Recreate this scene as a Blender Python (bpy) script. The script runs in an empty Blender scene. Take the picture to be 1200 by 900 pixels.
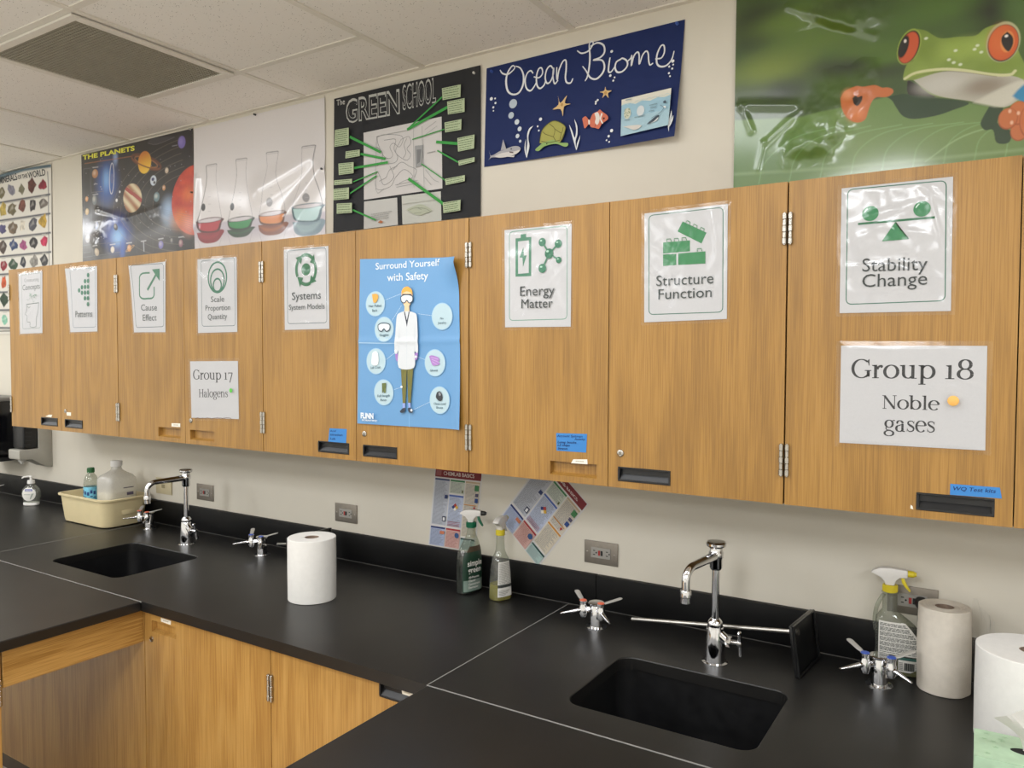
import bpy, bmesh, math, random
import numpy as np
from mathutils import Vector, Matrix, geometry, noise
SC = bpy.context.scene
COL = SC.collection
PI = math.pi
random.seed(7)
# ------------------------------------------------------------------ camera numbers
CAM = Vector((0.4262, -2.2209, 1.7205)); YAW = 0.5628; PITCH = -0.0373; ROLL = 0.0026; FPX = 905.25
_f = Vector((-math.sin(YAW)*math.cos(PITCH), math.cos(YAW)*math.cos(PITCH), math.sin(PITCH)))
_r = _f.cross(Vector((0, 0, 1))).normalized(); _u = _r.cross(_f)
_c, _s = math.cos(ROLL), math.sin(ROLL)
CR = _c*_r + _s*_u; CU = -_s*_r + _c*_u; CF = _f
def W(x, y, Y=0.0):
    """traced photo point -> (X, Z) metres on the upright plane y = Y"""
    d = CF + CR*((x-600)/FPX) - CU*((y-450)/FPX)
    t = (Y-CAM.y)/d.y
    p = CAM + d*t
    return (p.x, p.z)
ZC = 2.755      # ceiling
ZT = 0.914      # worktop
ZB = 1.367      # underside of wall cabinets
YF = -0.337     # wall cabinet door faces
DW = 0.758      # worktop depth
M = 0.9144
# ------------------------------------------------------------------ colours / materials
def s2l(c): return c/12.92 if c <= 0.04045 else ((c+0.055)/1.055)**2.4
def lin(h):
    if not isinstance(h, str): return tuple(h)
    h = h.lstrip('#'); return tuple(s2l(int(h[i:i+2], 16)/255) for i in (0, 2, 4))
def newmat(name):
    m = bpy.data.materials.new(name); m.use_nodes = True
    nt = m.node_tree; b = nt.nodes['Principled BSDF']
    return m, nt, b
def nd(nt, t, **kw):
    n = nt.nodes.new(t)
    for k, v in kw.items():
        if k.startswith('i_'): n.inputs[int(k[2:])].default_value = v
        else: setattr(n, k, v)
    return n
def L(nt, a, ao, b, bi): nt.links.new(a.outputs[ao], b.inputs[bi])
def ramp(nt, stops, interp='LINEAR'):
    r = nt.nodes.new('ShaderNodeValToRGB'); e = r.color_ramp.elements
    r.color_ramp.interpolation = interp
    while len(e) < len(stops): e.new(0.5)
    for i, (p, c) in enumerate(stops):
        e[i].position = p; e[i].color = (*lin(c), 1)
    return r
def pm(name, col, rough=0.5, metal=0.0, var=0.06, scale=40.0, bump=0.0, bscale=None, spec=0.5, rvar=0.0, coat=0.0, sss=0.0):
    """plain procedural material: colour broken up by soft noise, optional bump"""
    m, nt, b = newmat(name)
    c = lin(col)
    tc = nd(nt, 'ShaderNodeTexCoord')
    nz = nd(nt, 'ShaderNodeTexNoise'); nz.inputs['Scale'].default_value = scale; nz.inputs['Detail'].default_value = 3
    L(nt, tc, 'Object', nz, 'Vector')
    hi = tuple(min(1, x*(1+var)) for x in c); lo = tuple(x*(1-var) for x in c)
    r = ramp(nt, [(0.3, lo), (0.7, hi)])
    L(nt, nz, 'Fac', r, 'Fac'); L(nt, r, 'Color', b, 'Base Color')
    b.inputs['Roughness'].default_value = rough; b.inputs['Metallic'].default_value = metal
    b.inputs['Specular IOR Level'].default_value = spec
    b.inputs['Coat Weight'].default_value = coat
    if sss:
        b.inputs['Subsurface Weight'].default_value = sss; b.inputs['Subsurface Radius'].default_value = (0.01, 0.008, 0.006)
    if rvar:
        mr = nd(nt, 'ShaderNodeMapRange'); mr.inputs['To Min'].default_value = rough-rvar; mr.inputs['To Max'].default_value = rough+rvar
        n2 = nd(nt, 'ShaderNodeTexNoise'); n2.inputs['Scale'].default_value = scale*0.2; n2.inputs['Detail'].default_value = 4
        L(nt, tc, 'Object', n2, 'Vector'); L(nt, n2, 'Fac', mr, 'Value'); L(nt, mr, 'Result', b, 'Roughness')
    if bump:
        n3 = nd(nt, 'ShaderNodeTexNoise'); n3.inputs['Scale'].default_value = bscale or scale*4; n3.inputs['Detail'].default_value = 2
        bp = nd(nt, 'ShaderNodeBump'); bp.inputs['Strength'].default_value = bump; bp.inputs['Distance'].default_value = 0.002
        L(nt, tc, 'Object', n3, 'Vector'); L(nt, n3, 'Fac', bp, 'Height'); L(nt, bp, 'Normal', b, 'Normal')
    return m
def wood(name, base, dark, light, axis='Z', rough=0.38):
    """plain sliced oak veneer: long pores, soft streaks and cathedral figure, different on every object"""
    m, nt, b = newmat(name)
    tc = nd(nt, 'ShaderNodeTexCoord'); oi = nd(nt, 'ShaderNodeObjectInfo')
    mul = nd(nt, 'ShaderNodeVectorMath', operation='MULTIPLY_ADD')
    cmb = nd(nt, 'ShaderNodeCombineXYZ')
    for k, g in enumerate((37.0, 11.0, 23.0)):
        mm = nd(nt, 'ShaderNodeMath', operation='MULTIPLY'); mm.inputs[1].default_value = g
        L(nt, oi, 'Random', mm, 0); L(nt, mm, 0, cmb, k)
    mul.inputs[1].default_value = (1, 1, 1)
    L(nt, tc, 'Object', mul, 0); L(nt, cmb, 0, mul, 2)
    def stretched(across, along, det, rot=None):
        mp = nd(nt, 'ShaderNodeMapping')
        mp.inputs['Scale'].default_value = {'Z': (across, across, along), 'X': (along, across, across), 'Y': (across, along, across)}[axis]
        L(nt, mul, 0, mp, 'Vector')
        n = nd(nt, 'ShaderNodeTexNoise'); n.inputs['Scale'].default_value = 1; n.inputs['Detail'].default_value = det
        L(nt, mp, 0, n, 'Vector'); return n
    broad = stretched(5, 0.7, 1.5)           # figure: rings of this slow field
    ring = nd(nt, 'ShaderNodeMath', operation='MULTIPLY'); ring.inputs[1].default_value = 48
    L(nt, broad, 'Fac', ring, 0)
    sn = nd(nt, 'ShaderNodeMath', operation='SINE'); L(nt, ring, 0, sn, 0)
    fig = nd(nt, 'ShaderNodeMapRange'); fig.inputs['From Min'].default_value = -1; L(nt, sn, 0, fig, 'Value')
    streak = stretched(95, 1.6, 3)
    pore = stretched(420, 7, 2)
    a1 = nd(nt, 'ShaderNodeMath', operation='MULTIPLY_ADD'); a1.inputs[1].default_value = 0.20
    L(nt, fig, 0, a1, 0)
    a2 = nd(nt, 'ShaderNodeMath', operation='MULTIPLY'); a2.inputs[1].default_value = 0.52; L(nt, streak, 'Fac', a2, 0)
    L(nt, a2, 0, a1, 2)
    pr = nd(nt, 'ShaderNodeMapRange'); pr.inputs['From Min'].default_value = 0.36; pr.inputs['From Max'].default_value = 0.60
    pr.inputs['To Min'].default_value = -0.27; pr.inputs['To Max'].default_value = 0.04
    L(nt, pore, 'Fac', pr, 'Value')
    a3 = nd(nt, 'ShaderNodeMath', operation='ADD'); L(nt, a1, 0, a3, 0); L(nt, pr, 0, a3, 1)
    r = ramp(nt, [(0.06, dark), (0.38, base), (0.74, light)])
    L(nt, a3, 0, r, 'Fac'); L(nt, r, 'Color', b, 'Base Color')
    b.inputs['Roughness'].default_value = rough
    b.inputs['Coat Weight'].default_value = 0.06; b.inputs['Coat Roughness'].default_value = 0.25
    bp = nd(nt, 'ShaderNodeBump'); bp.inputs['Strength'].default_value = 0.12; bp.inputs['Distance'].default_value = 0.0006
    L(nt, pore, 'Fac', bp, 'Height'); L(nt, bp, 'Normal', b, 'Normal')
    return m
def film(name, tint='#ffffff', refl=0.08, rough=0.1, body=0.0, bodycol='#ffffff', ior=1.45):
    """clear thin plastic: mostly see-through, glossy by angle, optional milky body"""
    m, nt, b = newmat(name)
    out = nt.nodes['Material Output']
    tr = nd(nt, 'ShaderNodeBsdfTransparent'); tr.inputs[0].default_value = (*lin(tint), 1)
    gl = nd(nt, 'ShaderNodeBsdfGlossy'); gl.inputs['Roughness'].default_value = rough
    lw = nd(nt, 'ShaderNodeLayerWeight'); lw.inputs['Blend'].default_value = 0.5
    pw = nd(nt, 'ShaderNodeMath', operation='POWER'); pw.inputs[1].default_value = 4.5; L(nt, lw, 'Facing', pw, 0)
    ad = nd(nt, 'ShaderNodeMath', operation='MULTIPLY_ADD'); ad.inputs[1].default_value = 0.75; ad.inputs[2].default_value = refl+.045*(ior > 1.1); ad.use_clamp = True
    L(nt, pw, 0, ad, 0)
    first = tr
    if body:
        df = nd(nt, 'ShaderNodeBsdfPrincipled'); df.inputs['Base Color'].default_value = (*lin(bodycol), 1); df.inputs['Roughness'].default_value = 0.4
        tl = nd(nt, 'ShaderNodeBsdfTranslucent'); tl.inputs[0].default_value = (*lin(bodycol), 1)
        mt = nd(nt, 'ShaderNodeMixShader', i_0=0.5); L(nt, df, 0, mt, 1); L(nt, tl, 0, mt, 2)
        nz = nd(nt, 'ShaderNodeTexNoise'); nz.inputs['Scale'].default_value = 30
        mr = nd(nt, 'ShaderNodeMapRange'); mr.inputs['To Min'].default_value = body*0.9; mr.inputs['To Max'].default_value = min(1, body*1.1); L(nt, nz, 'Fac', mr, 'Value')
        mb = nd(nt, 'ShaderNodeMixShader'); L(nt, mr, 0, mb, 0); L(nt, tr, 0, mb, 1); L(nt, mt, 0, mb, 2); first = mb
    mx = nd(nt, 'ShaderNodeMixShader'); L(nt, ad, 0, mx, 0); L(nt, first, 0, mx, 1); L(nt, gl, 0, mx, 2)
    L(nt, mx, 0, out, 'Surface')
    return m
def printed(name, rough=0.45, spec=0.4, coat=0.0, crough=0.1, bump=0.0):
    """printed sheet: inks come from the sheet's own colour attribute"""
    m, nt, b = newmat(name)
    at = nd(nt, 'ShaderNodeAttribute', attribute_name='Ink'); 
    nz = nd(nt, 'ShaderNodeTexNoise'); nz.inputs['Scale'].default_value = 300
    tc = nd(nt, 'ShaderNodeTexCoord'); L(nt, tc, 'Object', nz, 'Vector')
    mr = nd(nt, 'ShaderNodeMapRange'); mr.inputs['To Min'].default_value = 0.96; mr.inputs['To Max'].default_value = 1.04; L(nt, nz, 'Fac', mr, 'Value')
    mu = nd(nt, 'ShaderNodeMix', data_type='RGBA', blend_type='MULTIPLY'); mu.inputs['Factor'].default_value = 1
    L(nt, at, 'Color', mu, 6); L(nt, mr, 0, mu, 7); L(nt, mu, 2, b, 'Base Color')
    b.inputs['Roughness'].default_value = rough; b.inputs['Specular IOR Level'].default_value = spec
    b.inputs['Coat Weight'].default_value = coat; b.inputs['Coat Roughness'].default_value = crough
    return m
# ------------------------------------------------------------------ mesh builder
class G:
    def __init__(s): s.v = []; s.f = []; s.m = []
    def add(s, vs, fs, mat=0, T=None):
        o = len(s.v)
        s.v += [tuple(T @ Vector(p)) if T is not None else tuple(p) for p in vs]
        for f in fs: s.f.append(tuple(i+o for i in f)); s.m.append(mat)
        return s
    def bm(s, b, mat=0, T=None):
        b.verts.index_update()
        s.add([v.co.copy() for v in b.verts], [[v.index for v in f.verts] for f in b.faces], mat, T); b.free(); return s
    def box(s, x0, x1, y0, y1, z0, z1, bev=0.0, seg=2, mat=0, T=None):
        b = bmesh.new(); bmesh.ops.create_cube(b, size=1)
        for v in b.verts:
            v.co = Vector((x0+(v.co.x+.5)*(x1-x0), y0+(v.co.y+.5)*(y1-y0), z0+(v.co.z+.5)*(z1-z0)))
        if bev: bmesh.ops.bevel(b, geom=list(b.edges), offset=bev, segments=seg, profile=0.5, affect='EDGES')
        return s.bm(b, mat, T)
    def lathe(s, prof, seg=32, c=(0, 0, 0), mat=0, T=None, sx=1.0, sy=1.0):
        vs = []; fs = []; idx = []
        for r, z in prof:
            if r < 1e-6: idx.append([len(vs)]); vs.append((c[0], c[1], c[2]+z))
            else:
                idx.append(list(range(len(vs), len(vs)+seg)))
                vs += [(c[0]+sx*r*math.cos(2*PI*k/seg), c[1]+sy*r*math.sin(2*PI*k/seg), c[2]+z) for k in range(seg)]
        for a, b in zip(idx, idx[1:]):
            for k in range(seg):
                k2 = (k+1) % seg
                if len(a) == 1 and len(b) == 1: continue
                if len(a) == 1: fs.append((a[0], b[k2], b[k]))
                elif len(b) == 1: fs.append((a[k], a[k2], b[0]))
                else: fs.append((a[k], a[k2], b[k2], b[k]))
        return s.add(vs, fs, mat, T)
    def rod(s, p0, p1, r0, r1=None, seg=20, mat=0, bev=0.0):
        p0 = Vector(p0); p1 = Vector(p1); r1 = r0 if r1 is None else r1
        d = p1-p0; h = d.length
        T = Matrix.Translation(p0) @ d.to_track_quat('Z', 'Y').to_matrix().to_4x4()
        if bev: pr = [(0, 0), (r0-bev, 0), (r0, bev), (r1, h-bev), (r1-bev, h), (0, h)]
        else: pr = [(0, 0), (r0, 0), (r1, h), (0, h)]
        return s.lathe(pr, seg, mat=mat, T=T)
    def tube(s, pts, rad, seg=16, mat=0, flat=1.0):
        P = [Vector(p) for p in pts]; n = len(P)
        R = rad if isinstance(rad, (list, tuple)) else [rad]*n
        vs = []; fs = []; prev = None
        for i in range(n):
            t = (P[min(i+1, n-1)]-P[max(i-1, 0)]).normalized()
            if prev is None:
                a = Vector((0, 0, 1)) if abs(t.z) < 0.9 else Vector((1, 0, 0))
                nrm = (a - t*a.dot(t)).normalized()
            else: nrm = (prev - t*prev.dot(t)).normalized()
            prev = nrm; bn = t.cross(nrm)
            for k in range(seg):
                an = 2*PI*k/seg
                vs.append(P[i]+R[i]*(math.cos(an)*nrm*flat+math.sin(an)*bn))
        for i in range(n-1):
            for k in range(seg):
                k2 = (k+1) % seg
                fs.append((i*seg+k, i*seg+k2, (i+1)*seg+k2, (i+1)*seg+k))
        fs.append(tuple(range(seg))[::-1]); fs.append(tuple(range((n-1)*seg, n*seg)))
        return s.add(vs, fs, mat)
    def loft(s, secs, seg=40, mat=0, T=None, cap=(True, True)):
        """secs: (z, cx, cy, a, b, expo) superellipse sections"""
        vs = []; fs = []
        for z, cx, cy, a, b, e in secs:
            for k in range(seg):
                t = 2*PI*k/seg; ct, st = math.cos(t), math.sin(t)
                vs.append((cx+a*math.copysign(abs(ct)**(2/e), ct), cy+b*math.copysign(abs(st)**(2/e), st), z))
        n = len(secs)
        for i in range(n-1):
            for k in range(seg):
                k2 = (k+1) % seg
                fs.append((i*seg+k, i*seg+k2, (i+1)*seg+k2, (i+1)*seg+k))
        if cap[0]: fs.append(tuple(range(seg))[::-1])
        if cap[1]: fs.append(tuple(range((n-1)*seg, n*seg)))
        return s.add(vs, fs, mat, T)
    def slab(s, outer, holes, z0, z1, mat=0, T=None, axis='Z'):
        """flat plate with holes, polygon in XY extruded z0..z1"""
        loops = [outer]+list(holes)
        flat = [p for l in loops for p in l]
        tri = geometry.tessellate_polygon([[Vector((p[0], p[1], 0)) for p in l] for l in loops])
        n = len(flat)
        vs = [(p[0], p[1], z1) for p in flat]+[(p[0], p[1], z0) for p in flat]
        fs = [tuple(t) for t in tri]+[tuple(i+n for i in t)[::-1] for t in tri]
        o = 0
        for l in loops:
            m_ = len(l)
            for k in range(m_):
                a, b2 = o+k, o+(k+1) % m_
                fs.append((a, b2, b2+n, a+n))
            o += m_
        return s.add(vs, fs, mat, T)
    def obj(s, name, mats, parent=None, loc=(0, 0, 0), smooth=35):
        me = bpy.data.meshes.new(name); me.from_pydata(s.v, [], s.f)
        if not isinstance(mats, (list, tuple)): mats = [mats]
        for m in mats: me.materials.append(m)
        me.polygons.foreach_set('material_index', s.m)
        b = bmesh.new(); b.from_mesh(me); bmesh.ops.remove_doubles(b, verts=b.verts, dist=1e-6)
        bmesh.ops.recalc_face_normals(b, faces=b.faces); b.to_mesh(me); b.free()
        if smooth:
            me.polygons.foreach_set('use_smooth', [True]*len(me.polygons))
            me.set_sharp_from_angle(angle=math.radians(smooth))
        me.update()
        o = bpy.data.objects.new(name, me); COL.objects.link(o); o.location = loc
        if parent is not None: o.parent = parent
        return o
def thing(name, label, cat, loc=(0, 0, 0), rz=0.0, group=None):
    o = bpy.data.objects.new(name, None); COL.objects.link(o); o.empty_display_size = 0.05
    o.location = loc; o.rotation_euler = (0, 0, rz)
    return tag(o, label, cat, group)
def tag(o, label, cat, group=None, kind=None):
    o['label'] = label; o['category'] = cat
    if group: o['group'] = group
    if kind: o['kind'] = kind
    return o
def struct(o, label=None):
    o['kind'] = 'structure'
    if label: o['label'] = label
    return o
def dup(root, loc=None, label=None, rz=None, group=None):
    r = root.copy(); COL.objects.link(r)
    if loc is not None: r.location = loc
    if rz is not None: r.rotation_euler = (0, 0, rz)
    if label: r['label'] = label
    if group: r['group'] = group
    for ch in [c for c in SC.objects if c.parent == root]:
        c = ch.copy(); COL.objects.link(c); c.parent = r
        for g in [q for q in SC.objects if q.parent == ch]:
            d = g.copy(); COL.objects.link(d); d.parent = c
    return r
def kids(o, name): return [c for c in SC.objects if c.parent == o and c.name.split('.')[0] == name]
def rrect(x0, x1, y0, y1, r, n=6):
    out = []
    for cx, cy, a in ((x1-r, y1-r, 0), (x0+r, y1-r, 90), (x0+r, y0+r, 180), (x1-r, y0+r, 270)):
        for k in range(n+1):
            t = math.radians(a+90*k/n); out.append((cx+r*math.cos(t), cy+r*math.sin(t)))
    return out
def smoothpts(pts, n=6):
    """Catmull-Rom through points of any dimension"""
    P = [np.array(p, float) for p in pts]; P = [2*P[0]-P[1]]+P+[2*P[-1]-P[-2]]
    out = []
    for i in range(1, len(P)-2):
        for k in range(n):
            t = k/n
            out.append(tuple(0.5*((2*P[i])+(-P[i-1]+P[i+1])*t+(2*P[i-1]-5*P[i]+4*P[i+1]-P[i+2])*t*t+(-P[i-1]+3*P[i]-3*P[i+1]+P[i+2])*t**3)))
    out.append(tuple(P[-2])); return out
# ------------------------------------------------------------------ shared materials
OAK = wood('oak_veneer', '#a57a39', '#8f6830', '#b28747')
OAKB = wood('oak_veneer_base', '#b68c4b', '#9f7439', '#c0985a')
OAKX = wood('oak_rail', '#b48b4c', '#926a32', '#c2995c', axis='Y')
EPOXY = pm('black_epoxy_worktop', '#191817', rough=0.36, var=0.18, scale=9, rvar=0.06, bump=0.03, bscale=900)
EPOXS = pm('black_epoxy_sink', '#131314', rough=0.36, var=0.35, scale=35, rvar=0.08)
EPOXB = pm('black_epoxy_upstand', '#0b0b0b', rough=0.45, var=0.2, scale=12, spec=0.2)
CAULK = pm('grey_sealant', '#8b8a86', rough=0.6)
WALL = pm('painted_wall', '#dad4c6', rough=0.65, var=0.02, scale=3, bump=0.06, bscale=160, spec=0.3)
CHROME = pm('chrome', '#d8d8da', rough=0.09, metal=1.0, var=0.03, scale=20)
STEEL = pm('brushed_steel', '#a9a39a', rough=0.34, metal=1.0, var=0.06, scale=60)
NICKEL = pm('satin_nickel', '#b9b4ab', rough=0.25, metal=1.0, var=0.05, scale=60)
BLACKP = pm('black_plastic', '#161617', rough=0.38, var=0.1)
BLKPAINT = pm('black_enamel', '#101010', rough=0.32, var=0.15, scale=25)
DARK = pm('dark_gap', '#0b0a0a', rough=0.8)
WHITEP = pm('white_plastic', '#e9e7e2', rough=0.35, var=0.02)
PAPERW = pm('tissue_white', '#e2e0db', rough=0.9, var=0.02, scale=60, bump=0.25, bscale=500, spec=0.2)
# ------------------------------------------------------------------ room shell
RX0, RX1, RY0 = -6.2, 3.6, -7.0
def plane_box(name, x0, x1, y0, y1, z0, z1, mat):
    return struct(G().box(x0, x1, y0, y1, z0, z1).obj(name, mat))
FLOOR = pm('vinyl_floor_tile', '#d6d2ca', rough=0.35, var=0.1, scale=14)
plane_box('floor', RX0-.1, RX1+.1, RY0-.1, .1, -.1, 0, FLOOR)
plane_box('wall_back', RX0-.1, RX1+.1, 0, .1, 0, ZC, WALL)
WALLB = pm('painted_wall_light', '#e4e2dc', rough=.6, var=.02, scale=3)
plane_box('wall_left', RX0-.1, RX0, RY0, 0, 0, ZC, WALLB)
plane_box('wall_right', RX1, RX1+.1, RY0, 0, 0, ZC, WALLB)
plane_box('wall_front', RX0-.1, RX1+.1, RY0-.1, RY0, 0, ZC, WALLB)
# ceiling: mineral fibre tiles with pin holes and fissures
m, nt, b = newmat('mineral_fibre_tile')
tc = nd(nt, 'ShaderNodeTexCoord')
v1 = nd(nt, 'ShaderNodeTexVoronoi'); v1.inputs['Scale'].default_value = 95
nzz = nd(nt, 'ShaderNodeTexNoise'); nzz.inputs['Scale'].default_value = 60; nzz.inputs['Detail'].default_value = 2
mp = nd(nt, 'ShaderNodeMapping'); mp.inputs['Rotation'].default_value = (0, 0, 0.4); mp.inputs['Scale'].default_value = (1, 1.7, 1)
L(nt, tc, 'Object', mp, 0); L(nt, mp, 0, v1, 'Vector'); L(nt, tc, 'Object', nzz, 'Vector')
r1 = ramp(nt, [(0.12, '#000000'), (0.24, '#ffffff')]); L(nt, v1, 'Distance', r1, 'Fac')
r2 = ramp(nt, [(0.44, '#000000'), (0.49, '#ffffff')]); L(nt, nzz, 'Fac', r2, 'Fac')
mxx = nd(nt, 'ShaderNodeMix', data_type='RGBA', blend_type='LIGHTEN'); mxx.inputs['Factor'].default_value = 1
L(nt, r1, 'Color', mxx, 6); L(nt, r2, 'Color', mxx, 7)
r3 = ramp(nt, [(0.0, '#857e71'), (1.0, '#efebe4')]); L(nt, mxx, 2, r3, 'Fac'); L(nt, r3, 'Color', b, 'Base Color')
b.inputs['Roughness'].default_value = 0.9
bp = nd(nt, 'ShaderNodeBump'); bp.inputs['Strength'].default_value = 0.3; bp.inputs['Distance'].default_value = 0.002
L(nt, mxx, 2, bp, 'Height'); L(nt, bp, 'Normal', b, 'Normal')
TILE = m
vx0, vx1, vy0, vy1 = -2.557, -1.957, -0.937, -0.327
hole = [(-2.535, -.915), (-1.98, -.915), (-1.98, -.349), (-2.535, -.349)]
struct(G().slab([(RX0, RY0), (RX1, RY0), (RX1, 0), (RX0, 0)], [hole], ZC, ZC+.06).obj('ceiling', TILE, smooth=0))
BAR = pm('white_steel_grid', '#e2ddd2', rough=0.5, var=0.02)
g = G()
tw = 0.012
xs = [-0.742+0.605*k for k in range(-9, 8)]
xs = [x for x in xs if RX0 < x < RX1]
for x in xs: g.box(x-tw, x+tw, RY0, -.02, ZC-.004, ZC+.001)
cols = list(zip([RX0]+xs, xs+[RX1]))
for (a, c_) in cols:
    mid = (a+c_)/2
    if -2.57 < mid < -1.34: ys = [-.327, -.937]+[-.937-1.22*k for k in range(1, 5)]
    else: ys = [-1.55-1.22*k for k in range(5)]
    for y in ys: g.box(a+tw, c_-tw, y-tw, y+tw, ZC-.0035, ZC+.001)
g.box(RX0, RX1, -.020, 0, ZC-.004, ZC+.001)
struct(g.obj('trim_1', BAR, smooth=0), 'white ceiling grid of narrow steel bars')
# return air vent
vt = thing('ceiling_vent', 'square grey eggcrate air vent set in the white ceiling grid', 'vent', (-2.257, -.632, ZC-.012))
fx, fy = .289, .295
g = G()
for (a, bb, c_, d) in ((-fx, fx, -fy, -fy+.03), (-fx, fx, fy-.03, fy), (-fx, -fx+.03, -fy+.03, fy-.03), (fx-.03, fx, -fy+.03, fy-.03)):
    g.box(a, bb, c_, d, 0, .008, bev=.0015, seg=1)
g.obj('frame', BAR, vt)
GRILLE = pm('grey_vent_metal', '#aaa594', rough=0.5)
g = G(); n = 42
ix, iy = fx-.03, fy-.03
for k in range(n):
    x = -ix+2*ix*(k+.5)/n; g.box(x-.0011, x+.0011, -iy, iy, .003, .013)
    y = -iy+2*iy*(k+.5)/n; g.box(-ix, ix, y-.0011, y+.0011, .003, .013)
g.obj('grille', GRILLE, vt, smooth=0)
G().box(-ix, ix, -iy, iy, .017, .02).obj('back_plate', pm('vent_back', '#a19b8c', rough=.8), vt)
# ------------------------------------------------------------------ worktops
def strip(g, x0, x1, y0, y1, z): g.box(x0, x1, y0, y1, z-.002, z+.0005)
def worktop(name, label, x0, x1, y0, y1, hole=None):
    g = G(); e = .0012
    if hole:
        hx0, hx1, hy0, hy1 = hole; r = .038; q = .003
        big = rrect(hx0-q, hx1+q, hy0-q, hy1+q, r+q, 8); n = len(big)
        out = [(x0+e, y0+e), (x1-e, y0+e), (x1-e, y1-e), (x0+e, y1-e)]
        tri = geometry.tessellate_polygon([[Vector((p[0], p[1], 0)) for p in l] for l in (out, big)])
        fl = out+big
        for z in (0, -.032): g.add([(p[0], p[1], z) for p in fl], [tuple(t) for t in tri])
        lo = []
        for a in (0, 30, 60, 90):
            d = q*(1-math.sin(math.radians(a))); lo.append([(p[0], p[1], -q*(1-math.cos(math.radians(a)))) for p in rrect(hx0-d, hx1+d, hy0-d, hy1+d, r+d, 8)])
        lo.append([(p[0], p[1], -.032) for p in rrect(hx0, hx1, hy0, hy1, r, 8)])
        lo.append([(p[0], p[1], -.032) for p in big])
        g.add([p for l in lo for p in l], [(i*n+k, i*n+(k+1) % n, (i+1)*n+(k+1) % n, (i+1)*n+k) for i in range(len(lo)-1) for k in range(n)])
        g.add([(p[0], p[1], z) for z in (0, -.032) for p in out], [(k, (k+1) % 4, 4+(k+1) % 4, 4+k) for k in range(4)])
    else: g.box(x0+e, x1-e, y0+e, y1-e, -.032, 0, bev=.003)
    o = g.obj(name, EPOXY, loc=(0, 0, ZT), smooth=0)
    return tag(o, label, 'worktop')
XL, XR, XS = -1.925, -0.740, -3.003
SINKR = (-.415, .021, -.657, -.326); SINKL = (-2.700, -2.243, -.655, -.303)
w0 = worktop('worktop', 'black worktop behind the cream tub and soap bottle, at the far left', -5.6, XS, -DW, -.02)
w1 = worktop('worktop', 'long black worktop holding the left sink and the middle paper towel roll', XS, XR, -DW, -.02, SINKL)
w2 = worktop('worktop', 'black worktop around the right sink and the tall paper towel roll', XR, 1.7, -DW, -.02, SINKR)
w3 = worktop('peninsula_worktop', 'black worktop over the open knee space at the lower left', -3.6, XL, -2.4, -DW)
w4 = worktop('peninsula_worktop', 'black worktop running towards the viewer at the bottom centre', XR, .42, -2.0, -DW)
BS = .107
def backsplash(label, x0, x1):
    return tag(G().box(x0+.0008, x1-.0008, -.0195, -.0005, 0, BS, bev=.002).obj('backsplash', EPOXB, loc=(0, 0, ZT+.0005)), label, 'backsplash')
backsplash('black backsplash strip behind the left sink and spray bottles', -5.6, -.645)
backsplash('black backsplash strip behind the right sink and tall paper roll', -.645, 1.7)
def seam(parent, x0, x1, y0, y1):
    G().box(x0, x1, y0, y1, -.004, .0004).obj('sealant_line', CAULK, parent)
seam(w1, XS-.0014, XS+.0014, -DW, -.02); seam(w2, XR-.0014, XR+.0014, -DW, -.02)
seam(w3, -3.6, XL, -DW-.0014, -DW+.0014); seam(w4, XR, .42, -DW-.0014, -DW+.0014)
CAULKD = pm('dark_sealant', '#5a5854', rough=.5)
for w_, a, c_ in ((w0, -5.6, XS), (w1, XS, XR), (w2, XR, 1.7)):
    G().box(a, c_, -.0215, -.0193, -.002, .0012).obj('wall_sealant', CAULKD, w_)
# sinks
def sink(label, h, loc):
    x0, x1, y0, y1 = h
    t = thing('sink', label, 'sink', ((x0+x1)/2, (y0+y1)/2, ZT-.033))
    hx, hy = (x1-x0)/2+.004, (y1-y0)/2+.004
    g = G()
    loops = []
    for z, ins, r in ((0, -.02, .06), (0, 0, .045), (-.10, .004, .045), (-.18, .012, .05), (-.197, .03, .05), (-.20, .06, .05)):
        loops.append([(p[0], p[1], z) for p in rrect(-hx+ins, hx-ins, -hy+ins, hy-ins, r, 8)])
    n = len(loops[0]); vs = [p for l in loops for p in l]
    fs = [(i*n+k, i*n+(k+1) % n, (i+1)*n+(k+1) % n, (i+1)*n+k) for i in range(len(loops)-1) for k in range(n)]
    vs.append((0, 0, -.204)); c_ = len(vs)-1
    fs += [((len(loops)-1)*n+k, (len(loops)-1)*n+(k+1) % n, c_) for k in range(n)]
    g.add(vs, fs); g.obj('bowl', EPOXS, t)
    d = G(); d.lathe([(0, -.001), (.02, -.001), (.028, .002), (.034, .002), (.036, 0)], 28, c=(0, 0, -.2025))
    d.obj('drain', EPOXS, t)
    G().rod((0, 0, -.2035), (0, 0, -.5), .02).rod((0, 0, -.5), (0, 0, -ZT+.034), .024).obj('drain_pipe', BLACKP, t)
    s_ = G()
    for k in range(6):
        a = k*PI/3; s_.box(-.001, .001, -.02, .02, -.2025, -.1995, T=Matrix.Rotation(a, 4, 'Z'))
    s_.obj('strainer', STEEL, t)
    return t
sink('black undermount sink in front of the right gooseneck tap', SINKR, None)
sink('black undermount sink in front of the left gooseneck tap', SINKL, None)
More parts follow.
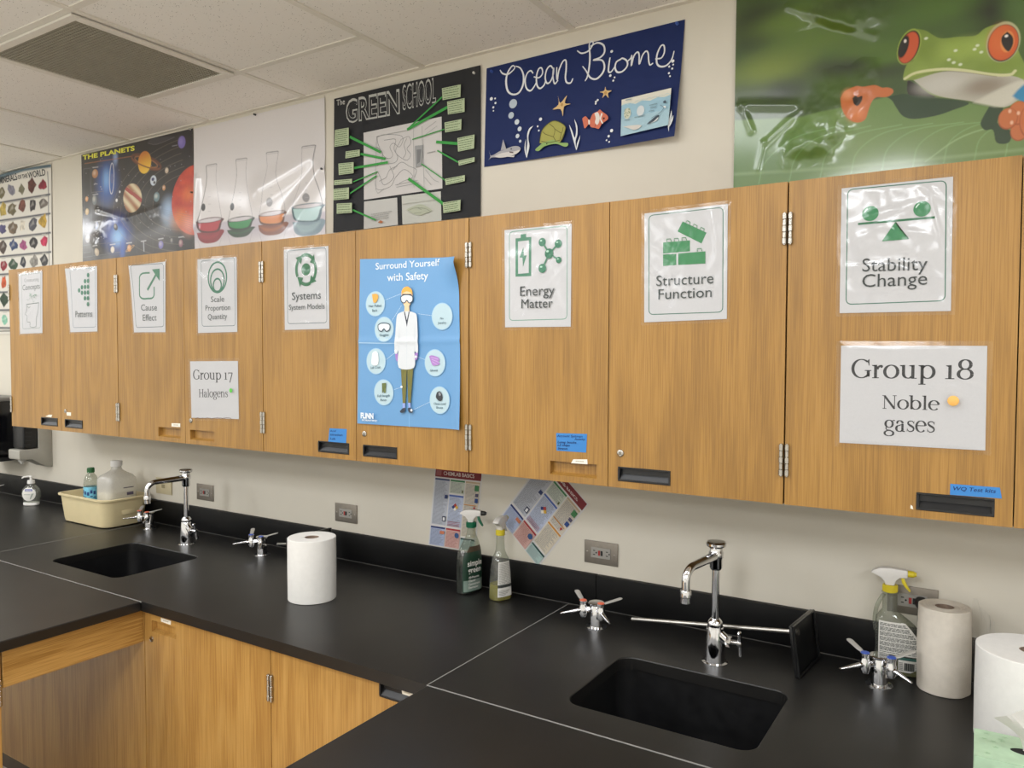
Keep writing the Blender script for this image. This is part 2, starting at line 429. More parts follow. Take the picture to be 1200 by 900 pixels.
# ------------------------------------------------------------------ wall cabinets
def panel_with_recess(x0, x1, z0, z1, y0, y1, rec, depth):
    """door leaf: front face at y0 (towards the room), a rectangular pocket rec=(rx0,rx1,rz0,rz1) routed into it"""
    g = G(); X = [x0, rec[0], rec[1], x1]; Z = [z0, rec[2], rec[3], z1]
    for i in range(3):
        for j in range(3):
            if i == 1 and j == 1: continue
            g.add([(X[i], y0, Z[j]), (X[i+1], y0, Z[j]), (X[i+1], y0, Z[j+1]), (X[i], y0, Z[j+1])], [(0, 1, 2, 3)])
    a, b_, c_, d = rec; yd = y0+depth
    pk = [(a, y0, c_), (b_, y0, c_), (b_, y0, d), (a, y0, d), (a+.0015, yd, c_+.007), (b_-.0015, yd, c_+.007), (b_-.002, yd, d-.001), (a+.002, yd, d-.001)]
    g.add(pk, [(0, 1, 5, 4), (1, 2, 6, 5), (2, 3, 7, 6), (3, 0, 4, 7), (4, 5, 6, 7)])
    g.add([(x0, y0, z0), (x1, y0, z0), (x1, y0, z1), (x0, y0, z1), (x0, y1, z0), (x1, y1, z0), (x1, y1, z1), (x0, y1, z1)],
          [(0, 1, 5, 4), (1, 2, 6, 5), (2, 3, 7, 6), (3, 0, 4, 7), (4, 5, 6, 7)])
    return g
def pull_insert(rec, y0, g=None):
    """black moulded finger pull: raised rim, hollow pocket with a lip along the bottom"""
    a, b_, c_, d = rec; g = G(); w = .005
    g.box(a, b_, y0-.002, y0+.010, d-w, d, bev=.001, seg=1); g.box(a, b_, y0-.002, y0+.010, c_, c_+w*1.2, bev=.001, seg=1)
    g.box(a, a+w, y0-.002, y0+.010, c_+w, d-w); g.box(b_-w, b_, y0-.002, y0+.010, c_+w, d-w)
    g.box(a+w, b_-w, y0+.0095, y0+.0105, c_+w, d-w)
    g.add([(a+w, y0-.0012, c_+w), (b_-w, y0-.0012, c_+w), (b_-w, y0+.0095, c_+w+.014), (a+w, y0+.0095, c_+w+.014)], [(0, 1, 2, 3)])
    return g
def hinge_geo(g, x, z0, z1, y):
    """five knuckle barrel and wrapped leaf"""
    r = .0055; n = 5; h = (z1-z0)/n
    for k in range(n):
        rr = r if k % 2 == 0 else r*.86
        g.rod((x, y-r*.6, z0+k*h+.0004), (x, y-r*.6, z0+(k+1)*h-.0004), rr, seg=14, bev=.0006)
    g.rod((x, y-r*.6, z0-.0015), (x, y-r*.6, z1+.0015), r*.6, seg=12)
HZ = ((1.437, 1.5115), (1.982, 2.054))
def lock_geo(x, z, y):
    g = G(); T = Matrix.Translation((x, y, z)) @ Matrix.Rotation(PI/2, 4, 'X')
    g.lathe([(0, .0035), (.0075, .0035), (.0090, .0028), (.0098, 0), (.0098, -.004)], 24, T=T)
    g.box(x-.0009, x+.0009, y-.0040, y-.0030, z-.0045, z+.0045, mat=1)
    return g
W2 = M/2
def wall_cabinet(label, x, styles):
    t = thing('wall_cabinet', label, 'cabinet', (x, 0, ZB), group='oak wall cabinets')
    H = .762; D = .317; th = .019
    g = G()
    g.box(.0005, th, -D, -.001, 0, H); g.box(M-th, M-.0005, -D, -.001, 0, H)
    g.box(th, M-th, -D, -.001, 0, th); g.box(th, M-th, -D, -.001, H-th, H); g.box(th, M-th, -.012, -.001, th, H-th)
    g.box(th, M-th, -D+.02, -.012, H*.5-.009, H*.5+.009)
    g.obj('carcass', OAK, t)
    y0 = YF; z0, z1 = .0015, H-.0015
    for side in (0, 1):
        xa, xb = (.002, W2-.0012) if side == 0 else (W2+.0012, M-.002)
        rec = (W2-.178, W2-.033, .0195, .058) if side == 0 else (W2+.030, W2+.176, .0195, .058)
        d = panel_with_recess(xa, xb, z0, z1, y0, y0+.019, rec, .0165).obj('door', OAK, t, smooth=0)
        if styles[side] == 'black': pull_insert(rec, y0).obj('finger_pull', BLACKP, d)
        if side == 1:
            lock_geo(W2+.037, .094, y0).obj('lock', [NICKEL, DARK], d)
        xh = .0068 if side == 0 else M-.0068
        for (a, b_) in HZ:
            g = G(); hinge_geo(g, xh, a-ZB, b_-ZB, y0); g.obj('hinge', NICKEL, t)
    return t
cabs = []
cabspec = [('oak wall cabinet with the Concept head and dotted Patterns signs on its doors', ('black', 'black')),
           ('oak wall cabinet with the Cause Effect and Scale Proportion Quantity signs', ('wood', 'wood')),
           ('oak wall cabinet with the Systems sign and the blue safety poster', ('black', 'black')),
           ('oak wall cabinet with the Energy Matter and Structure Function signs', ('wood', 'black')),
           ('oak wall cabinet with the Stability Change and Group 18 signs', ('black', 'black'))]
for k, (lb, st) in enumerate(cabspec): cabs.append(wall_cabinet(lb, -4*M+k*M, st))
# ------------------------------------------------------------------ base cabinets
YB = -.735
def base_door(t, x0, x1, z0, z1, rec, style, hinge_side, lockx=None, x_off=0):
    d = panel_with_recess(x0, x1, z0, z1, YB, YB+.019, rec, .0165).obj('door', OAKB, t, smooth=0)
    if style == 'black': pull_insert(rec, YB).obj('finger_pull', BLACKP, d)
    if lockx is not None: lock_geo(lockx, .787, YB).obj('lock', [NICKEL, DARK], d)
    xh = x0+.005 if hinge_side == 'L' else x1-.005
    for a in (.722, .19):
        g = G(); hinge_geo(g, xh, a, a+.076, YB); g.obj('hinge', NICKEL, t)
    return d
def base_cabinet(label, x0, x1):
    t = thing('base_cabinet', label, 'cabinet', (0, 0, 0), group='oak base cabinets')
    g = G(); th = .019
    yb, yf = -.025, YB+.0195
    g.box(x0, x0+th, yf, yb, .10, .6815); g.box(x1-th, x1, yf, yb, .10, .6815)
    g.box(x0, x0+th, yf, yf+.03, .6815, .8815); g.box(x1-th, x1, yf, yf+.03, .6815, .8815)
    g.box(x0+th, x1-th, yf, yb, .10, .10+th); g.box(x0+th, x1-th, yb-.012, yb, .12, .68)
    g.box(x0+th, x1-th, yf, yf+.05, .863, .8815)
    g.obj('carcass', OAKB, t)
    G().box(x0, x1, yf+.055, yf+.07, 0, .10).obj('toe_kick', pm('black_toe_kick', '#1c1a19', rough=.7), t)
    return t
tA = base_cabinet('oak base cabinet with a wooden finger pull, left of the lower hinge', -1.945, -1.3315)
base_door(tA, -1.943, -1.3325, .115, .879, (-1.905, -1.775, .812, .85), 'wood', 'R', -1.906)
tB = base_cabinet('oak base cabinet with a black finger pull, beside the near worktop', -1.3305, -.735)
base_door(tB, -1.3295, -.745, .115, .879, (-.915, -.765, .835, .874), 'black', 'L')
# left base under the left worktop: plain panel behind the knee space
tC = thing('base_cabinet', 'oak panelled base behind the open knee space at lower left', 'cabinet', (0, 0, 0), group='oak base cabinets')
G().box(-3.55, -1.947, YB, YB+.018, .125, .8815).obj('back_panel', OAKB, tC, smooth=0)
G().box(-3.55, -1.947, YB+.06, YB+.075, 0, .125).obj('toe_kick', pm('brown_toe_kick', '#57493a', rough=.6), tC)
g = G(); g.box(-3.55, -3.53, YB+.019, -.03, .10, .68); g.box(-3.53, -2.72, YB+.019, -.03, .10, .12); g.box(-2.2, -1.967, YB+.019, -.03, .10, .12)
g.box(-1.967, -1.947, YB+.019, -.03, .10, .68); g.box(-3.53, -1.967, -.04, -.03, .12, .68); g.obj('carcass', OAKB, tC)
ap = thing('apron_rail', 'oak apron board under the left worktop above the knee space', 'apron', (-1.95, -.95, .77))
G().box(-.019, 0, -.213, .2145, 0, .110, bev=.001, seg=1).obj('rail', OAKX, ap)
G().box(-.05, -.0195, -.213, -.193, .02, .108).obj('cleat', OAKB, ap)
# cabinet in the left peninsula
tD = thing('base_cabinet', 'oak cabinet edge with a steel hinge at the lower left frame edge', 'cabinet', (0, 0, 0), group='oak base cabinets')
g = G(); g.box(-2.52, -1.9695, -2.38, -1.166, .10, .8815); g.obj('carcass', OAKB, tD)
dd = G().box(-1.969, -1.95, -1.76, -1.168, .115, .879, bev=.0008, seg=1).obj('door', OAKB, tD)
for a in (.722, .19):
    g = G()
    for k in range(5): g.rod((-1.947, -1.172, a+k*.0152+.0004), (-1.947, -1.172, a+(k+1)*.0152-.0004), .0055, seg=14, bev=.0006)
    g.obj('hinge', NICKEL, tD)
G().box(-1.969, -1.95, -2.37, -1.763, .115, .879, bev=.0008, seg=1).obj('door', OAKB, tD)
G().box(-2.52, -2.03, -2.38, -1.17, 0, .10).obj('toe_kick', pm('black_toe', '#1c1a19', rough=.7), tD)
# near peninsula base
tE = thing('base_cabinet', 'oak cabinet under the worktop that runs towards the viewer', 'cabinet', (0, 0, 0), group='oak base cabinets')
g = G(); g.box(-.71, .40, -1.98, -.755, .10, .8815); g.obj('carcass', OAKB, tE)
for k in range(2): G().box(-.729, -.7105, -1.97+k*.6, -1.373+k*.6, .115, .879, bev=.0008, seg=1).obj('door', OAKB, tE)
G().box(-.65, .38, -1.95, -.77, 0, .10).obj('toe_kick', pm('black_toe_b', '#1c1a19', rough=.7), tE)
# right run base
tF = thing('base_cabinet', 'oak cabinet carrying the worktop around the right sink', 'cabinet', (0, 0, 0), group='oak base cabinets')
g = G(); g.box(.43, 1.65, YB+.02, -.03, .10, .67); g.box(.43, 1.65, YB, YB+.02, .67, .8815); g.obj('carcass', OAKB, tF)
G().box(.43, 1.65, YB+.07, -.04, 0, .10).obj('toe_kick', pm('black_toe_c', '#1c1a19', rough=.7), tF)
# ------------------------------------------------------------------ things on the worktop
def P3(*a): return Vector(a)
ORANGE = pm('orange_index_button', '#d9674a', rough=.4, var=.03); BLUEB = pm('blue_index_button', '#3a55a8', rough=.4, var=.03)
GREENB = pm('green_index_button', '#1f6b4a', rough=.4, var=.03)
def gooseneck(label, x, y):
    t = thing('gooseneck_tap', label, 'tap', (x, y, ZT), group='gooseneck taps')
    g = G()
    g.lathe([(0, 0), (.034, 0), (.034, .0025), (.0265, .004), (.0255, .03), (.022, .088), (.0185, .098), (0, .098)], 40)
    g.lathe([(.0185, .094), (.0205, .098), (.0205, .106), (.0165, .112), (.0125, .116), (0, .116)], 36)
    g.obj('base_body', CHROME, t)
    g = G(); g.rod((0, 0, .114), (0, 0, .262), .0098, seg=28); g.obj('riser', CHROME, t)
    g = G()
    g.lathe([(0, .246), (.013, .246), (.0165, .252), (.0165, .275), (.019, .279), (.019, .292), (.0165, .296), (.0165, .304), (.0235, .307), (.0262, .3105), (.0262, .316), (.0225, .3205), (0, .322)], 36)
    g.obj('vacuum_breaker', CHROME, t)
    d = Vector((-.15, -.99, 0)).normalized(); up = Vector((0, 0, 1))
    pts = [d*.004+up*.284, d*.045+up*.282, d*.098+up*.281]
    c = d*.126+up*.250; R = .0305
    for k in range(0, 11):
        a = math.radians(92-k*9.2); pts.append(c+d*(R*math.cos(a)*1.22)+up*R*math.sin(a))
    tip = pts[-1]; pts.append(tip-up*.026)
    g = G(); g.tube(pts, [.0128, .0115, .0108]+[.0104]*(len(pts)-3), 22); g.obj('spout', CHROME, t)
    e = pts[-1]
    g = G(); g.lathe([(0, .004), (.0128, .004), (.0138, .001), (.0138, -.012), (.012, -.014), (.012, -.027), (.0095, -.029), (.0095, -.024), (0, -.024)], 28, c=e); g.obj('outlet_nozzle', CHROME, t)
    # valve and lever on the right side of the body
    g = G(); q = P3(.012, -.004, .066)
    g.rod((.008, -.002, .080), (.034, -.004, .062), .0135, .0125, bev=.002); g.rod((.030, -.004, .063), (.044, -.004, .063), .0145, seg=6, bev=.0015)
    g.rod((.043, -.004, .063), (.066, -.004, .063), .0065); g.rod((.060, -.004, .063), (.071, -.004, .063), .0095, bev=.002)
    g.obj('valve', CHROME, t)
    g = G()
    g.loft([(-.036, .0665, -.004, .002, .003, 2), (-.033, .0665, -.004, .0048, .007, 2.4), (-.018, .0665, -.004, .0045, .0055, 2.2), (0, .0665, -.004, .006, .006, 2), (.018, .0665, -.004, .0045, .0055, 2.2), (.033, .0665, -.004, .0048, .007, 2.4), (.036, .0665, -.004, .002, .003, 2)], 18, T=Matrix.Translation((0, 0, .063)) @ Matrix.Rotation(.25, 4, 'X'))
    g.obj('handle', CHROME, t)
    return t
LEVER = pm('cast_grey_lever', '#b4b1ab', rough=.32, metal=.25, var=.05)
def turret(label, x, y, btn, levers=((-135, 135), (-45, 45))):
    t = thing('gas_turret', label, 'laboratory tap', (x, y, ZT), group='two way turrets on the worktop')
    g = G()
    g.lathe([(0, 0), (.031, 0), (.031, .002), (.0195, .0035), (.0188, .067), (.0172, .070), (0, .070)], 36)
    g.lathe([(0, .068), (.0235, .068), (.0245, .0695), (.0245, .073), (.0225, .0745), (0, .075)], 36)
    g.obj('post', CHROME, t)
    for nz, lv in levers:
        a = math.radians(nz); d = Vector((math.cos(a), math.sin(a), 0)); up = Vector((0, 0, 1))
        b_ = math.radians(lv); l = Vector((math.cos(b_), math.sin(b_), 0))
        g = G(); g.rod(d*.012+up*.055, d*.034+up*.055, .0082, seg=6, bev=.001)
        c = d*.041
        g.lathe([(0, .034), (.0085, .034), (.0095, .036), (.0095, .0405), (.0118, .042), (.0118, .064), (.0102, .067), (.0102, .078), (.0115, .079), (.0115, .083), (0, .083)], 26, c=c)
        v = g.obj('valve', CHROME, t)
        g = G(); p0 = d*.050+up*.055; prof = [(0, 0), (.0065, 0), (.0068, .006)]
        for k in range(9): prof += [(.0066-.0004*k, .008+k*.0058), (.0053-.0004*k, .0115+k*.0058)]
        prof += [(.0026, .062), (0, .062)]
        T = Matrix.Translation(p0) @ (d+up*-.10).to_track_quat('Z', 'Y').to_matrix().to_4x4()
        g.lathe(prof, 20, T=T); g.obj('serrated_nozzle', CHROME, v)
        g = G(); g.lathe([(0, .0855), (.0085, .0855), (.0102, .0845), (.0105, .083), (.0105, .0795), (0, .0795)], 24, c=c); g.obj('index_button', btn, v)
        g = G(); s_ = l.cross(up)
        T = Matrix((( l.x, s_.x, 0, c.x), (l.y, s_.y, 0, c.y), (0, 0, 1, .0795), (0, 0, 0, 1)))
        g.loft([(.008, 0, 0, .003, .0042, 2.5), (.014, 0, .0, .003, .0048, 2.5), (.020, .0, 0, .0022, .0072, 2.5), (.060, 0, 0, .0019, .0085, 2.6), (.0655, 0, 0, .0014, .006, 2.2), (.067, 0, 0, .0006, .003, 2)], 18,
               T=T @ Matrix.Rotation(math.radians(77), 4, 'Y'))
        g.obj('lever_handle', LEVER, v)
    return t
gooseneck('chrome gooseneck tap behind the right sink', -.1916, -.236)
gooseneck('chrome gooseneck tap behind the left sink', -2.4842, -.2)
turret('chrome gas turret with orange buttons on a bare stretch left of the right tap', -.5706, -.168, ORANGE)
turret('chrome turret with blue buttons in front of the large spray bottle', .1936, -.158, BLUEB)
turret('chrome turret with blue buttons just left of the middle paper roll', -2.0716, -.146, BLUEB)
turret('chrome gas turret with orange buttons beside the cream tub', -2.893, -.110, ORANGE)
turret('nozzle tip of a turret cut off by the left edge of the frame', -4.21, -.19, ORANGE, ((-35, 60), (-145, 120)))
# support stands lying on their sides
def stand(label, loc, rz, rodlen, tilt, ry=.035, rzz=.105, ln=.17):
    """base plate standing on its long edge, rod pointing back along local -x (or +x when mirrored)"""
    t = thing('support_stand', label, 'laboratory stand', loc, rz, group='support stands lying on their sides')
    T = Matrix.Rotation(tilt, 4, 'Y')
    g = G(); g.box(-.004, .004, 0, ln, .0, .128, bev=.002, T=T)
    for (a, b_, c, d) in ((0, .006, .0, .128), (ln-.006, ln, .0, .128), (.006, ln-.006, 0, .006), (.006, ln-.006, .122, .128)): g.box(.004, .010, a, b_, c, d, bev=.001, seg=1, T=T)
    g.obj('base_plate', BLKPAINT, t)
    g = G(); p0 = T @ Vector((-.004, ry, rzz)); p1 = T @ Vector((-rodlen, ry, rzz)); g.rod(p0, p1, .0052, seg=20, bev=.001); g.obj('rod', pm('stand_rod', '#c9c6c0', rough=.35, metal=1.0, scale=80), t)
    g = G(); g.rod(T @ Vector((.004, ry, rzz)), T @ Vector((.008, ry, rzz)), .009, seg=6); g.rod(T @ Vector((.0, ry, rzz)), T @ Vector((-.012, ry, rzz)), .0085, .007); g.obj('nut', STEEL, t)
    return t
stand('black stand plate on edge with long steel rod, right of the right tap', (.014, -.232, ZT+.0015), -.10, .475, -.142)
stand('black stand plate on edge mostly hidden behind the middle paper roll', (-1.772, -.272, ZT+.0015), -.03, .27, -.13, .172, .07, .215)
# paper towel rolls
CARD = pm('grey_card_core', '#8a7767', rough=.85, var=.12, scale=120)
def roll(label, loc, r, h, core, tintmat, wear=0.0):
    t = thing('paper_towel_roll', label, 'paper towel', loc, random.random()*6, group='paper towel rolls')
    g = G()
    pr = [(core, .0), (r-.0015, 0), (r-.0003, .0012), (r, .004), (r+.0004, h*.5), (r, h-.004), (r-.0004, h-.001), (r-.0018, h)]
    nrings = 9
    for k in range(1, nrings): pr.append((r-.004-(r-.004-core)*k/nrings, h+(.0006 if k % 2 else -.0004)))
    pr += [(core, h-.001), (core, 0)]
    seg = 72; vs = []; fs = []
    for (rr, z) in pr:
        for k in range(seg):
            a = 2*PI*k/seg; q = rr
            if rr > r*.95: q += .0007*noise.noise(Vector((3*math.cos(a), 3*math.sin(a), z*14)))+wear*.002*noise.noise(Vector((2*math.cos(a), 2*math.sin(a), z*30)))
            vs.append((q*math.cos(a), q*math.sin(a), z))
    for i in range(len(pr)-1):
        for k in range(seg): fs.append((i*seg+k, i*seg+(k+1) % seg, (i+1)*seg+(k+1) % seg, (i+1)*seg+k))
    g.add(vs, fs)
    g.obj('paper', tintmat, t, smooth=28)
    # loose outer end of the sheet
    g = G(); A = [(r+.0008+.0012*k/8, 1.0+k*.09) for k in range(9)]
    vs = [(q*math.cos(a), q*math.sin(a), z) for q, a in A for z in (.004, h-.004)]
    g.add(vs, [(2*k, 2*k+2, 2*k+3, 2*k+1) for k in range(8)]); g.obj('loose_end', tintmat, t)
    c = G(); c.lathe([(core-.0022, .001), (core-.0002, .001), (core-.0002, h-.0018), (core-.0022, h-.0018), (core-.0022, .001)], 36); c.obj('core', CARD, t)
    return t
PAPG = pm('recycled_paper', '#d8d0c3', rough=.92, var=.04, scale=50, bump=.3, bscale=420, spec=.2)
roll('short fat white paper towel roll in the middle of the worktop', (-1.487, -.428, ZT+.0005), .0785, .204, .0235, PAPERW)
roll('tall thin greyish paper towel roll beside the large spray bottle', (.327, -.100, ZT+.0005), .0575, .203, .021, PAPG, 1)
roll('large white paper towel roll behind the green tissue box', (.4955, -.305, ZT+.0005), .1, .197, .022, PAPERW)
# green tissue box
TG = pm('printed_green_card', '#adc9aa', rough=.55, var=.06, scale=55)
tb = thing('tissue_box', 'pale green tissue box at the bottom right corner', 'tissue box', (.513, -.535, ZT+.0005), .02)
hx, hy, hz = .112, .06, .078
g = G()
g.box(-hx, hx, -hy, hy, 0, hz-.001, bev=.0012, seg=1)
g.slab([(-hx, -hy), (hx, -hy), (hx, hy), (-hx, hy)], [[(.055*math.cos(-a*PI/12), .018*math.sin(-a*PI/12)) for a in range(24)]], hz-.0008, hz)
g.obj('box', TG, tb)
g = G()
for k in range(16):
    rr = random.Random(k); cx, cy = rr.uniform(-.1, -.06), rr.uniform(-.05, .05)
    if k % 2: cx = -cx
    a = rr.random()*6
    g.add([(cx+.007*math.cos(a+q)*(1 if i % 2 else .45), cy+.005*math.sin(a+q)*(1 if i % 2 else .45), hz+.0003) for i, q in enumerate([j*PI/5 for j in range(10)])], [tuple(range(10))])
g.obj('leaf_print', pm('leaf_ink', '#97b994', rough=.55), tb)
g = G(); g.add([(.055*math.cos(a*PI/12), .018*math.sin(a*PI/12), hz-.0006) for a in range(24)], [tuple(range(24))]); g.obj('slot', DARK, tb)
# the tissue: a folded sheet rising from the slot
vs = []; fs = []; nu, nv = 26, 22
for j in range(nv+1):
    v = j/nv
    for i in range(nu+1):
        u = i/nu*2-1
        w_ = .034+.050*v
        x = u*w_+.016*math.sin(v*3)
        y = .012*math.sin(u*5.0+v*2.5)*(0.4+v)+.010*v*math.sin(u*11)
        z = hz-.004+v*(.088-.028*abs(u)**1.5)+.006*v*math.sin(u*8+1)
        vs.append((x, y, z))
for j in range(nv):
    for i in range(nu): k = j*(nu+1)+i; fs.append((k, k+1, k+nu+2, k+nu+1))
g = G(); g.add(vs, fs); g.obj('tissue', film('tissue_sheet', refl=0, rough=.6, body=.82, bodycol='#f4f2ee', ior=1.02), tb)
# clear film: torn bag hanging behind the tall roll
CLEAR = film('clear_film', refl=.05, rough=.10, body=.12, bodycol='#e8e6e0')
def bag(label, loc, pts, amp, seed):
    """crumpled clear film: quad patch given by four corners"""
    n_ = 24; vs = []; fs = []; a, b_, c, d = [Vector(p) for p in pts]
    for j in range(n_+1):
        for i in range(n_+1):
            u, v = i/n_, j/n_
            p = (a*(1-u)+b_*u)*(1-v)+(d*(1-u)+c*u)*v
            q = Vector((u*4+seed, v*4, seed)); e = math.sin(PI*u)*math.sin(PI*v)*.5+.5
            p = p+Vector((noise.noise(q)*amp, noise.noise(q+Vector((9, 3, 1)))*amp*.6, noise.noise(q+Vector((2, 7, 5)))*amp))*e
            vs.append(p)
    for j in range(n_):
        for i in range(n_): k = j*(n_+1)+i; fs.append((k, k+1, k+n_+2, k+n_+1))
    o = G().add(vs, fs).obj('plastic_wrap', CLEAR, loc=loc)
    return tag(o, label, 'plastic wrap')
bag('torn clear plastic wrap standing behind the tall thin paper roll', (.395, -.045, ZT+.002), [(-.02, .004, 0), (.05, .004, 0), (.035, -.012, .17), (-.01, .004, .215)], .02, 3)
# ---------- bottles
CLEARP = film('clear_bottle', tint='#e6e9e2', refl=.03, rough=.06, body=.13, bodycol='#e0e2da')
FROST = film('milky_jug', tint='#eceae4', refl=.02, rough=.25, body=.7, bodycol='#efede8')
def trigger_head(g_head, g_trig, g_noz, z, T=None, droop=1.0):
    """spray head, nozzle towards +x: housing, nozzle, finger lever; z = top of the collar"""
    prof = [(-.040, .028), (-.033, .035), (-.020, .0415), (.0, .0435), (.030, .0415), (.036, .0405), (.036, .0225), (.020, .0205), (.012, .012), (.0095, .0), (-.0095, .0), (-.011, .008), (-.018, .017), (-.030, .0235)]
    def ex(pr, y, g, mat=0):
        n = len(pr); vs = [(x, -y, z+zz) for x, zz in pr]+[(x, y, z+zz) for x, zz in pr]
        b = bmesh.new(); V = [b.verts.new(v) for v in vs]
        b.faces.new(V[:n]); b.faces.new(V[n:][::-1])
        for k in range(n): b.faces.new((V[k], V[(k+1) % n], V[n+(k+1) % n], V[n+k]))
        bmesh.ops.recalc_face_normals(b, faces=b.faces)
        bmesh.ops.bevel(b, geom=[e for e in b.edges if len(e.link_faces) == 2 and e.calc_face_angle() > .9 or abs(e.verts[0].co.y-e.verts[1].co.y) < 1e-6], offset=.0028, segments=2, profile=.5, affect='EDGES', clamp_overlap=True)
        g.bm(b, mat, T)
    ex(prof, .0105, g_head)
    A = Matrix.Identity(4) if T is None else T
    g_noz.rod(A @ Vector((.034, 0, z+.0315)), A @ Vector((.050, 0, z+.0315)), .0088, .0078, bev=.0015); g_noz.rod(A @ Vector((.049, 0, z+.0315)), A @ Vector((.0535, 0, z+.0315)), .0055)
    tr = [(.022, .022), (.028, .023), (.031, .014), (.0355, .003), (.043, -.011), (.0405, -.013), (.031, -.002), (.0245, .008)]
    ex(tr, .006, g_trig)
WHITEH = pm('white_spray_head', '#e6e3de', rough=.35, var=.02); YEL = pm('yellow_plastic', '#d9c62c', rough=.35, var=.03); GRN = pm('green_plastic', '#0f6a4a', rough=.35, var=.04); LABW = pm('white_label', '#dedcd5', rough=.4, var=.02)
def inset(secs, k, z0, z1):
    """liquid body following the bottle's inside between two heights"""
    def at(z):
        for a, b in zip(secs, secs[1:]):
            if a[0] <= z <= b[0]:
                t = (z-a[0])/(b[0]-a[0]+1e-9); return [a[i]+(b[i]-a[i])*t for i in range(6)]
        return list(secs[-1])
    zs = [z0]+[s_[0] for s_ in secs if z0 < s_[0] < z1]+[z1]
    out = []
    for z in zs: s_ = at(z); s_[0] = z; s_[3] -= k; s_[4] -= k; out.append(tuple(s_))
    return out
def wrap_label(g, secs, z0, z1, t0, t1, off, nz=14, nt_=22, edge=None, mat=0):
    """label patch that follows the bottle between two angles; edge(v)->(t0,t1) trims the sides"""
    def at(z):
        for a, b in zip(secs, secs[1:]):
            if a[0] <= z <= b[0]:
                t = (z-a[0])/(b[0]-a[0]+1e-9); return [a[i]+(b[i]-a[i])*t for i in range(6)]
        return list(secs[-1])
    vs = []; fs = []
    for j in range(nz+1):
        v = j/nz; z = z0+(z1-z0)*v; s_ = at(z); ta, tb_ = (t0, t1) if edge is None else edge(v)
        for i in range(nt_+1):
            t = ta+(tb_-ta)*i/nt_; ct, st = math.cos(t), math.sin(t); e = s_[5]
            vs.append((s_[1]+(s_[3]+off)*math.copysign(abs(ct)**(2/e), ct), s_[2]+(s_[4]+off)*math.copysign(abs(st)**(2/e), st), z))
    for j in range(nz):
        for i in range(nt_): k = j*(nt_+1)+i; fs.append((k, k+1, k+nt_+2, k+nt_+1))
    return g.add(vs, fs, mat)
def flat_text(s, size, bold=0.0, shear=0.0, xs=1.0, font=None):
    """letters as triangles in the XY plane: (verts, faces, width, cap height)"""
    cu = bpy.data.curves.new('letters', 'FONT'); cu.body = s; cu.size = size; cu.offset = bold*size; cu.shear = shear
    cu.resolution_u = 3
    o = bpy.data.objects.new('letters', cu); COL.objects.link(o)
    dg = bpy.context.evaluated_depsgraph_get(); me = bpy.data.meshes.new_from_object(o.evaluated_get(dg))
    vs = [(v.co.x*xs, v.co.y) for v in me.vertices]; fs = [tuple(p.vertices) for p in me.polygons]
    bpy.data.objects.remove(o); bpy.data.curves.remove(cu); bpy.data.meshes.remove(me)
    return vs, fs
def bend_on(secs, off, t_of_u, vs2, zfun):
    """wrap flat (u,z) points onto a bottle: t = t_of_u(u)"""
    out = []
    for (u, w_) in vs2:
        z = zfun(u, w_); t = t_of_u(u)
        for a, b in zip(secs, secs[1:]):
            if a[0] <= z <= b[0]: q = (z-a[0])/(b[0]-a[0]+1e-9); s_ = [a[i]+(b[i]-a[i])*q for i in range(6)]; break
        else: s_ = secs[-1]
        ct, st = math.cos(t), math.sin(t); e = s_[5]
        out.append((s_[1]+(s_[3]+off)*math.copysign(abs(ct)**(2/e), ct), s_[2]+(s_[4]+off)*math.copysign(abs(st)**(2/e), st), z))
    return out
# --- green cleaner bottle (wide face towards +x in the room)
t = thing('spray_bottle', 'spray bottle with green collar and dark green liquid, next to the wall poster', 'spray bottle', (-1.088, -.092, ZT+.0005), math.radians(-12))
sec = [(0, 0, 0, .0235, .043, 3.2), (.004, 0, 0, .0265, .046, 3.2), (.10, 0, 0, .027, .0465, 3.2), (.128, 0, 0, .0265, .045, 3.0), (.150, 0, .004, .025, .039, 2.6), (.172, 0, .008, .021, .030, 2.3), (.190, 0, .010, .0165, .020, 2.0), (.203, 0, .010, .0145, .0155, 2), (.224, 0, .010, .0135, .0135, 2)]
CLEARD = film('clear_bottle_thin', tint='#e2e6de', refl=.03, rough=.06, body=.05, bodycol='#c9ccc4')
G().loft(sec, 44).obj('bottle', CLEARD, t)
G().loft(inset(sec, .0012, .001, .118), 44).obj('liquid', pm('dark_green_liquid', '#10180f', rough=.25, var=.1), t)
g = G(); g.rod((0, .010, .219), (0, .010, .238), .0165, seg=32, bev=.001)
for k in range(26): a = 2*PI*k/26; g.box(-.0007, .0007, -.0007, .0007, .2205, .2365, T=Matrix.Translation((.0166*math.cos(a), .010+.0166*math.sin(a), 0)))
g.obj('collar', GRN, t)
gh, gt, gn = G(), G(), G(); trigger_head(gh, gt, gn, .2375, Matrix.Translation((0, .010, 0)) @ Matrix.Rotation(math.radians(30), 4, 'Z'))
gh.obj('spray_head', WHITEH, t); gt.obj('trigger', GRN, t); gn.obj('nozzle', pm('black_nozzle', '#22221f', rough=.4), t)
g = G(); ef = lambda v: (-1.12, 1.12)
wrap_label(g, sec, .008, .142, -1.12, 1.12, .0009, edge=lambda v: (-1.16+.5*max(0, v-.6)**1.2, 1.12), mat=0)
wrap_label(g, sec, .142, .160, -1, 1, .0009, nz=5, edge=lambda v: (-.8+.2*v, .9-.2*v), mat=1)
wrap_label(g, sec, .010, .048, -1.0, 1.0, .0012, nz=4, mat=2)
lab = g.obj('label', [pm('dark_green_label', '#1c3a2b', rough=.35, var=.25, scale=18), pm('brown_label', '#4a3a28', rough=.35), pm('grey_green_label', '#7f9086', rough=.4)], t)
g = G()
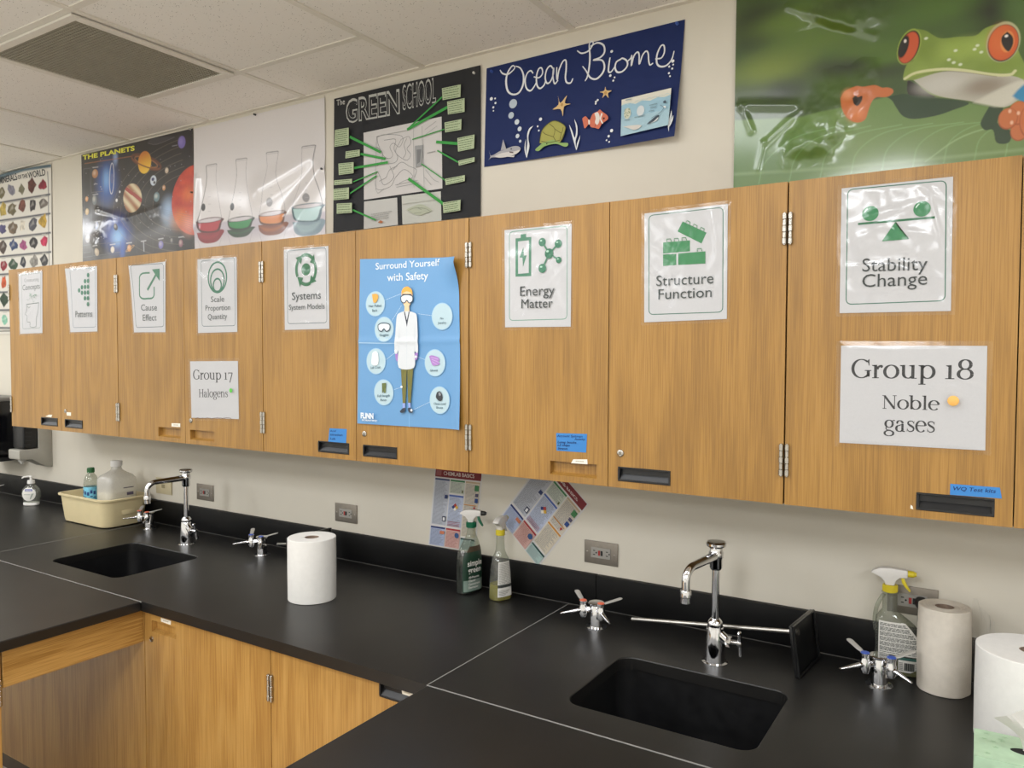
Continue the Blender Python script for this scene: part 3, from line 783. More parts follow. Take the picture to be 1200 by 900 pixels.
def put_words(g, words, z, size, u0, xs, sec, off, sc, mat=0, bold=0.02):
    vs, fs = flat_text(words, size, bold, 0, xs)
    x0_, x1_ = min(v[0] for v in vs), max(v[0] for v in vs)
    def tt(u):
        y = u0+(u-x0_)/(x1_-x0_)*sc; return math.copysign(math.asin(min(1, abs(y)/.0465)**1.6), y)
    v3 = bend_on(sec, off, tt, vs, lambda u, w_: z+w_)
    g.add(v3, fs, mat)
put_words(g, 'simple', .096, .027, -.030, .84, sec, .0022, .062, bold=.02)
put_words(g, 'green', .073, .027, -.028, .84, sec, .0022, .055, bold=.02)
for k, wd in enumerate(['All-Purpose', 'Cleaner', 'Concentrated', 'Degreaser']): put_words(g, wd, .054-.0115*k, .0105, -.026, .9, sec, .0022, (.045, .030, .050, .042)[k])
g.obj('lettering', WHITEP, lab)
# --- narrow bottle with yellow liquid
t = thing('spray_bottle', 'clear spray bottle with a little yellow liquid and a white label', 'spray bottle', (-.957, -.098, ZT+.0005), math.radians(-20))
sec = [(0, 0, 0, .026, .034, 3.0), (.004, 0, 0, .029, .0365, 3.0), (.03, 0, 0, .0285, .036, 3.0), (.10, 0, 0, .0255, .032, 2.8), (.135, 0, 0, .023, .028, 2.5), (.152, 0, 0, .0175, .0195, 2.2), (.165, 0, 0, .0145, .0155, 2), (.185, 0, 0, .0135, .014, 2), (.216, 0, 0, .0125, .013, 2)]
G().loft(sec, 40).obj('bottle', CLEARP, t)
G().loft(inset(sec, .0013, .001, .052), 40).obj('liquid', film('yellow_liquid', tint='#e6dc3c', refl=.02, rough=.1, body=.75, bodycol='#d2c41a'), t)
g = G(); g.rod((0, 0, .212), (0, 0, .230), .0155, seg=32, bev=.001); g.obj('collar', YEL, t)
gh, gt, gn = G(), G(), G(); trigger_head(gh, gt, gn, .2295, Matrix.Rotation(math.radians(118), 4, 'Z'))
gh.obj('spray_head', WHITEH, t); gt.obj('trigger', WHITEH, t); gn.obj('nozzle', YEL, t)
GREYINK = pm('grey_print', '#8d8b84', rough=.45); BARK = pm('dark_print', '#3b3f3c', rough=.45)
g = G(); wrap_label(g, sec, .014, .128, -.75, .75, .0008, mat=0); wrap_label(g, sec, .044, .054, -.75, .75, .0012, nz=2, mat=1)
lab = g.obj('label', [LABW, BARK], t)
g = G(); rr = random.Random(4)
for k in range(17):
    z = .122-.0043*k
    if .04 < z < .057: continue
    a = -.62
    while a < .6:
        b_ = min(.62, a+rr.uniform(.05, .22)); wrap_label(g, sec, z-.0011, z+.0009, a, b_, .0011, nz=1, nt_=3); a = b_+.035
for k in range(4):
    z = .034-.0045*k; wrap_label(g, sec, z-.001, z+.001, -.6, .3-.1*k, .0011, nz=1, nt_=6)
g.obj('small_print', GREYINK, lab)
# --- large bottle with the text label (wide face towards the viewer)
def SQ(g): g.v = [(x*1.16, y*1.1, z*.845) for x, y, z in g.v]; return g
t = thing('spray_bottle', 'large clear spray bottle with white and yellow trigger head in front of the outlet', 'spray bottle', (.2205, -.052, ZT+.0005), math.radians(4))
sec = [(0, .004, 0, .044, .020, 3.4), (.004, .004, 0, .0475, .0228, 3.4), (.03, .004, 0, .0480, .0235, 3.4), (.10, .0035, 0, .0475, .0235, 3.3), (.13, .0005, 0, .0445, .0228, 3.0), (.150, -.005, 0, .039, .021, 2.7), (.166, -.0115, 0, .031, .0185, 2.4), (.178, -.015, 0, .022, .016, 2.1), (.190, -.0155, 0, .0155, .0145, 2), (.236, -.0155, 0, .0148, .0142, 2), (.240, -.0155, 0, .017, .0165, 2), (.243, -.0155, 0, .017, .0165, 2), (.246, -.0155, 0, .0135, .0135, 2)]
SQ(G().loft(sec, 48)).obj('bottle', CLEARP, t)
# slim finger grip web on the left of the neck
g = G(); web = smoothpts([(-.043, .120), (-.045, .150), (-.0425, .185), (-.036, .212), (-.028, .233)], 6)
g.tube([(x, 0, z) for x, z in web], [.0045]*len(web), 12); SQ(g).obj('grip_web', CLEARP, t)
SQ(G().loft(inset(sec, .0014, .001, .022), 48)).obj('liquid', film('olive_liquid', tint='#c9c63c', refl=.02, rough=.1, body=.7, bodycol='#a5a028'), t)
C0 = -.018; ZK = .2050
g = G(); g.rod((C0, 0, ZK), (C0, 0, ZK+.019), .0172, seg=36, bev=.001)
for k in range(30): a = 2*PI*k/30; g.box(-.0007, .0007, -.0007, .0007, ZK+.002, ZK+.0175, T=Matrix.Translation((C0+.0173*math.cos(a), .0173*math.sin(a), 0)))
g.obj('collar', YEL, t)
gh, gt, gn = G(), G(), G(); trigger_head(gh, gt, gn, .0, Matrix.Translation((C0-.001, 0, ZK+.0185)) @ Matrix.Rotation(math.radians(2), 4, 'Z') @ Matrix.Diagonal((1.12, 1.1, 1.02, 1)))
gh.obj('spray_head', WHITEH, t); gt.obj('trigger', YEL, t); gn.obj('nozzle', YEL, t)
def rear(sec, off, x, z):
    """point on the bottle's face towards the viewer (-y) at height z, side position x"""
    for a, b in zip(sec, sec[1:]):
        if a[0] <= z <= b[0]: q = (z-a[0])/(b[0]-a[0]+1e-9); s_ = [a[i]+(b[i]-a[i])*q for i in range(6)]; break
    r_ = min(.999, abs((x-s_[1])/s_[3])); y = -(s_[4]+off)*(1-r_**s_[5])**(1/s_[5])
    return (x, s_[2]+y, z)
def face_patch(g, sec, xl, xr, z0, z1, off, nz=16, nx=18, mat=0):
    vs = []; fs = []
    for j in range(nz+1):
        z = z0+(z1-z0)*j/nz; a, b_ = xl(z), xr(z)
        for i in range(nx+1): vs.append(rear(sec, off, a+(b_-a)*i/nx, z))
    for j in range(nz):
        for i in range(nx): k = j*(nx+1)+i; fs.append((k, k+1, k+nx+2, k+nx+1))
    g.add(vs, fs, mat)
lx = lambda z: -.036
def rx(z): 
    if z < .100: return .0445
    return .0445-(z-.100)**1.55*2.35
g = G(); face_patch(g, sec, lx, rx, .062, .158, .0007, mat=0)
lxb = lambda z: .004
rxb = lambda z: .0445 if z > .032 else .0445-(.032-z)**1.5*7
face_patch(g, sec, lxb, rxb, .014, .050, .0007, nz=8, mat=0); face_patch(g, sec, lxb, lambda z: .045, .050, .058, .0008, nz=2, mat=1)
lab = SQ(g).obj('label', [LABW, pm('teal_band', '#2c5a52', rough=.4)], t)
g = G(); rr = random.Random(9); z = .152; row = 0
while z > .066:
    row += 1
    if row % 4 == 0: z -= .0022
    a = -.0335; e = rx(z)-.004
    while a < e-.002:
        b_ = min(e, a+rr.uniform(.003, .011)); face_patch(g, sec, lambda _z: a, lambda _z: b_, z-.0010, z+.0008, .0011, nz=1, nx=2); a = b_+.0012
    z -= .0031
for k in range(16):
    x = .0165+k*.0012; w_ = .0004 if k % 3 else .0008
    face_patch(g, sec, lambda _z: x-w_, lambda _z: x+w_, .020, .043, .0011, nz=2, nx=1)
for k in range(6): face_patch(g, sec, lambda _z: .0055, lambda _z: .013, .020+k*.0042, .0215+k*.0042, .0011, nz=1, nx=2)
for k in range(6): face_patch(g, sec, lambda _z: .037, lambda _z: .0425, .022+k*.0042, .0232+k*.0042, .0011, nz=1, nx=2)
SQ(g).obj('small_print', BARK, lab)
# --- hand soap pump bottle
t = thing('soap_bottle', 'clear hand soap pump bottle standing on the far left worktop', 'soap bottle', (-3.925, -.125, ZT+.0005), math.radians(32))
sec = [(0, 0, 0, .034, .020, 2.8), (.004, 0, 0, .0385, .0235, 2.8), (.014, 0, 0, .0385, .024, 2.8), (.018, 0, 0, .0375, .0235, 2.6), (.05, 0, 0, .0475, .026, 2.4), (.068, 0, 0, .0485, .026, 2.3), (.088, 0, 0, .043, .0235, 2.2), (.104, 0, 0, .028, .019, 2.0), (.111, 0, 0, .0165, .0155, 2), (.120, 0, 0, .0155, .0155, 2)]
G().loft(sec, 44).obj('bottle', CLEARP, t)
g = G(); g.loft(inset(sec, -.0006, 0, .017), 44); g.obj('white_foot', WHITEP, t)
g = G(); g.rod((0, 0, .116), (0, 0, .135), .0185, .017, seg=30, bev=.0015); g.rod((0, 0, .135), (0, 0, .150), .0065); g.rod((0, 0, .148), (0, 0, .157), .0095, .0085, bev=.002)
g.tube([(0, 0, .1535), (-.012, -.010, .1545), (-.026, -.020, .1530), (-.033, -.026, .147)], [.0055, .005, .0042, .0035], 12); g.obj('pump', WHITEP, t)
g = G(); face_patch(g, sec, lambda z: -.036*math.sqrt(max(.02, 1-((z-.062)/.036)**2)), lambda z: .036*math.sqrt(max(.02, 1-((z-.062)/.036)**2)), .027, .097, .0008, mat=0)
face_patch(g, sec, lambda z: -.020, lambda z: .020, .078, .089, .0013, nz=3, mat=1)
face_patch(g, sec, lambda z: .008+(z-.036)*.3, lambda z: .012+(z-.036)*.55, .036, .066, .0013, nz=4, mat=2); face_patch(g, sec, lambda z: -.024, lambda z: .012, .059, .062, .0013, nz=2, mat=2)
lab = g.obj('label', [LABW, pm('navy_print', '#3c4aa0', rough=.4), pm('grey_leaf_print', '#9aa39a', rough=.4)], t)
vs, fs = flat_text('Softsoap', .0085, .02); mxw = max(v[0] for v in vs)
G().add([rear(sec, .0018, -.017+v[0]*.034/mxw, .0805+v[1]) for v in vs], fs).obj('lettering', WHITEP, lab)
# --- cream tub with bottle and jug inside
CREAM = pm('cream_plastic', '#ddcda2', rough=.42, var=.03, scale=12, sss=.15)
TX, TY = -3.222, -.1345
t = thing('dish_tub', 'cream plastic tub holding a water bottle and a milky jug', 'tub', (TX, TY, ZT+.0005), 0)
g = G()
def rl(hx, hy, r, z): return [(p[0], p[1], z) for p in rrect(-hx, hx, -hy, hy, r, 7)]
L_ = [rl(.175, .092, .045, 0), rl(.187, .103, .048, .004), rl(.192, .106, .05, .020), rl(.207, .113, .052, .118), rl(.208, .1135, .052, .125), rl(.219, .1225, .056, .127), rl(.2195, .123, .056, .134), rl(.207, .1135, .052, .1355), rl(.204, .110, .051, .124), rl(.189, .103, .048, .022), rl(.182, .098, .046, .006), rl(.155, .08, .04, .0045)]
n = len(L_[0]); vs = [p for l in L_ for p in l]
fs = [(i*n+k, i*n+(k+1) % n, (i+1)*n+(k+1) % n, (i+1)*n+k) for i in range(len(L_)-1) for k in range(n)]
fs.append(tuple(range(n))[::-1]); fs.append(tuple(range((len(L_)-1)*n, len(L_)*n)))
g.add(vs, fs); g.obj('tub', CREAM, t)
g = G(); g.box(-.032, .032, -.0015, .0015, -.014, .014, bev=.001); g2 = g.obj('embossed_plate', CREAM, t, loc=(.2005, .002, .07)); g2.rotation_euler = (-.15, .0, PI/2)
WBX, WBY = -3.24, -.185
t = thing('water_bottle', 'clear water bottle with green cap and blue label inside the cream tub', 'bottle', (WBX, WBY, ZT+.0062), 0)
prof = [(0, .003), (.020, 0), (.028, .003), (.030, .010)]
for k in range(5): prof += [(.0305, .016+k*.015), (.0285, .0225+k*.015)]
prof += [(.031, .098), (.031, .150), (.0315, .158), (.030, .168), (.0295, .178), (.024, .192), (.016, .202), (.0125, .208), (.0125, .2125)]
def SZ(g): g.v = [(x, y, z*1.13) for x, y, z in g.v]; return g
SZ(G().lathe([(r*1.02, z) for r, z in prof], 40)).obj('bottle', CLEARP, t)
g = G(); g.lathe([(0, .2075), (.0155, .2075), (.0155, .225), (.0145, .228), (0, .228)], 30)
for k in range(28): a = 2*PI*k/28; g.box(-.0006, .0006, -.0006, .0006, .209, .225, T=Matrix.Translation((.0156*math.cos(a), .0156*math.sin(a), 0)))
SZ(g).obj('cap', pm('green_cap', '#2f6b3b', rough=.4), t)
g = G(); g.lathe([(.0325, .090), (.0328, .091), (.0328, .148), (.0325, .149)], 40); lab = SZ(g).obj('label', pm('aqua_label', '#6fb8d0', rough=.4, var=.22, scale=45), t)
g = G()
for k in range(5):
    a0 = -1.9+k*.42; z = .128-.004*(k % 3)
    vs = [(.0334*math.cos(a0+q), .0334*math.sin(a0+q), zz) for q in (0, .11, .22, .30) for zz in (z-.006, z+.008)]
    g.add(vs, [(2*i, 2*i+2, 2*i+3, 2*i+1) for i in range(3)])
    vs = [(.0334*math.cos(a0+q), .0334*math.sin(a0+q), zz) for q in (0, .16, .32) for zz in (z-.020, z-.016)]
    g.add(vs, [(2*i, 2*i+2, 2*i+3, 2*i+1) for i in range(2)])
SZ(g).obj('label_print', pm('deep_blue_print', '#1f3f78', rough=.4), lab)
t = thing('jug', 'milky plastic gallon jug with a white cap inside the cream tub', 'jug', (-3.105, -.1375, ZT+.0062), 0)
sec = [(z*1.12, x, y, p*1.03, q*1.03, e) for z, x, y, p, q, e in [(0, 0, 0, .052, .062, 5), (.006, 0, 0, .0595, .069, 5), (.10, 0, 0, .061, .0705, 5), (.178, 0, 0, .061, .0705, 5), (.190, 0, 0, .0605, .0700, 4.6), (.203, 0, 0, .053, .061, 3.8), (.217, 0, 0, .034, .038, 2.4), (.226, 0, 0, .024, .025, 2), (.236, 0, 0, .0205, .0205, 2), (.25, 0, 0, .0205, .0205, 2)]]
G().loft(sec, 60).obj('jug_body', FROST, t)
G().loft(inset(sec, .002, .002, .155), 60).obj('contents', pm('cream_contents', '#f3edd6', rough=.5, var=.02), t)
g = G(); g.lathe([(0, .270), (.0245, .270), (.0245, .2945), (.0235, .2965), (0, .2965)], 32)
for k in range(36): a = 2*PI*k/36; g.box(-.0006, .0006, -.0006, .0006, .272, .294, T=Matrix.Translation((.0246*math.cos(a), .0246*math.sin(a), 0)))
g.obj('cap', WHITEP, t)
g = G(); g.tube(smoothpts([(-.0615, -.03, .215), (-.0670, -.03, .195), (-.0675, -.03, .15), (-.0655, -.03, .11)], 6), .008, 14, flat=.6); g.obj('handle', FROST, t)
g = G(); g.box(.0628, .0634, -.005, .045, .170, .174); g.obj('shoulder_groove', pm('dark_violet_print', '#4a4456', rough=.5), t)
g = G(); g.box(.0628, .0636, .012, .044, .136, .150); g.obj('sticker', pm('violet_sticker', '#5a5368', rough=.5), t)
# --- wall dispensers at the far left
DG = pm('grey_dispenser', '#a5a298', rough=.45, var=.02)
t = thing('soap_dispenser', 'grey wall soap dispenser with a black cover above the soap bottle', 'soap dispenser', (-4.005, 0, 1.105))
g = G()
sd = [(-.0005, 0), (-.030, .003), (-.060, .020), (-.105, .050), (-.165, .052), (-.170, .058), (-.170, .100), (-.165, .105), (-.072, .106), (-.072, .285), (-.060, .300), (-.0005, .300)]
b = bmesh.new(); n = len(sd)
V = [b.verts.new((-.058, y, z)) for y, z in sd]+[b.verts.new((.058, y, z)) for y, z in sd]
b.faces.new(V[:n]); b.faces.new(V[n:][::-1])
for k in range(n): b.faces.new((V[k], V[(k+1) % n], V[n+(k+1) % n], V[n+k]))
bmesh.ops.recalc_face_normals(b, faces=b.faces); bmesh.ops.bevel(b, geom=list(b.edges), offset=.003, segments=2, profile=.5, affect='EDGES')
g.bm(b); g.obj('housing', DG, t)
g = G(); g.box(-.056, .056, -.150, -.0725, .1075, .285, bev=.012, seg=3); cov = g.obj('cover', BLACKP, t)
g = G()
for k in range(6): g.box(.054, .0575, -.142+k*.002, -.112+k*.002, .128+k*.022, .134+k*.022, bev=.001, seg=1)
g.obj('vent_rib', pm('dark_grey_rib', '#2e2e30', rough=.45), cov)
g = G(); g.rod((0, -.130, .052), (0, -.130, .038), .022, .017, bev=.002); g.rod((0, -.130, .038), (0, -.130, .026), .012, .008, bev=.002); g.obj('nozzle', WHITEP, t)
t = thing('wall_mounted_dispenser', 'large black towel dispenser cut off by the left edge of the frame', 'towel dispenser', (-4.36, 0, 1.13))
g = G(); g.box(-.18, .185, -.215, -.0005, .02, .345, bev=.022, seg=4); g.obj('cover', pm('gloss_black_cover', '#101013', rough=.16, var=.1, scale=6), t)
g = G(); g.box(-.17, .175, -.19, -.0005, 0, .022, bev=.004); g.obj('base', BLACKP, t)
g = G(); g.box(-.184, .189, -.16, -.0005, .330, .352, bev=.006); g.obj('top_trim', pm('grey_trim', '#76746f', rough=.4), t)
g = G(); g.box(-.11, .11, -.175, -.172, -.030, .002); g.obj('paper_end', PAPERW, t)
# --- outlets
PLATE = pm('dull_steel_plate', '#8f887e', rough=.55, metal=.7, var=.05, scale=60)
RECEPT = pm('grey_receptacle', '#9d9a93', rough=.45, var=.02); REDB = pm('red_test_button', '#a8322f', rough=.4, var=.02)
def outlet(label, x, z, mat=PLATE, dark=None):
    t = thing('wall_outlet', label, 'outlet', (x, -.0005, z), group='steel wall outlets')
    g = G(); g.box(-.0585, .0585, -.0048, 0, -.0365, .0365, bev=.0014); g.obj('plate', mat, t)
    g = G(); g.box(-.034, .034, -.0068, -.0040, -.0168, .0168, bev=.0008, seg=1); f = g.obj('receptacle', RECEPT, t)
    g = G()
    for sx in (-1, 1):
        for zz in (-.0065, .0065): g.box(sx*.0225-.0035, sx*.0225+.0035, -.0072, -.0060, zz-.0012, zz+.0012)
        T = Matrix.Translation((sx*.0225+.0078, -.0060, 0)) @ Matrix.Rotation(PI/2, 4, 'X'); g.lathe([(0, .0012), (.0024, .0012), (.0024, 0), (0, 0)], 16, T=T)
    g.obj('slot', DARK, f)
    G().box(-.0080, -.0012, -.0085, -.0060, -.0078, .0078, bev=.0005, seg=1).obj('reset_button', REDB, f)
    G().box(.0012, .0075, -.0085, -.0060, -.0078, .0078, bev=.0005, seg=1).obj('test_button', BLACKP, f)
    g = G()
    for sx in (-1, 1):
        T = Matrix.Translation((sx*.048, -.0046, 0)) @ Matrix.Rotation(PI/2, 4, 'X'); g.lathe([(0, .0013), (.0018, .0012), (.0032, .0004), (.0034, 0)], 18, T=T)
    g.obj('screw', STEEL, t)
    return t
outlet('steel wall outlet with red button right of the tilted poster', -.6355, 1.0905)
outlet('steel wall outlet above the backsplash behind the middle paper roll', -1.748, 1.094)
outlet('steel wall outlet just right of the left gooseneck tap', -2.628, 1.091)
outlet('steel wall outlet behind the large spray bottle with a black plug in it', .2495, 1.0905)
t = thing('wall_plate', 'cream wall plate behind the left gooseneck spout', 'wall plate', (-2.937, -.0005, 1.0915))
IV = pm('ivory_plate', '#c9bd9c', rough=.45, var=.02)
G().box(-.0605, .0605, -.006, 0, -.0385, .0385, bev=.002).obj('plate', IV, t)
G().box(-.012, .012, -.0085, -.0055, -.009, .009, bev=.001).obj('jack', pm('ivory_jack', '#8f8567', rough=.5), t)
g = G()
for sx in (-1, 1): g.lathe([(0, .0013), (.0018, .0012), (.0032, .0004), (.0034, 0)], 18, T=Matrix.Translation((sx*.048, -.0058, 0)) @ Matrix.Rotation(PI/2, 4, 'X'))
g.obj('screw', IV, t)
t = thing('power_plug', 'black power plug and cord in the outlet behind the tall roll', 'plug', (.2695, -.0075, 1.0905))
g = G(); g.loft([(0, 0, 0, .012, .015, 3), (.006, 0, 0, .0125, .0155, 3), (.016, 0, 0, .0105, .012, 2.6), (.024, 0, 0, .007, .008, 2.2), (.026, 0, 0, .003, .003, 2)], 24, T=Matrix.Rotation(PI/2, 4, 'X')); g.obj('plug_body', BLACKP, t)
cp = smoothpts([(0, -.024, .0), (.0, -.031, -.012), (-.002, -.030, -.035), (-.001, -.022, -.062), (-.001, -.0158, -.10), (.003, -.0158, -.14), (.012, -.0158, -.1715), (.05, -.0158, -.1725), (.085, -.0158, -.1725)], 6)
G().tube(cp, .0032, 12).obj('cord', BLACKP, t)
# ------------------------------------------------------------------ printed sheets
def sub(P, Q, t): return (P[0]+(Q[0]-P[0])*t, P[1]+(Q[1]-P[1])*t)
class View:
    """maps traced coordinates of an enlarged detail of the photo to metres on a wall plane"""
    def __init__(s, x0, y0, k, Y): s.x0, s.y0, s.k, s.Y = x0, y0, k, Y
    def __call__(s, p): return W(s.x0+p[0]/s.k, s.y0+p[1]/s.k, s.Y)
    def many(s, pts): return [s(p) for p in pts]
    def mz(s, p):   # metres (height) per traced unit near p
        return abs(s((p[0], p[1]+1))[1]-s(p)[1])
    def mx(s, p): return abs(s((p[0]+1, p[1]))[0]-s(p)[0])
_glyphs = {}
def glyph(s, bold, shear):
    k = (s, bold, shear)
    if k not in _glyphs: _glyphs[k] = flat_text(s, 1.0, bold, shear)[:2]
    return _glyphs[k]
CAPH = None
def caph():
    global CAPH
    if CAPH is None: CAPH = max(v[1] for v in glyph('H', 0, 0)[0])
    return CAPH
class Art:
    """flat inks on a sheet, each ink a hair in front of the one before; one mesh, colours in attribute 'Ink'"""
    def __init__(s, Y, view, disp=None, step=.00016, base=.0004):
        s.Y, s.V, s.disp, s.step, s.base = Y, view, disp, step, base
        s.v = []; s.f = []; s.c = []; s.layer = 0
    def tri(s, pts, faces, col, split=.02, lift=True):
        if lift: s.layer += 1
        o = len(s.v); P = [tuple(p) for p in pts]; F = [tuple(f) for f in faces]
        if s.disp and split:
            F2 = []
            st = list(F)
            while st:
                f = st.pop()
                if len(f) > 3:
                    for k in range(1, len(f)-1): st.append((f[0], f[k], f[k+1]))
                    continue
                e = [(math.dist(P[f[i]], P[f[(i+1) % 3]]), i) for i in range(3)]; m_, i = max(e)
                if m_ > split:
                    a, b_, c = f[i], f[(i+1) % 3], f[(i+2) % 3]
                    P.append(((P[a][0]+P[b_][0])/2, (P[a][1]+P[b_][1])/2)); q = len(P)-1
                    st += [(a, q, c), (q, b_, c)]
                else: F2.append(f)
            F = F2
        y0 = s.Y-s.base-s.layer*s.step
        for x, z in P: s.v.append((x, y0-(s.disp(x, z) if s.disp else 0), z))
        for f in F: s.f.append(tuple(i+o for i in f)); s.c.append(lin(col))
    def polyM(s, pts, col, **k):
        t = geometry.tessellate_polygon([[Vector((p[0], p[1], 0)) for p in pts]])
        s.tri(pts, t, col, **k)
    def poly(s, pts, col, **k): s.polyM(s.V.many(pts), col, **k)
    def spoly(s, pts, col, n=5, **k):
        P = smoothpts(list(pts)+[pts[0]], n)[:-1]; s.polyM(s.V.many(P), col, **k)
    def strokeM(s, pts, w, col, closed=False, lift=True):
        P = [np.array(p) for p in pts]
        if closed: P = P+[P[0], P[1]]
        n = len(P); Wd = w if isinstance(w, (list, tuple)) else [w]*n
        l, r = [], []
        for i in range(n):
            d = P[min(i+1, n-1)]-P[max(i-1, 0)]; q = np.linalg.norm(d); d = d/(q if q > 1e-9 else 1)
            nn = np.array((-d[1], d[0]))*Wd[min(i, len(Wd)-1)]/2
            l.append(tuple(P[i]+nn)); r.append(tuple(P[i]-nn))
        if closed: l[0] = l[-2]; r[0] = r[-2]; l = l[:-1]; r = r[:-1]; n -= 1
        s.tri(l+r, [(i, i+1, n+i+1, n+i) for i in range(n-1)], col, lift=lift)
    def stroke(s, pts, w, col, smooth=0, closed=False, lift=True):
        P = smoothpts(pts, smooth) if smooth else pts
        m_ = s.V.mz(P[0]); Wd = [q*m_ for q in w] if isinstance(w, (list, tuple)) else w*m_
        if isinstance(Wd, list) and smooth: Wd = list(np.interp(np.linspace(0, 1, len(P)), np.linspace(0, 1, len(Wd)), Wd))
        s.strokeM(s.V.many(P), Wd, col, closed, lift)
    def ell(s, c, rx, ry, col, rot=0, n=28, lift=True):
        """ellipse: traced half sizes along photo x and y"""
        C = s.V(c); a, b_ = rx*s.V.mx(c), ry*s.V.mz(c); cr, sr = math.cos(rot), math.sin(rot)
        pts = [(C[0]+a*math.cos(t)*cr-b_*math.sin(t)*sr, C[1]+a*math.cos(t)*sr+b_*math.sin(t)*cr) for t in [2*PI*k/n for k in range(n)]]
        s.tri(pts, [tuple(range(n))], col, lift=lift)
    def ring(s, c, rx, ry, w, col, a0=0, a1=360, n=40):
        C = s.V(c); a, b_ = rx*s.V.mx(c), ry*s.V.mz(c)
        pts = [(C[0]+a*math.cos(t), C[1]+b_*math.sin(t)) for t in [math.radians(a0+(a1-a0)*k/n) for k in range(n+1)]]
        s.strokeM(pts, w*s.V.mz(c), col)
    def text(s, body, bl, br, top, col, bold=0.0, shear=0.0):
        """letters whose inked baseline runs from bl to br; top is a cap-height point above bl"""
        A, B, T = s.V(bl), s.V(br), s.V(top)
        vs, fs = glyph(body, bold, shear); x0 = min(v[0] for v in vs); x1 = max(v[0] for v in vs); h = caph()
        ux = ((B[0]-A[0])/(x1-x0), (B[1]-A[1])/(x1-x0)); uh = (T[1]-A[1])/h
        s.tri([(A[0]+(v[0]-x0)*ux[0], A[1]+(v[0]-x0)*ux[1]+v[1]*uh) for v in vs], fs, col, split=.012 if s.disp else None)
    def lines(s, a, b_, c, d, n, w, col, rag=.25, seed=1, gap=0):
        """n rows of small print filling the traced quad a(top left) b(top right) c(bottom right) d(bottom left)"""
        r = random.Random(seed); A, B, C, D = s.V(a), s.V(b_), s.V(c), s.V(d); s.layer += 1
        for k in range(n):
            t = (k+.5)/n; p, q = sub(A, D, t), sub(B, C, t); u = 0; e = 1-rag*r.random()
            while u < e-.02:
                u2 = min(e, u+r.uniform(.05, .22)); s.strokeM([sub(p, q, u), sub(p, q, u2)], w*s.V.mz(a), col, lift=False); u = u2+.022
    def frame(s, q, r, w, col):
        """rounded outline through four traced corners (tl, tr, br, bl)"""
        Q = s.V.many(q); P = []
        for i in range(4):
            a, b_, c = Q[i-1], Q[i], Q[(i+1) % 4]
            p = sub(b_, a, r/math.dist(a, b_)); e = sub(b_, c, r/math.dist(c, b_))
            for k in range(7):
                t = k/6; P.append(((1-t)**2*p[0]+2*t*(1-t)*b_[0]+t*t*e[0], (1-t)**2*p[1]+2*t*(1-t)*b_[1]+t*t*e[1]))
        s.strokeM(P, w, col, closed=True)
    def sheet(s, q, col, n=1):
        """the paper itself: bilinear grid between four traced corners (tl, tr, br, bl), front and back"""
        s.quad = Q = s.V.many(q)
        if not s.disp: n = 1
        pts = [sub(sub(Q[0], Q[1], i/n), sub(Q[3], Q[2], i/n), j/n) for j in range(n+1) for i in range(n+1)]
        fs = [(j*(n+1)+i, j*(n+1)+i+1, (j+1)*(n+1)+i+1, (j+1)*(n+1)+i) for j in range(n) for i in range(n)]
        s.tri(pts, fs, col, split=None)
    def obj(s, name, mat, parent=None, origin=None, smooth=True):
        xs = [v[0] for v in s.v]; zs = [v[2] for v in s.v]
        O = origin or ((min(xs)+max(xs))/2, s.Y, min(zs))
        me = bpy.data.meshes.new(name); me.from_pydata([(v[0]-O[0], v[1]-O[1], v[2]-O[2]) for v in s.v], [], s.f)
        me.materials.append(mat); at = me.color_attributes.new('Ink', 'FLOAT_COLOR', 'CORNER')
        buf = []
        for p, c in zip(me.polygons, s.c): buf += [c[0], c[1], c[2], 1.0]*len(p.vertices)
        at.data.foreach_set('color', buf)
        if s.disp and smooth: me.polygons.foreach_set('use_smooth', [True]*len(me.polygons))
        me.update(); o = bpy.data.objects.new(name, me); COL.objects.link(o)
        if parent is None: o.location = O
        else: o.parent = parent
        s.O = O; return o
PAPER = printed('printed_paper', .55, .35)
GLOSSP = printed('glossy_poster_paper', .34, .5, coat=1.0, crough=.13)
SLEEVE = film('clear_sleeve', refl=.0, rough=.14, ior=1.5)
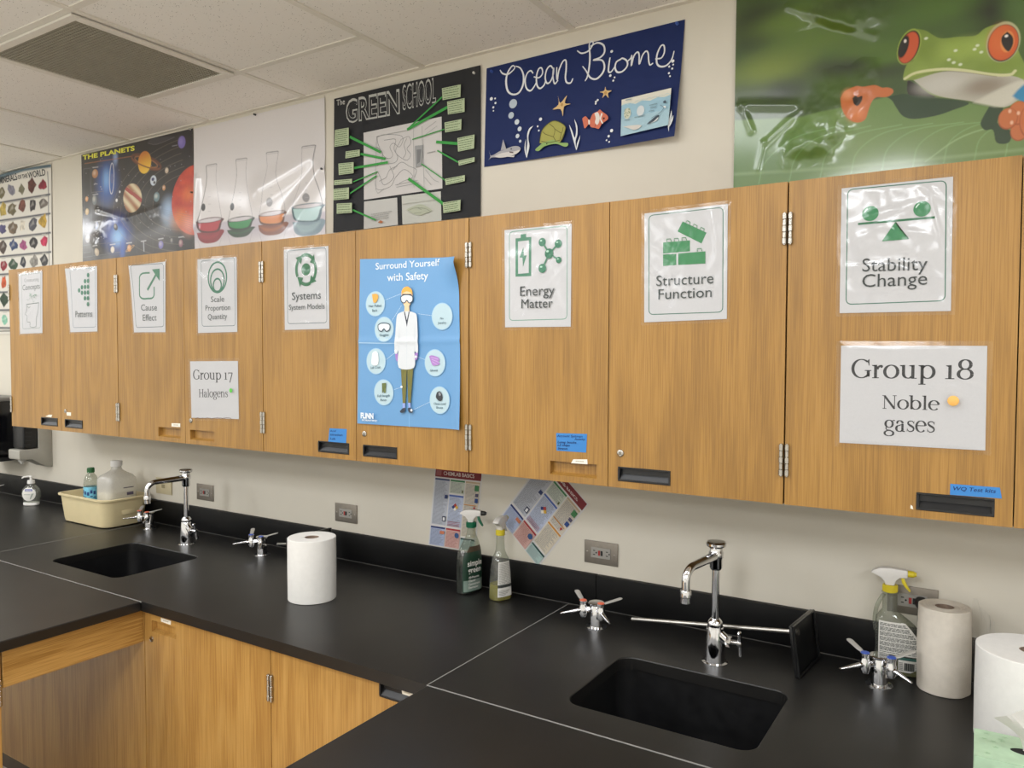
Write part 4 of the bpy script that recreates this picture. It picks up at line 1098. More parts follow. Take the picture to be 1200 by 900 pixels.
def sleeve(quadM, Y, grow, amp, seed, parent, O, n=64, extra=None):
    """wrinkled clear pocket over a sheet: grid slightly larger than the paper, edges reaching back to the door"""
    Q = quadM; cx = sum(p[0] for p in Q)/4; cz = sum(p[1] for p in Q)/4
    sg = lambda v: 1 if v > 0 else -1
    Q = [(p[0]+sg(p[0]-cx)*grow, p[1]+sg(p[1]-cz)*grow) for p in Q]
    R = random.Random(seed); folds = []
    for k in range(9):
        a = R.uniform(0, PI); folds.append((R.uniform(.05, .95), R.uniform(.05, .95), math.cos(a), math.sin(a), R.uniform(.012, .03), R.uniform(.5, 1.0)*amp, R.uniform(.12, .35)))
    vs = []; fs = []
    for j in range(n+1):
        for i in range(n+1):
            u, v = i/n, j/n; p = sub(sub(Q[0], Q[1], u), sub(Q[3], Q[2], u), v)
            e = min(1, 14*min(u, 1-u, v, 1-v))
            h = 0
            for (fu, fv, c, s_, w_, a, ln) in folds:
                du, dv = u-fu, v-fv; al = du*c+dv*s_; ac = -du*s_+dv*c
                h += a*math.exp(-(ac/w_)**2)*math.exp(-(al/ln)**2)
            h += amp*.9*(noise.noise(Vector((u*3, v*3, seed)))+.55*noise.noise(Vector((u*9, v*8, seed+5)))+.12*noise.noise(Vector((u*22, v*18, seed+5))))
            if extra: h += extra(p[0], p[1])
            vs.append((p[0]-O[0], Y-.0012*(.3+.7*e)-max(0, .0022+h)*e-O[1]-.0022, p[1]-O[2]))
    for j in range(n):
        for i in range(n): k = j*(n+1)+i; fs.append((k, k+1, k+n+2, k+n+1))
    g = G().add(vs, fs); return g.obj('clear_sleeve', SLEEVE, parent, smooth=180)
SG = '#3f875b'; SGD = '#1f6540'; INK = '#4a4d4c'; PW_ = '#c4c3c4'; BORD = '#3f6f5c'
def sign(label, view, quad, frame, draw, name='laminated_sign', seed=1, amp=.0016, disp=None, bcol=BORD, fr=.013, fw=.0022):
    A = Art(YF, view, disp, base=.0012)
    A.sheet(quad, PW_, 14)
    if frame: A.frame(frame, fr, fw, bcol)
    draw(A)
    xs = [p[0] for p in A.quad]; zs = [p[1] for p in A.quad]
    O = ((min(xs)+max(xs))/2, YF, min(zs))
    t = thing(name, label, 'sign', O, group='science concept signs')
    A.obj('sheet', PAPER, t, O)
    sleeve(A.quad, YF, .008, amp, seed, t, O, extra=disp)
    return t
# 1 --- Concept (first door)
V = View(10, 305, 9.475, YF)
def d(A):
    A.text('Crosscutting', (180, 243), (340, 228), (180, 205), '#858888'); A.text('Concepts', (160, 335), (352, 315), (160, 275), '#59625e')
    A.stroke([(208, 490), (340, 472)], 8, '#5f6f68')
    A.stroke([(206, 485), (208, 545), (190, 600), (210, 615), (212, 685), (245, 690), (245, 738), (310, 735), (312, 650), (330, 580), (338, 500), (340, 470)], 5, '#6b7a74', smooth=3)
    A.stroke([(215, 510), (232, 530), (246, 512)], 5, '#6b7a74', smooth=4)
    r = random.Random(3)
    for k in range(11):
        x, y = r.uniform(215, 325), r.uniform(395, 455)
        A.stroke([(x, y), (x+r.uniform(-14, 14), y+r.uniform(-16, 16)), (x+r.uniform(-14, 14), y+r.uniform(-16, 16))], 4, '#7f9a8b')
    A.stroke([(265, 430), (250, 365), (242, 380)], 5, SG); A.stroke([(270, 405), (300, 385), (322, 382)], 5, SG); A.stroke([(240, 400), (262, 372)], 5, SG)
sign('narrow-looking Concept sign with a head outline on the leftmost door', V, [(115, 152), (378, 120), (380, 808), (132, 818)], [(148, 165), (362, 138), (358, 750), (160, 762)], d, seed=1, bcol='#8a9590')
# 2 --- Patterns
V = View(10, 305, 9.475, YF)
def d(A):
    for x, ys in ((788, (335,)), (820, (300, 362)), (855, (233, 297, 360, 422)), (890, (165, 230, 295, 358, 422, 487))):
        for y in ys: A.ell((x, y), 14, 25, '#38735a', n=20)
    A.text('Patterns', (750, 632), (938, 625), (750, 565), '#666c6a')
def curl2(x, z):
    x0, z0 = W(79, 315, YF); t = max(0, 1-math.hypot((x-x0)/.05, (z-z0)/.10)); return .007*t*t
sign('Patterns sign with a triangle of green dots and a bent upper left corner', V, [(640, 95), (985, 65), (990, 790), (690, 800)], [(688, 108), (965, 82), (972, 742), (722, 748)], d, seed=2, disp=curl2, bcol='#6d7d86')
# 3 --- Cause Effect
V = View(140, 295, 8.571, YF)
def d(A):
    A.stroke([(308, 212), (262, 214), (228, 222), (207, 250), (205, 300), (205, 420), (212, 452), (240, 472), (290, 470), (330, 466), (350, 440), (352, 400), (352, 352)], 17, '#46795f', smooth=5)
    A.stroke([(285, 385), (375, 222)], 27, '#46795f'); A.poly([(330, 178), (408, 170), (408, 295)], '#46795f')
    A.text('Cause', (222, 592), (382, 590), (222, 530), '#4a5150'); A.text('Effect', (240, 694), (378, 690), (240, 632), '#4a5150')
def curl3(x, z):
    x0, z0 = W(150, 310, YF); t = max(0, 1-math.hypot((x-x0)/.075, (z-z0)/.15)); return .008*t*t
sign('Cause Effect sign with a green arrow and a lifted upper left corner', V, [(105, 142), (465, 98), (465, 808), (150, 810)], [(122, 138), (445, 118), (448, 752), (172, 762)], d, seed=3, disp=curl3, bcol='#4d5e62')
# 4 --- Scale Proportion Quantity
V = View(215, 290, 4.286, YF)
def d(A):
    A.ring((172, 150), 46, 76, 9, '#38735a'); A.ring((172, 165), 34, 56, 9, '#38735a'); A.ring((172, 190), 20, 33, 9, '#38735a')
    A.text('Scale', (140, 275), (207, 272), (140, 247), '#4c5352'); A.text('Proportion', (113, 318), (237, 314), (113, 291), '#4c5352'); A.text('Quantity', (125, 363), (222, 358), (125, 336), '#4c5352')
sign('Scale Proportion Quantity sign with three nested green ovals', V, [(72, 60), (268, 48), (272, 424), (75, 430)], [(90, 68), (258, 52), (262, 393), (95, 396)], d, seed=4, bcol='#5d6f70')
# 5 --- Systems
V = View(325, 280, 7.83, YF)
def d(A):
    c = '#2c6a45'
    A.ell((266, 280), 42, 56, c)
    def arrow(a0, a1):
        C = (268, 282); pts = [(C[0]+88*math.cos(math.radians(a)), C[1]-136*math.sin(math.radians(a))) for a in np.linspace(a0, a1, 12)]
        A.stroke(pts, 32, c)
        a = math.radians(a1); q = math.radians(a1-34)
        f = lambda r, an: (C[0]+88*r*math.cos(an), C[1]-136*r*math.sin(an))
        A.poly([f(.62, a), f(1.34, a), f(1.03, q)], c)
    arrow(118, 52); arrow(28, -36); arrow(-62, -118); arrow(-152, -216)
    A.text('Systems', (140, 560), (405, 548), (140, 492), '#3c4342'); A.text('System Models', (112, 652), (440, 640), (112, 604), '#4c5352')
sign('Systems sign with a ring of four green arrows around a dot', V, [(62, 100), (470, 65), (480, 825), (72, 835)], [(92, 110), (450, 80), (458, 768), (98, 778)], d, seed=5, bcol='#5a6a6d')
# 6 --- Energy Matter
V = View(585, 260, 6.92, YF)
def d(A):
    c = '#457d62'
    A.poly([(135, 135), (263, 122), (262, 440), (135, 445)], c); A.poly([(155, 160), (243, 150), (242, 415), (156, 422)], PW_)
    A.poly([(178, 102), (222, 97), (222, 145), (178, 150)], c)
    A.poly([(200, 205), (168, 290), (192, 290), (196, 368), (226, 272), (203, 274)], c)
    ctr = (410, 258)
    for p, r in (((352, 165), 29), ((483, 178), 29), ((487, 310), 22), ((355, 378), 31)):
        A.stroke([ctr, p], 15, c); A.ell(p, r, r*1.18, '#38765a'); A.ell((p[0]-r*.3, p[1]-r*.4), r*.32, r*.25, '#a9ccb9')
    A.ell(ctr, 34, 41, '#2f7052'); A.ell((398, 240), 12, 9, '#a9ccb9')
    A.text('Energy', (176, 602), (455, 592), (176, 525), '#373d3c'); A.text('Matter', (186, 702), (440, 695), (186, 628), '#373d3c')
sign('Energy Matter sign with a green battery and molecule', V, [(45, 68), (590, 15), (582, 850), (50, 855)], [(85, 82), (552, 32), (552, 788), (85, 800)], d, seed=6, bcol='#6d9a86')
# 7 --- Structure Function
V = View(740, 230, 5.806, YF)
def d(A):
    c = '#35804f'
    for q in ([(350, 172), (512, 248), (478, 322), (315, 240)], [(217, 315), (400, 300), (400, 375), (217, 390)], [(217, 397), (307, 392), (307, 468), (217, 475)], [(320, 390), (505, 375), (505, 458), (320, 468)]): A.poly(q, c)
    def stud(x, y, dx, dy, h=16):
        A.stroke([(x, y), (x+h*dy*1.1, y-h*dx*1.0), (x+22*dx+h*dy*1.1, y+26*dy-h*dx), (x+26*dx, y+26*dy)], 5, c)
    for x, y in ((372, 182), (420, 206), (468, 228)): stud(x, y, 1, .42)
    for x, y in ((243, 312), (295, 308), (347, 303), (452, 377)): stud(x, y, 1.2, -.08)
    A.text('Structure', (172, 612), (560, 592), (172, 542), '#3a4341'); A.text('Function', (186, 702), (548, 686), (186, 634), '#3a4341')
sign('Structure Function sign with green building blocks', V, [(90, 118), (657, 52), (650, 835), (88, 858)], [(120, 132), (625, 75), (622, 788), (120, 805)], d, seed=7)
# 8 --- Stability Change
V = View(970, 200, 5, YF)
def d(A):
    c = '#3f8f5a'
    A.stroke([(178, 313), (628, 274)], 13, SGD)
    for x, y, r in ((250, 252, 49), (553, 225, 51)):
        A.ell((x, y), r, r*.9, '#347f50'); A.ring((x, y), r*.72, r*.66, 6, '#cfe3d6', 115, 165, 14)
    P = [(398, 305), (472, 400), (322, 412)]
    A.poly(P, '#347f50'); A.stroke(P+[P[0], P[1]], 9, '#347f50')
    A.text('Stability', (203, 592), (585, 582), (203, 517), '#2f3534'); A.text('Change', (203, 684), (583, 668), (203, 610), '#2f3534')
sign('Stability Change sign with a green seesaw balance', V, [(82, 105), (735, 35), (722, 822), (70, 835)], [(118, 112), (695, 58), (688, 762), (108, 784)], d, seed=8, amp=.0026)
# ---- serif letters (hand drawn with a modulated pen)
def arc(cx, cy, rx, ry, a0, a1, n=20): return [(cx+rx*math.cos(math.radians(a0+(a1-a0)*k/n)), cy+ry*math.sin(math.radians(a0+(a1-a0)*k/n))) for k in range(n+1)]
def seg(*p): return list(p)
TK, TN = .145, .05
SER = {}
def stem(x, y0, y1, sl=.09, top='full', bot='full', w=TK):
    out = [('w', [(x, y0), (x, y1)], w)]
    if bot: out.append(('w', [(x-w/2-sl, y0+.0225), (x+w/2+sl, y0+.0225)], .045))
    if top == 'full': out.append(('w', [(x-w/2-sl, y1-.0225), (x+w/2+sl, y1-.0225)], .045))
    if top == 'flag': out.append(('p', [(x-w/2-.10, y1-.045), (x-w/2, y1-.085), (x-w/2, y1-.14), (x+w/2, y1-.05), (x+w/2, y1+.005), (x-w/2+.02, y1-.01), (x-w/2-.10, y1-.005)], 0))
    return out
XH = .70
SER['G'] = (.98, [('c', arc(.50, .5, .42, .485, 48, 305), 0), ('w', [(.83, .08), (.83, .40)], TK), ('w', [(.66, .40), (.98, .40)], .045), ('c', arc(.52, .5, .40, .485, 298, 328, 6), 0), ('p', [(.76, .86), (.80, .94), (.86, 1.0), (.88, 1.0), (.88, .66), (.845, .66), (.82, .80)], 0)])
SER['r'] = (.56, stem(.20, 0, XH, top='flag')+[('c', arc(.50, .30, .26, .37, 152, 88, 8), 0), ('d', (.475, .62), .075)])
SER['o'] = (.76, [('c', arc(.38, XH/2, .305, .335, 0, 360, 40), 0)])
SER['u'] = (.84, stem(.19, .22, XH, top='flag', bot=None)+stem(.62, 0, XH, top='flag', bot=None)+[('c', arc(.405, .26, .215, .235, 180, 320, 14), 0), ('w', [(.66, .0225), (.80, .0225)], .045)])
SER['p'] = (.82, stem(.20, -.30, XH, top='flag')+[('c', arc(.44, XH/2, .285, .325, -150, 150, 34), 0)])
SER['b'] = (.80, stem(.16, .02, 1.03, top='flag', bot=None)+[('c', arc(.42, XH/2, .285, .325, -155, 155, 34), 0)])
SER['1'] = (.56, stem(.29, 0, XH, .13, top='flag'))
SER['8'] = (.78, [('c', arc(.39, .735, .235, .235, 0, 360, 34), 0), ('c', arc(.39, .26, .29, .25, 0, 360, 36), 0)])
SER['7'] = (.68, [('w', [(.06, XH-.04), (.63, XH-.04)], .085), ('w', [(.06, XH), (.075, XH-.22)], .035), ('w', [(.60, XH-.05), (.27, -.28)], .12)])
SER['H'] = (1.06, stem(.22, 0, 1, .10)+stem(.84, 0, 1, .10)+[('w', [(.22, .52), (.84, .52)], .05)])
SER['N'] = (1.0, stem(.18, 0, 1, .10, top=None, w=.055)+stem(.83, 0, 1, .10, bot=None, w=.055)+[('w', [(.17, .96), (.83, .02)], .15), ('w', [(.02, .9775), (.22, .9775)], .045)])
SER['l'] = (.40, stem(.20, 0, 1.03, top='flag'))
SER['e'] = (.70, [('c', arc(.365, XH/2, .29, .335, 8, 318, 34), 0), ('w', [(.09, .395), (.65, .395)], .05)])
SER['a'] = (.70, [('w', [(.47, .10), (.47, .48)], TK), ('c', arc(.29, .47, .20, .20, 10, 150, 12), 0), ('d', (.125, .535), .065), ('c', arc(.28, .19, .21, .185, 75, 335, 22), 0), ('w', [(.28, .40), (.47, .43)], .05), ('c', arc(.59, .14, .13, .13, 185, 290, 8), 0)])
SER['g'] = (.74, [('c', arc(.34, .46, .235, .225, 0, 360, 32), 0), ('c', arc(.34, -.12, .285, .165, 0, 360, 34), 0), ('w', [(.17, .28), (.13, .17), (.20, .07), (.45, .05)], .075), ('w', [(.52, .60), (.62, .68), (.72, .66)], .06)])
SER['s'] = (.58, [('v', [(.49, .53), (.40, .645), (.26, .655), (.14, .60), (.13, .50), (.24, .405), (.38, .33), (.48, .23), (.46, .10), (.34, .03), (.20, .03), (.08, .14)], (.04, .06, .06, .09, .11, .13, .13, .11, .09, .06, .06, .04)), ('w', [(.505, .66), (.49, .47)], .03), ('w', [(.065, .02), (.08, .23)], .03)])
SER['n'] = (.86, stem(.20, 0, XH, .07, top='flag')+stem(.65, 0, .45, .07, top=None)+[('c', arc(.43, .43, .22, .245, 0, 150, 14), 0)])
def serif(A, body, bl, br, top, col):
    B0, B1, T = A.V(bl), A.V(br), A.V(top); tot = sum(.32 if ch == ' ' else SER[ch][0] for ch in body); sx = (B1[0]-B0[0])/tot; sz = T[1]-B0[1]; sk = (B1[1]-B0[1])/(B1[0]-B0[0])
    x = 0; A.layer += 1
    mp = lambda p: (B0[0]+(x+p[0])*sx, B0[1]+p[1]*sz+(x+p[0])*sx*sk)
    def pen(pts, ws):
        l, r = [], []; n = len(pts)
        for i in range(n):
            a, b_ = pts[max(i-1, 0)], pts[min(i+1, n-1)]; dx, dy = b_[0]-a[0], b_[1]-a[1]; q = math.hypot(dx, dy) or 1
            w_ = ws[i] if isinstance(ws, (list, tuple)) else (ws if ws else TN+(TK+.01-TN)*abs(dy/q)**1.6)
            l.append(mp((pts[i][0]-dy/q*w_/2, pts[i][1]+dx/q*w_/2))); r.append(mp((pts[i][0]+dy/q*w_/2, pts[i][1]-dx/q*w_/2)))
        A.tri(l+r, [(i, i+1, n+i+1, n+i) for i in range(n-1)], col, split=None, lift=False)
    for ch in body:
        if ch == ' ': x += .32; continue
        for kind, pts, w_ in SER[ch][1]:
            if kind == 'd': A.tri([mp((pts[0]+w_*math.cos(2*PI*k/16), pts[1]+w_*math.sin(2*PI*k/16))) for k in range(16)], [tuple(range(16))], col, split=None, lift=False)
            elif kind == 'p': P = [mp(p) for p in pts]; A.tri(P, geometry.tessellate_polygon([[Vector((p[0], p[1], 0)) for p in P]]), col, split=None, lift=False)
            elif kind == 'v':
                P = smoothpts(pts, 4); pen(P, list(np.interp(np.linspace(0, 1, len(P)), np.linspace(0, 1, len(w_)), w_)))
            else: pen(pts, w_)
        x += SER[ch][0]
def dot(A, c, r, col): A.ell(c, r, r*1.02, col)
def plain_sign(label, V, quad, draw, seed, amp, disp=None):
    A = Art(YF, V, disp, base=.0012); A.sheet(quad, '#c3c2c3', 12); draw(A)
    xs = [p[0] for p in A.quad]; zs = [p[1] for p in A.quad]; O = ((min(xs)+max(xs))/2, YF, min(zs))
    t = thing('group_sign', label, 'sign', O, group='element group signs'); A.obj('sheet', PAPER, t, O)
    sleeve(A.quad, YF, .010, amp, seed, t, O, extra=disp); return t
V = View(970, 395, 6, YF)
def d(A):
    serif(A, 'Group 18', (165, 287), (1030, 298), (165, 155), '#2a2a2c'); serif(A, 'Noble', (380, 503), (785, 515), (380, 408), '#2f2f31'); serif(A, 'gases', (395, 660), (758, 672), (395, 547), '#2f2f31')
ts = plain_sign('white Group 18 Noble gases sign on the rightmost full door', V, [(95, 60), (1122, 62), (1108, 797), (83, 742)], d, 21, .0014)
V17 = View(215, 290, 4.286, YF)
def d(A):
    serif(A, 'Group 17', (50, 663), (250, 664), (50, 614), '#333335'); serif(A, 'Halogens', (78, 752), (226, 752), (78, 712), '#333335')
    r = random.Random(2)
    A.stroke([(60+k*5.5, 857+r.uniform(-2, 2)) for k in range(34)], 2.2, '#6b4a38')
plain_sign('white Group 17 Halogens sign under the nested ovals sign', V17, [(35, 572), (275, 570), (280, 862), (42, 855)], d, 22, .0014)
def dot_sticker(label, V, c, r, col):
    C = V(c); rr = r*V.mz(c)
    g = G(); g.lathe([(0, .0006), (rr*.96, .0006), (rr, .0003), (rr, 0), (0, 0)], 28, T=Matrix.Rotation(PI/2, 4, 'X'))
    return tag(g.obj('sign_sticker', pm('dot_'+col[1:], col, rough=.5, var=.03), loc=(C[0], YF-.0093, C[1])), label, 'sticker', 'round dot stickers')
dot_sticker('round orange dot sticker on the Group 18 sign', V, (884, 447), 36, '#efb55e')
dot_sticker('round green dot sticker on the Group 17 sign', V17, (248, 718), 11, '#56c23e')
# ---- blue tapes with handwriting, and small white labels
TAPE = printed('blue_painters_tape', .6, .3)
def tape(label, V, quad, words, ink='#16285a'):
    A = Art(YF, V, base=.0006); A.sheet(quad, '#3f82c4')
    for w_ in words: A.text(w_[0], w_[1], w_[2], w_[3], ink, bold=.012, shear=.18)
    return tag(A.obj('tape_label', TAPE), label, 'tape label', 'blue tape labels')
V = View(1060, 555, 8.571, YF)
tape('blue tape reading WQ Test Kits above the rightmost finger pull', V, [(460, 102), (958, 140), (978, 250), (456, 212)], [('WQ Test kits', (488, 165), (918, 195), (488, 128))])
V = View(640, 500, 15, YF)
tape('blue tape with five handwritten lines under the Energy Matter sign', V, [(178, 112), (720, 125), (735, 330), (185, 425)][:0] or [(178, 112), (722, 128), (705, 455), (185, 420)], [('Account Spitman', (195, 180), (640, 190), (195, 140)), ('Activity', (500, 235), (690, 240), (500, 198)), ('Lump books', (205, 288), (535, 298), (205, 250)), ('LS chips', (205, 340), (420, 345), (205, 302)), ('Straws', (210, 398), (380, 402), (210, 362))])
V = View(380, 495, 30, YF)
tape('blue tape with three handwritten lines left of the safety poster', V, [(190, 205), (800, 235), (770, 745), (140, 700)], [('Acid', (205, 330), (420, 335), (205, 265)), ('titration', (215, 460), (650, 480), (215, 385)), ('Lab', (215, 595), (400, 610), (215, 530))])
def lab(label, V, quad, Y=YF, mark=True):
    A = Art(Y, V, base=.0005); A.sheet(quad, '#efe9da')
    if mark:
        a, b_, c, d_ = quad; A.lines(sub(a, c, .2), sub(b_, d_, .2), sub(c, a, .25), sub(d_, b_, .25), 1, .25*abs(d_[1]-a[1]), '#b9b09c')
    return tag(A.obj('label_sticker', PAPER), label, 'label', 'small white label stickers')
lab('white label sticker above the wooden finger pull under the Energy Matter sign', View(640, 500, 15, YF), [(480, 572), (725, 575), (730, 660), (440, 640)])
lab('white label sticker below the Cause Effect sign', View(0, 450, 3.529, YF), [(710, 162), (746, 163), (746, 178), (710, 176)])
lab('white label sticker beside the lock on the second door from the left', View(0, 440, 7.5, YF), [(585, 322), (625, 325), (625, 355), (588, 352)], mark=False)
lab('torn white paper scrap above the finger pull of the leftmost door', View(0, 440, 7.5, YF), [(432, 345), (460, 345), (452, 368), (400, 360)], mark=False)
lab('white label sticker on the lower door above its wooden finger pull', View(170, 705, 4.618, YB), [(86, 87), (141, 104), (139, 126), (88, 108)], YB)
lab('white label sticker on the lower door beside the near worktop', View(300, 530, 2.727, YB), [(465, 755), (507, 765), (497, 782), (468, 772)], YB)
lab('tiny white paper scrap left of the rightmost finger pull', View(1060, 555, 8.571, YF), [(62, 312), (80, 325), (88, 358), (58, 350)], mark=False)
# ------------------------------------------------------------------ picture posters: inks on a fine grid
class Canvas:
    def __init__(s, quadM, nx, nz, col, Y=0.0):
        s.Q = quadM; s.nx, s.nz, s.Y = nx, nz, Y
        u, v = np.meshgrid(np.linspace(0, 1, nx+1), np.linspace(0, 1, nz+1)); s.u, s.v = u.ravel(), v.ravel()
        q = [np.array(p) for p in quadM]
        P = ((q[0][None]*(1-s.u)[:, None]+q[1][None]*s.u[:, None])*(1-s.v)[:, None]+(q[3][None]*(1-s.u)[:, None]+q[2][None]*s.u[:, None])*s.v[:, None])
        s.X, s.Z = P[:, 0], P[:, 1]
        s.aa = 0.75*abs(q[0][1]-q[3][1])/nz
        s.C = np.tile(np.array(lin(col))[None], (len(s.X), 1)); s.V = None
        s.text = []
    def n(s, f, seed=0, det=2):
        """cheap smooth value noise 0..1 at frequency f per metre"""
        out = np.zeros(len(s.X)); amp = .5; tot = 0
        for o in range(det):
            x, z = s.X*f*2**o+seed*7.3+31.7, s.Z*f*2**o+seed*3.1+17.9; xi, zi = np.floor(x).astype(int), np.floor(z).astype(int); fx, fz = x-xi, z-zi
            fx, fz = fx*fx*(3-2*fx), fz*fz*(3-2*fz)
            h = lambda a, b: np.mod(np.sin((a*127.1+b*311.7+seed*74.7+o*19.19))*43758.5453, 1)
            out += amp*((h(xi, zi)*(1-fx)+h(xi+1, zi)*fx)*(1-fz)+(h(xi, zi+1)*(1-fx)+h(xi+1, zi+1)*fx)*fz); tot += amp; amp *= .5
        return out/tot
    def put(s, idx, a, col):
        c = np.array(lin(col)) if isinstance(col, str) or isinstance(col, tuple) and not isinstance(col, np.ndarray) else col
        a = np.clip(a, 0, 1)[:, None]; s.C[idx] = s.C[idx]*(1-a)+c*a
    def box(s, x0, x1, z0, z1): return np.nonzero((s.X > x0) & (s.X < x1) & (s.Z > z0) & (s.Z < z1))[0]
    def segd(s, i, P, closed=False):
        x, z = s.X[i], s.Z[i]; d = np.full(len(i), 1e9)
        for a, b in zip(P, list(P[1:])+([P[0]] if closed else [])):
            ex, ez = b[0]-a[0], b[1]-a[1]; L2 = ex*ex+ez*ez+1e-12
            t = np.clip(((x-a[0])*ex+(z-a[1])*ez)/L2, 0, 1); d = np.minimum(d, np.hypot(x-a[0]-t*ex, z-a[1]-t*ez))
        return d
    def polyM(s, P, col, soft=0, alpha=1.0, tex=None):
        xs = [p[0] for p in P]; zs = [p[1] for p in P]; m_ = max(soft, s.aa)*1.5
        i = s.box(min(xs)-m_, max(xs)+m_, min(zs)-m_, max(zs)+m_)
        if not len(i): return
        x, z = s.X[i], s.Z[i]; ins = np.zeros(len(i), bool)
        for a, b in zip(P, P[1:]+[P[0]]):
            c = (a[1] > z) != (b[1] > z)
            with np.errstate(divide='ignore', invalid='ignore'): ins ^= c & (x < (b[0]-a[0])*(z-a[1])/(b[1]-a[1]+1e-15)+a[0])
        d = s.segd(i, P, True); sd = np.where(ins, -d, d); w = max(soft, s.aa)
        a = np.clip(.5-sd/(2*w), 0, 1)*alpha
        s.put(i, a, col if tex is None else tex(i))
    def poly(s, pts, col, sm=0, **k):
        P = s.V.many(pts)
        if sm: P = smoothpts(P+[P[0]], sm)[:-1]
        s.polyM([tuple(p) for p in P], col, **k)
    def ell(s, c, rx, ry, col, soft=0, alpha=1.0, rot=0, tex=None):
        """rot in degrees, anticlockwise on the wall; rx, ry in traced units along photo x and y"""
        C = s.V(c); a, b = rx*s.V.mx(c), ry*s.V.mz(c); m_ = max(a, b)*(1+2*soft)+s.aa
        i = s.box(C[0]-m_, C[0]+m_, C[1]-m_, C[1]+m_)
        if not len(i): return
        r = math.radians(rot); dx, dz = s.X[i]-C[0], s.Z[i]-C[1]; p = (dx*math.cos(r)+dz*math.sin(r))/a; q = (-dx*math.sin(r)+dz*math.cos(r))/b
        e = np.hypot(p, q); w = max(soft, s.aa/min(a, b)); al = np.clip((1+w-e)/(2*w), 0, 1)
        if soft: al = al*al*(3-2*al)
        s.put(i, al*alpha, col if tex is None else tex(i, p, q))
    def ring(s, c, rx, ry, w, col, rot=0, a0=0, a1=360, alpha=1, soft=0):
        C = s.V(c); a, b = rx*s.V.mx(c), ry*s.V.mz(c); r = math.radians(rot)
        P = []
        for k in range(49):
            t = math.radians(a0+(a1-a0)*k/48); x, z = a*math.cos(t), b*math.sin(t); P.append((C[0]+x*math.cos(r)-z*math.sin(r), C[1]+x*math.sin(r)+z*math.cos(r)))
        s.strokeM(P, w*s.V.mz(c), col, alpha, soft)
    def strokeM(s, P, w, col, alpha=1, soft=0):
        xs = [p[0] for p in P]; zs = [p[1] for p in P]; m_ = w+max(soft, s.aa)*2
        i = s.box(min(xs)-m_, max(xs)+m_, min(zs)-m_, max(zs)+m_)
        if not len(i): return
        sd = s.segd(i, P)-w/2; ww = max(soft, s.aa); s.put(i, np.clip(.5-sd/(2*ww), 0, 1)*alpha, col)
    def stroke(s, pts, w, col, sm=0, **k):
        P = s.V.many(pts)
        if sm: P = smoothpts(P, sm)
        s.strokeM([tuple(p) for p in P], w*s.V.mz(pts[0]), col, **k)
    def obj(s, name, mat, disp=None, words=None):
        """words: an Art holding lettering that rides on the same bent sheet"""
        N = len(s.X); y = np.full(N, s.Y-.0012)
        dd = np.array([disp(a, b, c, d) for a, b, c, d in zip(s.X, s.Z, s.u, s.v)]) if disp else np.zeros(N)
        y -= dd
        O = ((s.X.min()+s.X.max())/2, s.Y, s.Z.min())
        vs = np.stack([s.X-O[0], y-O[1], s.Z-O[2]], 1); nx, nz = s.nx, s.nz
        k = (np.arange(nz)[:, None]*(nx+1)+np.arange(nx)[None]).ravel(); F = np.stack([k, k+1, k+nx+2, k+nx+1], 1)
        V = vs.tolist(); FF = F.tolist(); cols = s.C
        if words:
            o = len(V); V += [(a-O[0], b-O[1]-.0012, c-O[2]) for a, b, c in words.v]; FF += [tuple(i+o for i in f) for f in words.f]
            wc = np.zeros((len(words.v), 3))
            for f, c in zip(words.f, words.c):
                for i in f: wc[i] = c
            cols = np.concatenate([cols, wc])
        me = bpy.data.meshes.new(name); me.from_pydata(V, [], FF); me.materials.append(mat)
        at = me.color_attributes.new('Ink', 'FLOAT_COLOR', 'POINT')
        at.data.foreach_set('color', np.concatenate([cols, np.ones((len(cols), 1))], 1).astype(np.float32).ravel())
        me.polygons.foreach_set('use_smooth', [True]*len(me.polygons)); me.update()
        ob = bpy.data.objects.new(name, me); COL.objects.link(ob); ob.location = O
        return ob
def ridge(x, z, p, q, w):
    """height 0..1 of a soft fold running from p to q (metres) with half width w"""
    ex, ez = q[0]-p[0], q[1]-p[1]; L2 = ex*ex+ez*ez; t = max(0, min(1, ((x-p[0])*ex+(z-p[1])*ez)/L2))
    d = math.hypot(x-p[0]-t*ex, z-p[1]-t*ez); return math.exp(-(d/w)**2)
POST = 'pictures hung above the cabinets'
# ---- tree frog
Q = [(-.2243, 2.742), (.690, 2.742), (.690, 2.136), (-.2262, 2.136)]
K = Canvas(Q, 600, 400, '#41592a'); VA = View(860, 0, 4.183, 0); VB = View(1030, 0, 4.5, 0)
i_ = np.arange(len(K.X)); nn = K.n(6, 2); K.put(i_, np.clip((nn-.45)*3, 0, 1)*.7, '#54702c'); nn = K.n(5, 8); K.put(i_, np.clip((nn-.5)*3, 0, 1)*.6, '#2c3c1c')
K.V = VA
for c, rx, ry, col, al in (((110, 130), 120, 110, '#1d2713', .9), ((300, 110), 190, 60, '#64802e', .8), ((420, 200), 260, 50, '#5f7a2c', .7), ((170, 350), 170, 70, '#76892e', .9), ((590, 310), 200, 50, '#1c2714', .9), ((250, 450), 110, 55, '#22301a', .85), ((60, 470), 90, 50, '#3a4d26', .6), ((640, 250), 150, 40, '#5b7a30', .6), ((680, 130), 120, 70, '#465f2b', .6), ((520, 40), 160, 40, '#2c3a1d', .6)): K.ell(c, rx, ry, col, soft=.9, alpha=al)
K.V = VB
